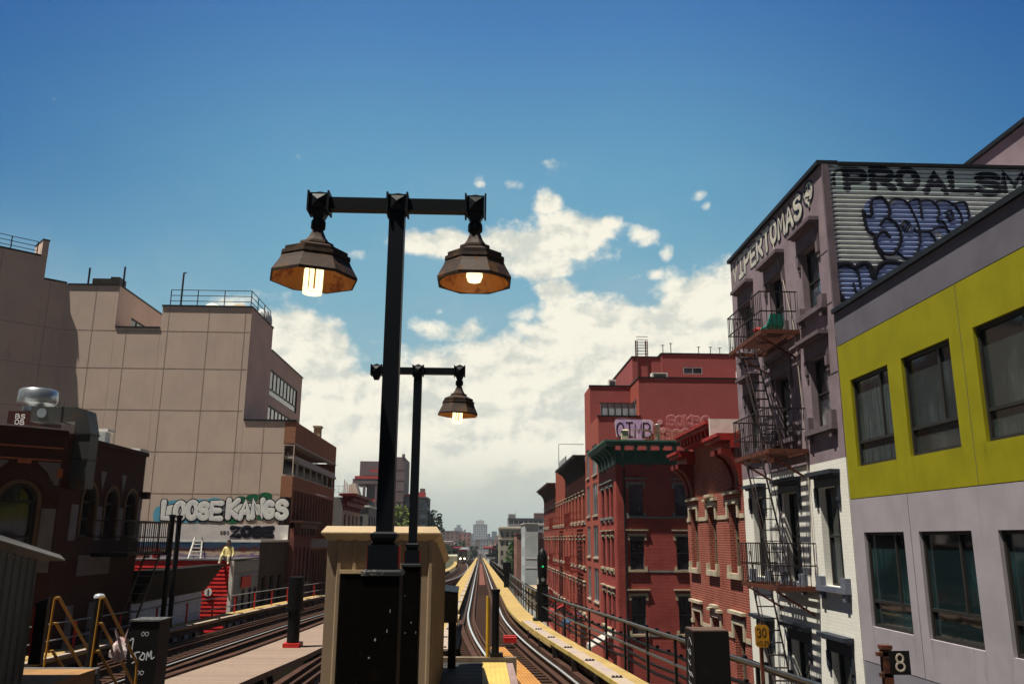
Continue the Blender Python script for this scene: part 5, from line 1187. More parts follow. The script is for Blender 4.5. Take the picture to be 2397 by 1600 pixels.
# unfinished block and its glazed neighbour
m_purp = plain('mauve_panel', (.20,.15,.16), .75, 0, .18, .4); m_cband = plain('brown_panel', (.19,.12,.115), .75, 0, .18, .3)
o = T('unfinished_block',(-29,258,gz(250)),'half finished mauve grey apartment block with open top floors and red netting','building')
mm = MB(); mm.box(-30.2,-22.8,250,268,gz(250)-1,23.6); mm.box(-36.1,-30.2,251,268,18.2,22.4); mm.box(-23.6,-22.8,249.8,251,23.6,24.5); mm.build('tower', m_purp, o, split=True)
mm = MB()
for k in range(9): mm.wbox(FY(250),-30.1,-22.9,-5+k*3.1,-4.85+k*3.1,.003,.06)
mm.build('panel_joint', m_cband, o)
mm = MB(); mm.box(-38,-30.4,250.5,268,15.7,17.2); mm.box(-37.9,-37.1,250.6,251.4,11.0,15.7); mm.box(-34.9,-34.2,250.6,251.4,11.0,15.7); mm.box(-31.3,-30.8,250.6,251.4,8,15.7); mm.box(-36.1,-35.5,250.7,251.4,17.2,18.3); mm.box(-34,-30.3,252.2,268,11.4,18.2); mm.box(-38,-30.3,251.5,268,10.4,11.2); mm.build('frame', m_purp, o, split=True)
mm = MB(); mm.box(-37.8,-30.3,251,268,gz(250)-1,10.4); mm.build('lower_floors', glass('dark_blue_glazing',(.02,.03,.05),(.04,.07,.10),.15,.3), o)
mm = MB(); mm.box(-37.4,-30.5,250.4,250.5,17.2,18.0); mm.box(-34.2,-30.5,251.2,251.3,10.6,11.5); mm.box(-30.35,-30.0,249.7,249.95,gz(250),19.5); mm.box(-33,-30.5,250.3,250.4,19.2,19.9); mm.build('red_netting', plain('red_netting',(.55,.08,.07),.8), o, split=True)
o = simple('glazed_block',-22.7,-15.9,252,268,11.8,plain('slate_frame_wall',(.06,.075,.10),.6),'dark glazed block with red parapet between the lamp posts',wins=(2,4,2.9,2.2,0,11.8),glassm=glass('reflective_glazing',(.10,.13,.16),(.22,.26,.28),.1,.4))
mm = MB(); mm.box(-22.7,-19,252,252.3,12.05,12.9); mm.box(-18.6,-16.6,253,256,12.05,13.5); mm.build('red_parapet', plain('red_netting'  ,(.55,.08,.07),.8), o)
mm = MB(); mm.box(-18.2,-16.8,253.2,255.8,13.5,14.6); mm.build('roof_hut', m_cband, o)
simple('low_flat_house',-26,-15.5,118,135,4.2,m_m,'low grey house with pale roof behind the dark red cornice',wins=(4,4,1.1,1.6,-9,3.8),roofm=m_white)
simple('low_brown_house',-22,-12,84,112,.6,m_brnwall,'low brown house behind the beige shed, past the red cornice',wins=(4,3,1.1,1.7,-8.4,.2))
simple('low_tan_house',-21,-11.6,140,168,-.6,cols_[1][1],'low tan house beyond the brown one on the left',wins=(4,3,1.1,1.7,-10,-1.0))
simple('low_red_house',-22,-12.5,176,230,-.9,cols_[0][1],'long low red house in the left middle distance',wins=(5,3,1.1,1.7,-10,-1.4))
# ================================================================= GROUND, STREET
YS = [-40,0,20,40,60,80,100,140,180,220,260,300,340,380,420,600,900,1400,2100]
mm = MB()
for a,b in zip(YS,YS[1:]): mm.quad((-360,a,gz(a)),(360,a,gz(a)),(360,b,gz(b)),(-360,b,gz(b)))
struct(mm,'ground',plain('city_ground',(.075,.07,.066),.9,0,.3,.05))
def strip(m, x0, x1, y0, y1, up, f=gz):
    ys = sorted({y0,y1}|{q for q in YS if y0 < q < y1})
    for a,b in zip(ys,ys[1:]): m.quad((x0,a,f(a)+up),(x1,a,f(a)+up),(x1,b,f(b)+up),(x0,b,f(b)+up))
mm = MB(); strip(mm,-7.6,4.6,-40,900,.006); struct(mm,'road',plain('asphalt',(.055,.055,.058),.9,0,.25,.6))
mm = MB()
for (x0,x1) in ((4.6,XR),(XL,-7.6)):
    strip(mm,x0,x1,-40,900,.14)
    e = x0 if x0 > 0 else x1
    for a,b in zip(YS,YS[1:]):
        if a < 900: mm.quad((e,a,gz(a)),(e,b,gz(b)),(e,b,gz(b)+.14),(e,a,gz(a)+.14))
struct(mm,'pavement',plain('concrete_pavement',(.20,.195,.185),.9,0,.25,1.0))
def car(x, y, col, lb, d=1):
    z = gz(y)+.01; o = T('parked_car',(x,y,z),lb,'car','cars parked along the kerb')
    P = Plane((x,0,0),(0,1,0),(-1,0,0)); mt = plain('car_paint_'+lb.split()[0],col,.25,.2,.05,2,bmp=0,spec=.6)
    body = [(y-2.2,z+.3),(y-2.2,z+.75),(y-1.3,z+.9),(y-.7,z+1.42),(y+.9,z+1.45),(y+1.7,z+.95),(y+2.2,z+.85),(y+2.2,z+.3)]
    mm = MB(); mm.prism(body,P,-.85,.85); mm.build('body',mt,o)
    mm = MB()
    for n in (.853,-.853): mm.prism([(y-1.15,z+.93),(y-.65,z+1.36),(y+.82,z+1.38),(y+1.45,z+.97)],P,*sorted((n,n*1.01)))
    mm.build('window',m_glass,o)
    for yy in (y-1.4,y+1.4):
        for s in (-1,1):
            mm = MB(); mm.tube([(x+s*.68,yy,z+.32),(x+s*.88,yy,z+.32)],.32,16); w_ = mm.build('wheel',m_trimblack,o); mm = MB(); mm.tube([(x+s*.88,yy,z+.32),(x+s*.89,yy,z+.32)],.18,12); mm.build('rim',m_galv,w_)
    for s in (-1,1): mm = MB(); mm.box(x+s*.6-.15,x+s*.6+.15,y-2.22,y-2.2,z+.6,z+.75); mm.build('headlight',m_white,o)
for (y,col,lb) in ((62,(.4,.4,.42),'silver car parked beside the black corniced tenement'),(86,(.75,.75,.73),'white car parked beside the plain parapet tenement'),(96,(.03,.03,.035),'black car parked beside the brown corniced tenement'),(112,(.30,.03,.03),'red car parked just before the low storefront')): car(5.6-2.0,y,col,lb)
for (y,col,lb) in ((36,(.03,.04,.09),'blue car parked below the red and grey clapboard house'),(55,(.5,.5,.5),'grey car parked below the tall brown street front')): car(-6.5,y,col,lb)
# awnings and shop fronts at street level on the right
for (y0,y1,col,lb) in ((27,31.2,(.45,.03,.03),'red shop awning below the narrow brick house'),(50.5,52.5,(.50,.48,.44),'white shop awning below the green corniced house'),(66,69,(.03,.07,.16),'blue shop awning below the black corniced tenement'),(79,82,(.30,.03,.03),'red shop awning below the plain parapet tenement')):
    o = T('shop_awning',(XR-.5,(y0+y1)/2,gz(y0)+2.5),lb,'awning'); zz = gz(y0)+2.9
    mm = MB(); mm.hexa([(XR-1.3,y0,zz-.2),(XR-.01,y0,zz+.5),(XR-.01,y1,zz+.5),(XR-1.3,y1,zz-.2),(XR-1.3,y0,zz-.14),(XR-.01,y0,zz+.56),(XR-.01,y1,zz+.56),(XR-1.3,y1,zz-.14)]); mm.box(XR-1.33,XR-1.30,y0,y1,zz-.42,zz-.12); mm.build('canopy',plain(lb,col,.7,streak=.3),o)
# ================================================================= ELEVATED LINE
m_viad = rusty('viaduct_steel',(.045,.035,.028),(.09,.045,.028),.5,.75,sc=1.5)
ZR, ZW = -2.7, -2.4
CTR = lambda y: .25+dx(y)                                 # right track centre
def far_bend(y): return 0 if y < 260 else .000016*(y-260)**2
def mxs(y):                                               # middle track
    return -3.2+(.5*min(1,max(0,(y-40)/60)))-.0
def lerp(tab, y):
    for (a,xa),(b,xb) in zip(tab,tab[1:]):
        if y <= b: 
            q = max(0,min(1,(y-a)/(b-a))); return xa+(xb-xa)*q
    return tab[-1][1]
LT = [(-5,-8.9),(10,-8.65),(22,-8.35),(30,-8.15),(40,-7.75),(50,-7.15),(62,-6.1),(75,-4.8),(88,-3.75),(100,-3.15),(120,-2.85),(150,-2.8),(190,-3.5),(230,-4.6),(300,-6.6),(420,-9)]
lxs = lambda y: (lerp(LT,y-4)+lerp(LT,y)+lerp(LT,y+4))/3
def ysamp(y0, y1):
    ys = []; y = y0
    while y < y1: ys.append(y); y += 1.2 if y < 46 else 3 if y < 120 else 12
    return ys+[y1]
def sweep(m, xf, y0, y1, prof, zf):
    """profile (dx,dz) swept along the line; the profile is listed anticlockwise seen from the station"""
    ys = ysamp(y0,y1); k = len(prof); vs = [(xf(y)+a,y,zf(y)+b) for y in ys for a,b in prof]
    m.add(vs,[(i*k+j,(i+1)*k+j,(i+1)*k+(j+1)%k,i*k+(j+1)%k) for i in range(len(ys)-1) for j in range(k)])
    m.add(vs[:k],[tuple(range(k))]); m.add(vs[-k:],[tuple(range(k))[::-1]])
RAIL = [(-.065,0),(.065,0),(.065,.02),(.012,.035),(.012,.12),(.036,.13),(.036,.165),(-.036,.165),(-.036,.13),(-.012,.12),(-.012,.035),(-.065,.02)]
def rect(a,b,c,d): return [(a,c),(b,c),(b,d),(a,d)]
m_railside = rusty('rail_side_rust',(.055,.027,.017),(.10,.045,.025),.5,.7)
m_railtop = plain('polished_rail', (.80,.82,.84), .30, .75, .08, 6, bmp=0, spec=.6)
m_timber = planks('track_timber',(.060,.030,.020),(.040,.022,.016),(.012,.008,.006),.14,1,.9)
m_guard = plain('guard_timber', (.075,.037,.025), .85, 0, .45, 1.5, streak=.0)
zt_ = lambda h: (lambda y: tz(y,h))
LABEL = {}
def track(name, xf, y0, y1, label, polished=(1,1), guards=((-1.05,.16),(1.05,.16)), inner=True, decky=46):
    o = T(name,(xf(y0),y0,ZR-.3),label,'railway track','tracks of the elevated line')
    for s, pol in zip((-1,1),polished):
        mm = MB(); sweep(mm,lambda y: xf(y)+s*.7525,y0,y1,RAIL,zt_(ZR-.165)); r = mm.build('rail',m_railside,o)
        mm = MB(); sweep(mm,lambda y: xf(y)+s*.7525,y0,y1,rect(-.035 if pol else -.015,.035 if pol else .015,0,.004),zt_(ZR+.001)); mm.build('rail_head',m_railtop if pol else m_railside,r)
        if inner:
            mm = MB(); sweep(mm,lambda y: xf(y)+s*.50,y0,y1,RAIL,zt_(ZR-.175)); mm.build('guard_rail',m_railside,o)
    for gx,gw in guards:
        mm = MB(); sweep(mm,lambda y: xf(y)+gx,y0,y1,rect(-gw/2,gw/2,0,.20),zt_(ZR-.20)); mm.build('guard_timber',m_guard,o)
    n = 0; y = y0+.1; far = MB()
    proto = None
    while y < y1:
        ang = math.atan((xf(y+.3)-xf(y-.3))/.6)
        if n < 100 and y >= 11:
            if proto is None:
                q = MB(); q.box(-1.3,1.3,-.11,.11,-.20,0); me = D.meshes.new('sleeper'); me.from_pydata([tuple(v) for v in q.v],[],q.f); me.materials.append(m_timber); proto = D.objects.new('sleeper',me); COL.objects.link(proto); s_ = proto
            else: s_ = proto.copy(); COL.objects.link(s_)
            s_.parent = o; s_.location = Vector((xf(y),y,tz(y,ZR-.168)))-Vector(o.location); s_.rotation_euler = (0,0,-ang); n += 1
        elif y > 11: far.box(xf(y)-1.3,xf(y)+1.3,y-.11,y+.11,tz(y,ZR-.37),tz(y,ZR-.168))
        y += .46 if y < 60 else .6
    far.build('sleepers',m_timber,o,kind='stuff')
    return o
tR = track('railway_track',CTR,2,560,'right hand track with two bright rails curving in from the far end of the line')
tM = track('railway_track',mxs,4,66,'middle track mostly hidden behind the beige shed, brown rails beside the plank walk',(0,0))
tL = track('railway_track',lxs,4,420,'left hand track of dark brown rails curving past the clapboard houses',(0,1))
# steel under the tracks
mm = MB()
for xf,y1 in ((CTR,420),(lxs,420)):
    for s in (-1,1): sweep(mm,lambda y: xf(y)+s*.8,4,y1,rect(-.15,.15,-1.3,0),zt_(ZR-.42))
sweep(mm,lambda y: 1.75+dx(y),6,200,rect(-.22,.22,-1.2,0),zt_(ZW-.35)); sweep(mm,mxs,4,66,rect(-.9,.9,-1.3,0),zt_(ZR-.45))  # beam under the right walkway added to darken the gaps there
sweep(mm,lambda y: -1.4,26,420,rect(-.5,.8,-1.0,0),zt_(ZW-.35))
for k in range(60): 
    y = 8+k*7; x0, x1 = lxs(y)-1.6, CTR(y)+2.2; mm.box(x0,x1,y-.2,y+.2,tz(y,ZR-1.8),tz(y,ZR-.5))
    if k%2 == 0:
        for xx in (x0+.6,x1-.6): mm.box(xx-.25,xx+.25,y-.25,y+.25,gz(y)-.1,tz(y,ZR-1.8))
struct(mm,'viaduct',m_viad)
# walkways
m_walk = plain('yellow_walkway', (.43,.305,.12), .85, 0, .25, 1.2, streak=0, fine=30)  # the walkway's own ochre yellow
m_walkside = plain('yellow_walkway_edge', (.46,.34,.10), .8, 0, .3, 2)
mm = MB(); sweep(mm,lambda y: 1.62+dx(y),24,420,rect(-.36,.38,-.10,0),zt_(ZW)); sweep(mm,lambda y: 1.72+dx(y)+.02,9,24,rect(-.20,.24,-.10,0),zt_(ZW)); struct(mm,'right_walkway',m_walk)
mm = MB(); sweep(mm,lambda y: -1.36,20,420,rect(-.42,.36,-.10,0),zt_(ZW)); struct(mm,'centre_walkway',m_walk)
mm = MB(); sweep(mm,lambda y: lxs(y)-1.75,14,300,rect(-.55,.25,-.10,0),zt_(ZW-.02)); struct(mm,'left_walkway',m_walk)
# covers of the current rail
m_cover = plain('weathered_cover_board', (.40,.33,.25), .85, 0, .35, 2.0, (.34,.27,.27), streak=0)
def third_rail(xf, y0, y1, label, step=2.6, wd=.15, side=1):
    o = T('third_rail',(xf(y0),y0,ZR),label,'third rail'); mm = MB(); sweep(mm,xf,y0,y1,rect(-wd,wd,.0,.05),zt_(ZW+.02)); mm.build('cover_board',m_cover,o)
    mm = MB(); sweep(mm,lambda y: xf(y)-side*(wd+.012),y0,y1,rect(-.011,.011,-.04,.055),zt_(ZW+.018)); mm.build('yellow_edge',m_walkside,o)
    mm = MB(); sweep(mm,lambda y: xf(y)-side*.02,y0,y1,rect(-.04,.04,-.20,-.06),zt_(ZW)); mm.build('current_rail',m_railside,o)
    n = int((y1-y0)/step)
    for k in range(min(n,40)):
        y = y0+.3+k*step; mm = MB()
        for q in (-1,0,1): mm.box(xf(y)+q*.07-.02,xf(y)+q*.07+.02,y-.03,y+.03,tz(y,ZW+.07),tz(y,ZW+.105))
        mm.box(xf(y)-.11,xf(y)+.11,y-.05,y+.05,tz(y,ZW+.069),tz(y,ZW+.08)); mm.build('bolt_plate',m_darkiron,o)
    for k in range(min(n,40)):
        y = y0+1.4+k*step; mm = MB(); mm.box(xf(y)-side*wd-.06,xf(y)+.05,y-.04,y+.04,tz(y,ZR-.15),tz(y,ZW-.05)); mm.build('bracket',m_darkiron,o)
    return o
third_rail(lambda y: 1.44+dx(y),9,31,'third rail under a weathered cover board with bolts along the right hand curve')
third_rail(lambda y: -.92,22,34,'short third rail cover with a yellow end beside the beige shed',side=-1)
third_rail(lambda y: lxs(y)-1.25,13,120,'third rail under a pale cover board along the left hand track',2.6,.07)
third_rail(lambda y: -.95,36,200,'long third rail with a pale cover along the centre walkway',6,.08,-1)
# tan plank walk between the left tracks, with a red footed post
m_plank = planks('tan_planks',(.30,.225,.175),(.25,.185,.15),(.10,.06,.045),.20,1,.9)
pw = lambda y: lerp([(5,-6.3),(18,-5.40),(22.5,-5.05),(30,-4.75),(44,-4.45)],y)
mm = MB(); sweep(mm,pw,14,44,rect(-.95,.72,-.12,0),zt_(-2.52)); struct(mm,'plank_walk',m_plank)
mm = MB(); sweep(mm,lambda y: pw(y)-1.05,14,44,rect(-.09,.09,-.16,.05),zt_(-2.52)); struct(mm,'plank_walk_kerb',m_guard)
o = T('signal_post',(-5.08,24.2,-2.90),'thick black post on a red foot standing on the tan plank walk','post')
mm = MB(); mm.box(-5.30,-4.86,23.95,24.5,-2.90,-2.78); mm.build('foot',m_redpaint,o)
mm = MB(); mm.tube([(-5.08,24.2,-2.78),(-5.08,24.2,-1.9)],.17,12); mm.tube([(-5.08,24.2,-1.9),(-5.08,24.2,-1.05)],.215,12); mm.build('shaft',m_black,o)
mm = MB(); mm.tube([(-5.08,24.2,-1.94),(-5.08,24.2,-1.86)],.25,12); mm.build('collar',m_black,o)
# boards between the rails of the right track
m_orange = planks('orange_boards',(.42,.22,.07),(.34,.17,.05),(.06,.03,.015),.072,0,.85)
mm = MB()
for q in range(6): sweep(mm,lambda y: CTR(y)-.31+q*.072-.10,13,26,rect(-.031,.031,0,.05),zt_(ZR-.05))
struct(mm,'crossing_boards',plain('orange_timber',(.46,.23,.065),.85,0,.35,3,(.36,.16,.05)))
mm = MB(); sweep(mm,CTR,78,220,rect(-.28,.28,0,.04),zt_(ZR-.155)); struct(mm,'track_infill',plain('reddish_deck',(.17,.065,.05),.9,0,.3,.3))
o = T('red_buffer',(.85,27.6,-3.1),'small red painted steel stop between the curving rails','stop'); 
for k in range(2): mm = MB(); mm.box(.60+dx(27.6)-.25,1.0+dx(27.6)-.25,27.3+k*.5,27.5+k*.5,-3.14,-2.98); mm.build('bar',m_redpaint,o)

# ---- right hand railing
def railing(name, xf, y0, y1, ztop, label, posts, pm, tm, mids=(.45,), base=ZW, pw_=.05, r=.03):
    o = T(name,(xf(y0),y0,tz(y0,base)),label,'railing'); zb = base
    ys = ysamp(y0,y1)
    for q in (1,)+tuple(mids):
        mm = MB(); mm.tube([(xf(y),y,tz(y,zb+(ztop-zb)*q)) for y in ys],r,8); mm.build('rail',tm,o)
    y = y0+.6; n = 0
    while y < y1 and n < 98:
        mm = MB(); mm.box(xf(y)-pw_/2,xf(y)+pw_/2,y-pw_/2,y+pw_/2,tz(y,zb-.25),tz(y,ztop-.02)); mm.build('post',pm,o); y += posts; n += 1
    return o
RXF = lambda y: 2.12+dx(y)
railing('walkway_railing',RXF,7.5,190,ZW+.95,'black pipe railing with sunlit rails beside the right hand walkway',1.85,m_black,plain('worn_rail_paint',(.075,.075,.078),.28,.55,.3,6,spec=.8),(.52,))
# cable trough with lumps along the railing
o = T('cable_run',(2.4,10,-2),'black bundle of cables carried along the outside of the right hand railing','cable')
mm = MB(); ys = ysamp(7.5,140)
for a,zz,r in ((.10,ZW+.90,.045),(.10,ZW+.60,.03),(.12,ZW+.28,.028),(.11,ZW+.14,.03)): mm.tube([(RXF(y)+a,y,tz(y,zz)+.02*math.sin(y*1.7)) for y in ys],r,6)
mm.build('cable',m_black,o); mm = MB()
for k in range(46):
    y = 8+k*.75
    for zz in (ZW+.94,ZW+.62): mm.box(RXF(y)+.07,RXF(y)+.13,y-.03,y+.03,tz(y,zz),tz(y,zz+.05))
mm.build('clip',m_black,o)
# signal with a green light
o = T('signal',(2.42,32,-2.9),'black railway signal on a post with a small green light, on the right walkway','signal'); sx, sy = RXF(32)+.02, 32.0; z0 = tz(32,ZW)
mm = MB(); mm.box(sx-.35,sx+.35,sy-.3,sy+.3,z0-.02,z0+.08); mm.box(sx-.2,sx+.2,sy-.18,sy+.18,z0+.08,z0+1.28); mm.build('base_case',m_black,o)
mm = MB(); mm.tube([(sx,sy,z0+1.28),(sx,sy,z0+1.48)],.15,12); mm.lathe((sx,sy,z0+1.48),[(.17,0),(.19,.5),(.19,.80),(.15,.95),(.07,1.06),(.02,1.10)],14); mm.build('head',m_black,o)
mm = MB(); mm.lathe((sx,sy-.21,z0+1.92),[(.035,0),(.035,.03)],14,M=Matrix.Rotation(R(90),3,'X')); mm.build('green_light',emit('green_lamp',(.02,.5,.12),.7),o)
mm = MB(); mm.tube([(sx,sy-.19,z0+1.45),(sx,sy-.21,z0+1.45)],.07,10); mm.build('plate',m_galv,o)
o = T('signal_case',(2.2,62,-3.4),'plain black signal case far along the right walkway','signal'); z0 = tz(62,ZW); mm = MB(); mm.box(1.75,2.15,61.8,62.2,z0,z0+1.0); mm.build('lower_case',m_black,o); mm = MB(); mm.box(1.66,2.24,61.75,62.25,z0+1.0,z0+1.75); mm.build('upper_case',m_black,o)
# square steel post in the foreground on the right
o = T('steel_post',(3.0,10.4,-2.6),'square weathered black steel post with pale scratches in the right foreground','post')
mm = MB(); mm.box(2.52,2.94,10.2,10.62,-4.0,-1.045); mm.build('shaft',rusty('scratched_black_steel',(.006,.005,.005),(.035,.022,.016),.3,.6),o)
mm = MB(); mm.box(2.525,2.935,10.205,10.615,-1.045,-1.03); mm.build('top_plate',plain('rust_brown_plate',(.12,.075,.06),.7,0,.3,6),o)
mm = MB(); PS = Plane((2.52,0,0),(0,1,0),(-1,0,0))
for k in range(6): mm.ribbon(PS,smooth([(10.3+.06*(k%3),-1.20-.12*k),(10.42,-1.13-.13*k),(10.5,-1.27-.12*k),(10.38,-1.32-.12*k)]),.010,.004)
mm.build('scrawl',plain('grey_scrawl',(.34,.36,.38),.6),o)
# speed plate 30 MILES and number plate 8
o = T('speed_sign',(3.9,11.5,-2.4),'small orange yellow plate reading 30 MILES on a rusty post by the railing','sign'); P3 = FY(11.5); sx = 3.77
mm = MB(); mm.box(sx-.035,sx+.005,11.53,11.58,-3.4,-1.08); mm.build('post',m_rust,o)
mm = MB(); cc = .03; mm.prism([(sx-.105+cc,-1.37),(sx+.08-cc,-1.37),(sx+.08,-1.37+cc),(sx+.08,-1.09-cc),(sx+.08-cc,-1.09),(sx-.105+cc,-1.09),(sx-.105,-1.09-cc),(sx-.105,-1.37+cc)],P3,.0,.012)
pl = mm.build('plate',plain('amber_plate',(.42,.20,.015),.5,0,.2,8),o)
mm = MB(); letters(mm,P3,'30',sx-.078,-1.24,.048,.105,.022,.013,.003,base=.012); letters(mm,P3,'MILES',sx-.080,-1.340,.022,.048,.010,.0042,.003,base=.012); mm.build('lettering',m_ink,pl)
o = T('number_sign',(4.6,9.2,-2.4),'small black plate with a pale number 8 on a short rusty post','sign'); P8 = FY(9.2); sx = 4.50
mm = MB(); mm.box(sx-.195,sx-.10,9.22,9.30,-3.0,-1.12); mm.box(sx-.205,sx-.09,9.21,9.31,-1.12,-1.08); mm.box(sx-.25,sx-.10,9.22,9.28,-1.19,-1.15); mm.box(sx-.23,sx-.10,9.22,9.28,-1.40,-1.36); mm.build('post',m_rust,o)
mm = MB(); mm.wbox(P8,sx-.145,sx+.075,-1.37,-1.13,0,.012); pl = mm.build('plate',plain('black_enamel',(.012,.011,.011),.4,0,.2,6),o)
mm = MB(); letters(mm,P8,'8',sx-.078,-1.33,.09,.165,0,.024,.003,base=.012); mm.build('numeral',plain('cream_enamel',(.60,.52,.42),.5),pl)

# ---- left hand railing and far platform bits
LXF = lambda y: lxs(y)-2.1
railing('walkway_railing',LXF,12,120,-1.74,'thin grey rails on red posts beside the left hand walkway',2.6,m_redpaint,plain('grey_cable',(.30,.31,.33),.5,.3),(.42,),ZW-.02,.05,.016)
mm = MB(); sweep(mm,lambda y: lxs(y)-2.35,12,70,rect(-.04,.04,-.03,.03),zt_(-1.74)); 
# train far off on the left track
o = T('train',(lxs(232),232,-7),'distant grey subway train with two lit headlights on the left track','train'); tx_, ty = lxs(232), 230; zb = tz(ty,ZR)
mm = MB(); mm.prism([(tx_-1.4,zb+.5),(tx_+1.4,zb+.5),(tx_+1.4,zb+3.0),(tx_+1.1,zb+3.55),(tx_-1.1,zb+3.55),(tx_-1.4,zb+3.0)],FY(ty),-55,0); mm.build('body',plain('train_steel',(.22,.22,.23),.4,.4,.2,.4),o)
mm = MB(); mm.wbox(FY(ty),tx_-1.1,tx_-.35,zb+1.7,zb+2.8,.01,.05); mm.wbox(FY(ty),tx_+.35,tx_+1.1,zb+1.7,zb+2.8,.01,.05); mm.wbox(FY(ty),tx_-.28,tx_+.28,zb+.7,zb+2.85,.01,.05); mm.build('window',m_glass,o)
mm = MB(); mm.wbox(FY(ty),tx_-1.3,tx_+1.3,zb+3.05,zb+3.45,.01,.06); mm.build('roof_band',m_redcor2,o)
for s in (-1,1): mm = MB(); mm.lathe((tx_+s*.55,ty-.02,zb+1.15),[(.19,0),(.19,.08)],12,M=Matrix.Rotation(R(90),3,'X')); mm.build('headlight',emit('headlight',(1,.85,.55),6),o)
# canopies of the next station
for xx,lb in ((3.2,'dark red roofed canopy of the next station, right of the tracks'),(-9.5,'dark red roofed canopy of the next station, left of the tracks')):
    o = T('station_canopy',(xx,330,-9),lb,'canopy'); zb = tz(330,-1.6)
    mm = MB(); mm.box(xx-1.9,xx+2.8,325,400,zb+3.0,zb+3.5); mm.build('roof',m_redcor2,o)
    mm = MB()
    for k in range(8): mm.box(xx+.8,xx+1.0,327+k*9,327.3+k*9,zb-.1,zb+3.0)
    mm.build('post',m_black,o); mm = MB(); mm.box(xx-.8,xx+2.6,324,400,zb-.6,zb); mm.build('platform',m_greyfar,o); mm = MB(); mm.box(xx+2.2,xx+2.5,326,400,zb,zb+2.4); mm.build('windscreen',m_black,o)
mm = MB(); mm.box(-9.6,-6.3,236,262,-9,-4.6); tag(mm.build('station_shed',plain('pale_green_wall',(.40,.40,.30),.8)),'small pale shed on the left beside the distant train','shed')

# ================================================================= PLATFORM AND FOREGROUND
ZP = -1.75
m_plat = planks('dark_platform_deck',(.055,.050,.048),(.042,.038,.036),(.02,.018,.017),.30,1,.8)
mm = MB(); mm.box(-1.95,.05,2.5,12.9,ZP-.35,ZP); struct(mm,'platform',m_plat)
m, t, b, oc = base_mat('yellow_tactile_paving'); x,y,z = t.xyz(oc)
fx = t.math('SUBTRACT',t.math('FRACT',t.math('DIVIDE',x,.062)),.5); fy = t.math('SUBTRACT',t.math('FRACT',t.math('DIVIDE',y,.062)),.5)
d = t.math('SQRT',t.math('ADD',t.math('MULTIPLY',fx,fx),t.math('MULTIPLY',fy,fy))); k = t.ramp(d,.38,.24); n = t.noise(oc,3,5,.6)
t.put(b.inputs['Base Color'],t.mix(t.ramp(n,.35,.7),(.62,.42,.10),(.48,.32,.09))); b.inputs['Roughness'].default_value = .7; bump(t,b,k,.8,.008)
m_tact = m
mm = MB(); mm.box(.055,.40,2.5,12.85,ZP-.02,ZP+.005); struct(mm,'tactile_strip',m_tact)
mm = MB(); mm.box(.405,.50,2.5,12.85,ZP-.15,ZP-.004); struct(mm,'platform_edge',plain('pinkish_edge',(.30,.21,.20),.85))
mm = MB(); mm.box(-.9,.56,12.92,13.06,ZP-.3,ZP+.06); struct(mm,'platform_end_kerb',plain('worn_kerb',(.22,.17,.12),.9,0,.4,3))
# gate posts at the end of the platform
mm = MB(); mm.tube([(.13,12.98,ZP+.06),(.13,12.98,-.83)],.026,10); tag(mm.build('gate_post',plain('yellow_paint',(.55,.33,.03),.5,0,.3,4)),'slim yellow post at the end of the platform','post')
o = T('gate_post',(.33,13.0,ZP),'stout black post beside the slim yellow one at the platform end','post'); mm = MB(); mm.tube([(.247,13.0,ZP),(.247,13.0,-.775)],.055,12); mm.build('shaft',m_black,o); mm = MB(); mm.tube([(.247,13.0,-.775),(.247,13.0,-.73)],.066,12); mm.build('cap',m_black,o); mm = MB(); mm.box(.17,.36,12.93,13.07,ZP+.061,ZP+.12); mm.build('foot',m_black,o)
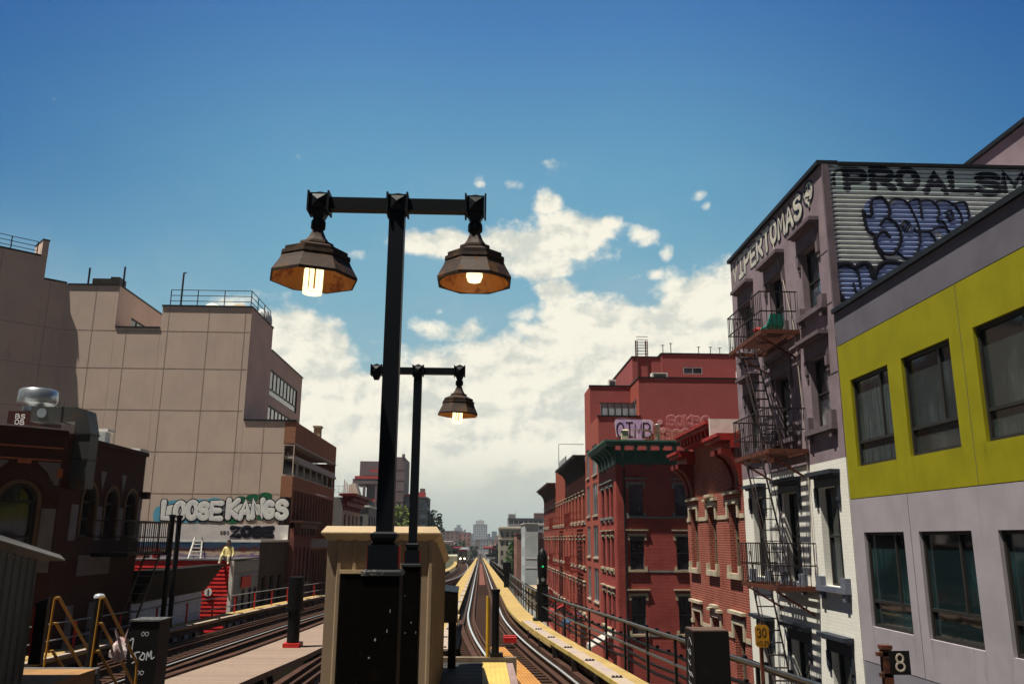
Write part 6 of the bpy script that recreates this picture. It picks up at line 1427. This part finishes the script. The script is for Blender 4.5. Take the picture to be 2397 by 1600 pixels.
# ---- beige sheds with sloping tops
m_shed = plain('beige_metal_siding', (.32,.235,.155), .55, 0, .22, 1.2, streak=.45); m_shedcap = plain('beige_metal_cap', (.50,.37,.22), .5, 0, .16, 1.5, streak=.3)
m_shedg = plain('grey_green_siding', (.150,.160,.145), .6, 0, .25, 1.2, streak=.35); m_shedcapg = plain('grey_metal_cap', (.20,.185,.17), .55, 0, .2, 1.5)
def shed(x0, x1, y0, y1, ztop, drop, label, msd, mcap, door, ov=.07, ovf=0, name='equipment_shed'):
    o = T(name,((x0+x1)/2,(y0+y1)/2,ZP),label,'shed'); zt = lambda y: ztop-drop*(y-y0)/(y1-y0)
    def ribbed(P, u0, u1, top, inv):
        # trapezoid ribbed cladding
        m = MB(); p = .165; u = u0; pts = []
        while u < u1-.01:
            for a,n in ((0,0),(.105,0),(.12,.022),(.15,.022)): 
                if u+a < u1: pts.append((u+a,n))
            u += p
        pts.append((u1,0))
        m.add([P.p(a,ZP,n) for a,n in pts]+[P.p(a,top(a),n) for a,n in pts],[(i,i+1,len(pts)+i+1,len(pts)+i) for i in range(len(pts)-1)]); return m
    ribbed(FY(y0),x0,x1,lambda a: zt(y0)-.02,0).build('front_wall',msd,o)
    ribbed(LX(x1),y0,y1,lambda a: zt(a)-.02,0).build('side_wall',msd,o); ribbed(RX(x0),y0,y1,lambda a: zt(a)-.02,0).build('side_wall',msd,o)
    ribbed(Plane((0,y1,0),(1,0,0),(0,1,0)),x0,x1,lambda a: zt(y1)-.02,0).build('back_wall',msd,o)
    mm = MB()
    def ring(d,yy0,yy1,zz): return [(x0-d,yy0-d,zt(y0)+zz),(x1+d,yy0-d,zt(y0)+zz),(x1+d,yy1+d+(ovf if d > .01 else 0),zt(y1+(ovf if d > .01 else 0))+zz),(x0-d,yy1+d+(ovf if d > .01 else 0),zt(y1+(ovf if d > .01 else 0))+zz)]
    r0_, r1_, r2_, r3_ = ring(.004,y0,y1,-.03), ring(ov,y0,y1,.045), ring(ov,y0,y1,.058), ring(.02,y0,y1,.125)
    vs = r0_+r1_+r2_+r3_; fs = [(3,2,1,0)]
    for L in range(3):
        for k in range(4): fs.append((L*4+k,L*4+(k+1)%4,L*4+4+(k+1)%4,L*4+4+k))
    fs.append((12,13,14,15)); mm.add(vs,fs); mm.build('roof_cap',mcap,o)
    mm = MB()
    for k in range(14):
        uu = x0+.05+(x1-x0-.1)*k/13
        mm.tube([FY(y0).p(uu,zt(y0)-.07,.022),FY(y0).p(uu,zt(y0)-.07,.030)],.008,6)
    for k in range(16):
        yy = y0+.06+(y1-y0-.12)*k/15; mm.tube([LX(x1).p(yy,zt(yy)-.07,.022),LX(x1).p(yy,zt(yy)-.07,.030)],.008,6)
    mm.build('screws',m_galv,o)
    if door:
        mm = MB(); mm.wbox(FY(y0),door[0],door[1],ZP+.02,door[2],.024,.05); mm.build('door',rusty('black_door',(.003,.0025,.002),(.012,.008,.005),.4,.65,0,4,.04),o)  # near-black door panel with brownish patches
        mm = MB(); mm.wbox(FY(y0),door[0]-.02,door[1]+.02,door[2],door[2]+.04,.024,.06); mm.build('door_header',mcap,o)
    return o
shed(-1.66,-.50,9.4,12.05,.005,.33,'beige ribbed metal shed with a sloping cap on the middle platform',m_shed,m_shedcap,(-1.49,-.85,-.37))
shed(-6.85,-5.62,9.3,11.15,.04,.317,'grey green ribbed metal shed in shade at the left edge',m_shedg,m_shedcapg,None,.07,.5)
# small black case on the shed's side and its post
o = T('equipment_case',(-.30,12.2,-1.3),'black box with a sloping lid on a post beside the beige shed','box')
mm = MB(); mm.hexa([(-.49,12.2,-1.14),(-.305,12.2,-1.14),(-.305,12.6,-1.14),(-.49,12.6,-1.14),(-.49,12.2,-.73),(-.305,12.2,-.75),(-.305,12.6,-.69),(-.49,12.6,-.67)]); mm.build('case',rusty('grey_black_case',(.035,.035,.034),(.06,.045,.03),.4,.6),o)
mm = MB(); mm.hexa([(-.50,12.18,-.73),(-.295,12.18,-.75),(-.295,12.62,-.69),(-.50,12.62,-.67),(-.50,12.18,-.71),(-.295,12.18,-.73),(-.295,12.62,-.67),(-.50,12.62,-.65)]); mm.build('lid',m_black,o)
mm = MB(); mm.box(-.43,-.32,12.3,12.45,ZP,-1.14); mm.build('post',m_black,o)
mm = MB(); mm.box(-.500,-.492,12.195,12.21,-1.12,-.76); mm.build('red_edge',m_redpaint,o)
# ---- lamp posts
m_lamp = rusty('lamp_black_paint', (.0045,.0065,.010), (.035,.018,.010), .24, .45, .0, 6, .16)
m_shade = rusty('rusted_shade_metal', (.040,.026,.020), (.10,.052,.024), .6, .55, .1, 9, .25)
m_shadein = rusty('shade_inside_enamel', (.42,.16,.03), (.20,.05,.012), .55, .45, .1, 8, .5)
m_bulb = emit('lamp_light', (1, .84, .48), 1.15)
def lamppost(x, y, label, arm=.46, zarm=1.92, s=1.0, left=True, tilts=(0,0), rot=(0,0), bulbs=(0,1), wide=(1.17,1.05), zbase=-.16, zp=ZP, lean=0):
    o = T('lamp_post',(x,y,zp),label,'lamp post','twin armed platform lamp posts')
    zz = lambda q: zbase+q
    m_ = MB(); w_ = .052*s
    m_.box(x-w_,x+w_,y-w_,y+w_,zz(.16),zarm-.02); m_.build('pole',m_lamp,o)
    m_ = MB()
    def sq(h0,h1,a,b): m_.hexa([(x-a,y-a,h0),(x+a,y-a,h0),(x+a,y+a,h0),(x-a,y+a,h0),(x-b,y-b,h1),(x+b,y-b,h1),(x+b,y+b,h1),(x-b,y+b,h1)])
    sq(zz(.185),zz(.195),.075*s,.06*s); sq(zz(.165),zz(.185),.082*s,.082*s); sq(zz(.135),zz(.165),.062*s,.08*s); sq(zz(.125),zz(.135),.075*s,.075*s)
    sq(zz(.0),zz(.125),.092*s,.092*s); m_.build('base_block',m_lamp,o)
    m_ = MB(); sq(zz(-.01),zz(.0),.118*s,.112*s); sq(zz(-.03),zz(-.01),.122*s,.122*s); m_.build('base_moulding',rusty('scuffed_moulding',(.03,.033,.036),(.30,.28,.24),.35,.5,.2,14),o)
    m_ = MB(); sq(zp,zz(-.03),.112*s,.112*s); sq(zp,zp+.12,.135*s,.135*s); sq(zp+.12,zp+.16,.135*s,.115*s); m_.build('plinth',rusty('brown_black_plinth',(.0028,.0022,.0018),(.012,.007,.004),.4,.65,0,5,.04),o)
    m_ = MB()
    for q in (-1,1): m_.box(x+q*.0945*s-.003,x+q*.0945*s+.003,y-.06*s,y+.06*s,zz(.002),zz(.12))
    m_.build('red_edge',m_redpaint,o,split=True)
    m_ = MB(); rq = random.Random(int(y*100)); PF = FY(y-.112*s); chips = []
    for k in range(4):
        cx_, cz_, w2, h2 = x+rq.uniform(-.09,.09)*s, zz(rq.uniform(-.75,-.08)), rq.uniform(.002,.006), rq.uniform(.004,.016)
        m_.prism([(cx_-w2,cz_-h2*.6),(cx_+w2*.4,cz_-h2),(cx_+w2,cz_+h2*.2),(cx_+w2*.3,cz_+h2),(cx_-w2*.7,cz_+h2*.4)],PF,.001,.0025)
    m_.build('paint_chip',plain('pale_primer',(.42,.40,.36),.7,bmp=0),o,split=True)
    m_ = MB(); h_ = .040*s; m_.box(x-arm,x+arm,y-.034*s,y+.034*s,zarm-h_,zarm+h_); m_.box(x-arm,x+arm,y-.040*s,y+.040*s,zarm-h_-.006,zarm-h_+.008); m_.build('arm',m_lamp,o)
    def fitting(cx, name='fitting'):
        m = MB(); a = .060*s; c = Vector((cx,y,zarm))
        m.box(cx-a,cx+a,y-a,y+a,zarm-a,zarm+a)
        for ax in (1,2):   # pyramids on the free faces
            for sgn in (-1,1):
                n_ = Vector((0,0,0)); n_[ax] = sgn; e1 = Vector((1,0,0)); e2 = n_.cross(e1)
                q = [c+n_*a+e1*i*a*.82+e2*j*a*.82 for i,j in ((-1,-1),(1,-1),(1,1),(-1,1))]; ap = c+n_*a*1.55
                m.add(q+[ap],[(0,1,4),(1,2,4),(2,3,4),(3,0,4)])
        for ii in (-1,1):
            for jj in (-1,1): m.tube([(cx+ii*a*.84,y-a-.001,zarm+jj*a*.84),(cx+ii*a*.84,y-a-.006*s,zarm+jj*a*.84)],.008*s,6)
        for sgn in (-1,1): m.box(*sorted((cx+sgn*(a+.001),cx+sgn*(a+.014*s))),y-a*1.22,y+a*1.22,zarm-a*1.18,zarm+a*1.18)
        return m
    fitting(x).build('centre_fitting',m_lamp,o)
    for i, sg in enumerate((-1,1)):
        cx = x+sg*arm; f = fitting(cx)
        if True:
            a = .060*s
            f.hexa([(cx-a*.5,y-a*.5,zarm-a*2.1),(cx+a*.5,y-a*.5,zarm-a*2.1),(cx+a*.5,y+a*.5,zarm-a*2.1),(cx-a*.5,y+a*.5,zarm-a*2.1),(cx-a*.9,y-a*.9,zarm-a),(cx+a*.9,y-a*.9,zarm-a),(cx+a*.9,y+a*.9,zarm-a),(cx-a*.9,y+a*.9,zarm-a)])
        fo = f.build('end_fitting',m_lamp,o)
        if i == 0 and not left: continue
        M = Matrix.Rotation(R(tilts[i]),3,'Y'); rt = R(22.5+rot[i]); top = Vector((cx,y,zarm-.126*s))
        sh = MB(); sh.lathe(top,[(.046*s,.0),(.050*s,-.012),(.050*s,-.045),(.046*s,-.05),(.033*s,-.052)],16,M=M)
        sh.build('collar',m_lamp,o)
        kw, kz = wide[i], .93; SC_ = lambda pr: [(r*(1+(kw-1)*min(1,max(0,(-z-.05)/.15))), -.048+(z+.048)*kz) for r,z in pr]
        sh = MB()
        sh.lathe(top,SC_([(.034*s,-.048),(.040*s,-.07),(.056*s,-.11),(.082*s,-.15)]),8,rt,M,False,False)
        sh.lathe(top,SC_([(.082*s,-.148),(.103*s,-.152),(.105*s,-.168),(.095*s,-.172)]),8,rt,M,False,False)
        sh.lathe(top,SC_([(.095*s,-.170),(.172*s,-.205),(.185*s,-.212),(.185*s,-.232),(.176*s,-.236)]),8,rt,M,False,False)
        sh.lathe(top,SC_([(.176*s,-.234),(.202*s,-.240),(.204*s,-.262),(.196*s,-.266)]),8,rt,M,False,False)
        sh.lathe(top,SC_([(.196*s,-.264),(.212*s,-.300),(.252*s,-.375),(.250*s,-.392)]),8,rt,M,False,False)
        so_ = sh.build('shade',m_shade,o)
        ins = MB(); nn = 24; oct_ = bulbs[i] == 0
        def octr(r,k):    # radius of the eight sided rim in direction k of 24
            a = (2*math.pi*k/nn) % (math.pi/4); return r*math.cos(math.pi/8)/math.cos(a-math.pi/8)
        vs = []
        for kk in range(nn):
            tt = 2*math.pi*kk/nn+rt; ro = octr(.249*s,kk); q = [(ro,-.392),((ro*.965 if oct_ else .218*s),-.390)]
            for r_q,h_q in ((.93,-.372),(.70,-.29),(.40,-.225),(.06,-.20)): q.append(((octr(.249*s,kk) if oct_ else .232*s)*r_q,h_q))
            for r_q,h_q in SC_(q): vs.append(top+M@Vector((r_q*math.cos(tt),r_q*math.sin(tt),h_q)))
        L_ = 6
        ins.mi = 1; ins.add(vs,[(kk*L_,((kk+1)%nn)*L_,((kk+1)%nn)*L_+1,kk*L_+1) for kk in range(nn)])
        ins.mi = 0; ins.add(vs,[(kk*L_+g,((kk+1)%nn)*L_+g,((kk+1)%nn)*L_+g+1,kk*L_+g+1) for kk in range(nn) for g in range(1,L_-1)], not oct_)
        ins.build('shade_inside',[m_shadein,m_shade],so_)
        bl = MB()
        if bulbs[i] == 0:     # corn shaped bulb hanging below the rim: ring of glowing strips
            for k in range(8):
                tt = 2*math.pi*k/8; q0 = Vector((.055*s*math.cos(tt),.055*s*math.sin(tt),-.30)); q1 = Vector((.055*s*math.cos(tt),.055*s*math.sin(tt),-.425)); bl.bar(top+M@q0,top+M@q1,.025*s,.016*s,up=Vector((math.cos(tt),math.sin(tt),0)))
            bl.lathe(top,[(.030*s,-.428),(.062*s,-.428),(.066*s,-.437),(.062*s,-.446),(.030*s,-.446)],20,0,M,True,False)
            cr_ = MB(); cr_.lathe(top,[(.02*s,-.19),(.028*s,-.25),(.040*s,-.29),(.044*s,-.43)],14,0,M)
            cr_.build('bulb_core',plain('bulb_base',(.25,.15,.07),.5),so_)
        else:
            bl.lathe(top,[(.030*s,-.265),(.052*s,-.295),(.056*s,-.325),(.044*s,-.355),(.010*s,-.362)],18,0,M)
            cr_ = MB(); cr_.lathe(top,[(.02*s,-.18),(.024*s,-.27)],12,0,M); cr_.build('bulb_core',plain('bulb_base',(.25,.15,.07),.5),so_)
        b_ = bl.build('bulb',m_bulb,so_)
        L = D.lights.new('bulb_light','POINT'); L.energy = .34; L.color = (1,.72,.38); L.shadow_soft_size = .05
        lo = D.objects.new('bulb_light',L); COL.objects.link(lo); lo.location = top+M@Vector((0,0,-.372))
        lo['kind'] = 'structure'
    return o
lamppost(-.515,4.63,'near black twin lamp post with rusted octagonal shades, both lamps lit',.46,1.92,.86,True,(1.6,0),(16,0),(0,1),(1.2,1.06),-.16)
lamppost(-.675,8.6,'farther black lamp post whose left lamp is missing, right lamp lit',.435,1.715,.80,False,(0,2),(0,6),(0,0),(1.08,1.08),-.24)

# ---- left platform end, stair rails and clutter in the shade
m_platl = plain('brown_concrete', (.34,.19,.085), .85, 0, .3, 2, fine=30)
mm = MB(); mm.box(-8.5,-5.30,2.5,12.45,ZP-.32,ZP-.03); struct(mm,'left_platform',m_platl)
mm = MB(); mm.box(-8.5,-5.28,12.46,12.56,ZP-.35,ZP-.025); struct(mm,'left_platform_kerb',plain('grey_kerb',(.16,.16,.16),.8))
m_yel = rusty('worn_yellow_paint',(.34,.175,.025),(.10,.05,.02),.4,.55)
for xx,lb in ((-6.02,'worn yellow stair handrail at the left platform end, farther left of two'),(-5.38,'worn yellow stair handrail at the left platform end, nearer the black panel')):
    o = T('stair_handrail',(xx,12.6,ZP),lb,'handrail','yellow stair handrails')
    for k,(h0,) in enumerate(((.90,),(.55,),(.18,))):
        mm = MB(); a = Vector((xx,12.66,ZP+h0)); b_ = Vector((xx,14.13,ZP+h0-1.09)); mm.tube([a+Vector((0,-.10,.0)),a,b_],.021,8); mm.build('rail',m_yel,o)
    mm = MB(); mm.tube([(xx-.03,12.54,ZP-.02),(xx,12.54,ZP+.90)],.016,8); mm.build('post',m_yel,o)
    mm = MB(); mm.tube([(xx,14.13,ZP+.90-1.09),(xx,14.18,-2.95)],.021,8); mm.build('post',m_yel,o)
o = T('stairs',(-5.7,13,-2.9),'dark steel steps going down from the left platform end','stairs')
for k in range(5): mm = MB(); mm.box(-6.0,-5.4,12.6+k*.28,12.86+k*.28,ZP-.25-k*.22,ZP-.22-k*.22); mm.build('step',m_darkiron,o)
for xx in (-6.03,-5.37): mm = MB(); mm.bar((xx,12.58,ZP-.2),(xx,14.15,ZP-1.25),.03,.16); mm.build('stringer',m_darkiron,o)
o = T('bollard_post',(-5.49,12.75,ZP),'black round post with a shiny pale cap between the yellow handrails','post')
mm = MB(); mm.tube([(-5.49,12.75,-2.4),(-5.49,12.75,-1.25),(-5.49,12.75,-1.05)],[.075,.075,.06],12); mm.tube([(-5.49,12.75,-1.05),(-5.49,12.75,-.86)],.068,12); mm.build('shaft',m_black,o)
mm = MB(); mm.lathe((-5.49,12.75,-.86),[(.075,0),(.075,.03),(.055,.055),(.01,.062)],14); mm.build('cap',plain('pale_enamel_cap',(.55,.58,.62),.15,.3,.1,5,bmp=0),o)
o = T('relay_box',(-5.65,14.2,-2.9),'tall black steel panel covered in white scrawled tags beside the left track','box'); PB_ = Plane((.22,14.6,.07),(1,0,0),(0,-1,0))
mm = MB(); mm.box(-5.73,-5.26,14.6,15.1,-3.2,-1.35); mm.build('case',rusty('black_box_paint',(.004,.004,.0045),(.02,.012,.009),.25,.55),o)
mm = MB(); mm.box(-5.75,-5.24,14.58,15.12,-1.35,-1.325); mm.build('top',plain('chipped_grey',(.03,.03,.03),.5,0,.5,20,(.2,.2,.2)),o)
mm = MB(); zz = -2.02
mm.ribbon(PB_,smooth([(-5.93,zz+.30),(-5.88,zz+.32),(-5.89,zz+.05),(-5.84,zz+.10)]),.022,.004)
mm.ribbon(PB_,smooth([(-5.76,zz+.12),(-5.83,zz+.10),(-5.80,zz),(-5.86,zz-.05)]),.022,.004)
mm.ribbon(PB_,smooth([(-5.70,zz+.10),(-5.75,zz+.03),(-5.69,zz),(-5.67,zz+.08),(-5.71,zz+.11)]),.022,.004)
mm.ribbon(PB_,smooth([(-5.64,zz),(-5.63,zz+.12),(-5.60,zz+.05),(-5.57,zz+.14),(-5.56,zz+.02),(-5.52,zz+.04)]),.022,.004)
for (cx,cz) in ((-5.70,-1.62),(-5.72,-2.22)): mm.ribbon(PB_,smooth([(cx-.06,cz),(cx-.03,cz+.035),(cx,cz),(cx+.03,cz-.03),(cx+.06,cz+.01),(cx+.02,cz+.03),(cx-.03,cz-.03),(cx-.06,cz)]),.008,.004)
for a in range(3): mm.ribbon(PB_,[(-5.70+.07*math.cos(a*1.05),-2.60+.07*math.sin(a*1.05)),(-5.70-.07*math.cos(a*1.05),-2.60-.07*math.sin(a*1.05))],.014,.004)
mm.build('scrawl',plain('white_marker',(.62,.66,.72),.5,bmp=0),o)
# plastic bag caught on the handrail
m_bag = plain('thin_plastic_bag', (.68,.60,.60), .35, 0, .25, 8, (.58,.34,.33), bmp=0)
bag = MB(); rr = random.Random(3); N = 12; prof = [(.02,0),(.05,-.03),(.085,-.10),(.115,-.19),(.11,-.27),(.07,-.32),(.02,-.335)]
vs = []
for j,(r,zz) in enumerate(prof):
    for k in range(N): tt = 2*math.pi*k/N; q = r*(1+.28*math.sin(3*tt+j)+rr.uniform(-.15,.15)); vs.append((-5.22+q*math.cos(tt),13.0+q*.7*math.sin(tt),-1.42+zz+rr.uniform(-.012,.012)))
fs = [(i*N+k,i*N+(k+1)%N,(i+1)*N+(k+1)%N,(i+1)*N+k) for i in range(len(prof)-1) for k in range(N)]; bag.add(vs,fs)
for s in (-1,1): bag.hexa([(-5.22+s*.05,12.97,-1.44),(-5.19+s*.05,12.97,-1.44),(-5.19+s*.05,12.99,-1.44),(-5.22+s*.05,12.99,-1.44),(-5.22+s*.09,12.97,-1.33),(-5.21+s*.09,12.97,-1.30),(-5.21+s*.09,12.99,-1.30),(-5.22+s*.09,12.99,-1.33)])
tag(bag.build('plastic_bag',m_bag),'crumpled white and pink plastic bag caught on the yellow stair handrail','bag')
o = T('equipment_case',(-5.75,11.4,ZP),'low black case with a red edge behind the shaded grey green shed','box')
mm = MB(); mm.hexa([(-5.61,11.2,-1.55),(-5.46,11.2,-1.55),(-5.47,11.3,-1.55),(-5.61,11.3,-1.55),(-5.61,11.2,-.82),(-5.46,11.2,-.76),(-5.47,11.3,-.74),(-5.61,11.3,-.80)]); mm.build('case',m_black,o); mm = MB(); mm.box(-5.61,-5.595,11.19,11.197,-1.45,-.86); mm.build('red_edge',m_redpaint,o)

# ---- person sitting on the red roof
def person(base, label):
    o = T('person',base,label,'person'); bx_, by_, bz_ = base
    V = [(0,0,.14),(0,.03,.32),(0,.05,.50),(0,.03,.60),(0,.0,.68),(-.17,.04,.52),(-.24,-.04,.30),(-.20,-.20,.17),(.17,.04,.52),(.25,-.02,.30),(.24,-.14,.12),(-.10,-.02,.12),(-.16,-.42,.22),(-.20,-.50,-.10),(.10,-.02,.12),(.15,-.42,.20),(.18,-.48,-.12),(-.20,-.60,-.14),(.18,-.58,-.16)]
    E = [(0,1),(1,2),(2,3),(3,4),(2,5),(5,6),(6,7),(2,8),(8,9),(9,10),(0,11),(11,12),(12,13),(13,17),(0,14),(14,15),(15,16),(16,18)]
    rad = [.145,.135,.14,.055,.06,.062,.045,.035,.062,.045,.035,.10,.075,.05,.10,.075,.05,.04,.04]
    me = D.meshes.new('body'); me.from_pydata(V,E,[]); ob = D.objects.new('body',me); COL.objects.link(ob); ob.parent = o
    sk = ob.modifiers.new('skin','SKIN'); ss = ob.modifiers.new('sub','SUBSURF'); ss.levels = 1; ss.render_levels = 1
    for i,v in enumerate(me.skin_vertices[0].data): v.radius = (rad[i],rad[i])
    me.skin_vertices[0].data[0].use_root = True
    mt, t, b, oc = base_mat('skin_and_shirt'); z_ = t.xyz(oc)[2]; yv = t.xyz(oc)[1]
    c = t.mix(t.math('GREATER_THAN',z_,.585),(.62,.52,.22),(.30,.17,.11)); c = t.mix(t.math('LESS_THAN',z_,.20),c,(.50,.45,.33)); t.put(b.inputs['Base Color'],c); me.materials.append(mt)
    mm = MB(); c0 = Vector((bx_,by_-.01,bz_+.76)); mm.lathe(c0,[(.02,-.13),(.065,-.10),(.085,-.03),(.088,.03),(.06,.09),(.01,.115)],12); hd = mm.build('head',plain('skin',(.30,.17,.11),.6,bmp=0),o)
    mm = MB(); mm.lathe(c0+Vector((0,.012,.01)),[(.092,-.03),(.096,.03),(.07,.10),(.01,.125)],12); mm.build('hair',plain('dark_hair',(.02,.014,.012),.6,bmp=0),hd)
    mm = MB()
    for s in (-1,1): mm.box(c0.x+s*.03-.012,c0.x+s*.03+.012,c0.y-.092,c0.y-.08,c0.z-.005,c0.z+.012)
    mm.box(c0.x-.03,c0.x+.03,c0.y-.088,c0.y-.076,c0.z-.062,c0.z-.05); mm.build('face',m_ink,hd)
    mm = MB(); mm.hexa([(c0.x-.013,c0.y-.11,c0.z-.035),(c0.x+.013,c0.y-.11,c0.z-.035),(c0.x+.013,c0.y-.07,c0.z-.035),(c0.x-.013,c0.y-.07,c0.z-.035),(c0.x-.008,c0.y-.09,c0.z+.01),(c0.x+.008,c0.y-.09,c0.z+.01),(c0.x+.008,c0.y-.07,c0.z+.01),(c0.x-.008,c0.y-.07,c0.z+.01)])
    for s in (-1,1): mm.lathe((c0.x+s*.09,c0.y,c0.z),[(.02,-.02),(.025,0),(.02,.02)],6)
    mm.build('nose_and_ears',plain('skin',(.30,.17,.11)),hd)
    for s,(hx,hy,hz) in ((-1,(-.20,-.20,.17)),(1,(.24,-.14,.12))):
        mm = MB(); w0 = Vector(base)+Vector((hx,hy,hz)); mm.hexa([w0+Vector(q) for q in ((-.035,-.09,-.02),(.035,-.09,-.02),(.035,0,-.02),(-.035,0,-.02),(-.035,-.09,.01),(.035,-.09,.01),(.03,0,.015),(-.03,0,.015))])
        for k in range(4): a = w0+Vector((-.027+k*.018,-.09,-.005)); mm.tube([a,a+Vector((0,-.03,-.004)),a+Vector((0,-.055-.008*(k in (1,2)),-.022))],[.008,.008,.006],6)
        a = w0+Vector((-s*.035,-.03,-.005)); mm.tube([a,a+Vector((-s*.025,-.03,-.006)),a+Vector((-s*.03,-.055,-.012))],[.010,.009,.007],6)
        mm.build('hand',plain('skin',(.30,.17,.11)),o)
person((-11.32,38.98,-.98),'small seated person in a yellow shirt at the corner of the red clapboard roof')

# ================================================================= TREES
m_leafy = plain('yellow_green_leaves', (.16,.19,.035), .7, 0, .3, 6, (.09,.13,.02), bmp=0); m_leafg = plain('green_leaves', (.055,.11,.03), .7, 0, .3, 6, (.035,.075,.02), bmp=0); m_leafd = plain('dark_leaves', (.035,.06,.028), .7, 0, .3, 5, (.025,.045,.02), bmp=0)
m_bark = plain('bark', (.10,.075,.055), .9)
def tree(x, y, h, w_, label, ml, n=1400, seed=1, group=None, leaf=None, low=.3):
    rr = random.Random(seed); zb = gz(y); o = T('tree',(x,y,zb),label,'tree',group); mm = MB()
    mm.tube([(x,y,zb-.1),(x+.05*w_,y,zb+h*.3),(x-.03*w_,y,zb+h*.62)],[.035*h,.025*h,.012*h],8)
    tips = []
    for k in range(9):
        a = rr.uniform(0,6.28); q0 = Vector((x,y,zb+h*rr.uniform(.25,.6))); q1 = q0+Vector((math.cos(a)*w_*.38,math.sin(a)*w_*.38,h*rr.uniform(.12,.33))); mm.tube([q0,(q0+q1)/2+Vector((0,0,.03*h)),q1],[.014*h,.009*h,.004*h],6); tips.append(q1)
    mm.build('trunk',m_bark,o)
    cr = MB(); lf = leaf or h*.035
    cl = [(Vector(t_),rr.uniform(.16,.30)*w_) for t_ in tips]+[(Vector((x+rr.uniform(-.3,.3)*w_,y+rr.uniform(-.3,.3)*w_,zb+h*rr.uniform(low+.1,.95))),rr.uniform(.12,.26)*w_) for _ in range(12)]
    for i in range(n):
        c,r = rr.choice(cl); v = Vector((rr.gauss(0,1),rr.gauss(0,1),rr.gauss(0,.8))); v = v.normalized()*r*rr.random()**.4; p = c+v
        a = Vector((rr.gauss(0,1),rr.gauss(0,1),rr.gauss(0,1))).normalized(); b_ = a.cross(Vector((rr.gauss(0,1),rr.gauss(0,1),rr.gauss(0,1)))).normalized(); s = lf*rr.uniform(.6,1.3)
        cr.quad(p-a*s-b_*s*.5,p+a*s-b_*s*.5,p+a*s*.8+b_*s*.5,p-a*s*.8+b_*s*.5)
    cr.build('crown',ml,o); return o
tree(-22,205,19.5,11,'yellow green tree rising behind the lamp posts before the unfinished block',m_leafy,2600,3,None,.45)
tree(-17,205,17.0,8,'lower yellow green tree between the two lamp posts',m_leafy,1600,8,None,.45)
tree(8.6,181,11.6,5.2,'tall narrow green street tree beside the pale painted wall',m_leafg,2600,5,None,.30,.1)
tree(-18,262,19,12,'dark green tree just past the right corner of the beige shed',m_leafd,2000,6,None,.6)
tree(-13.5,300,13.5,8,'dark green tree beside the distant train',m_leafd,1500,9,None,.5)
for k,(x,y,h) in enumerate(((-9.8,360,12),(8.5,330,11),(12,440,13),(-6,470,11))): tree(x,y,h,9,f'small far green tree {"left" if x < 0 else "right"} of the tracks among the distant roofs',m_leafd,700,20+k,'far trees by the line',.6)

# ================================================================= AIR

hz = MB(); hz.box(-375,375,-45,2150,-17,66)
m = D.materials.new('haze_air'); m.use_nodes = True; t = NT(m.node_tree); t.n.clear(); pv = t.new('ShaderNodeVolumePrincipled'); pv.inputs['Color'].default_value = (.80,.90,1,1); pv.inputs['Density'].default_value = .00017; pv.inputs['Anisotropy'].default_value = .2
oo = t.new('ShaderNodeOutputMaterial'); t.l.new(pv.outputs[0],oo.inputs['Volume'])
hz.build('haze',m,kind='stuff')
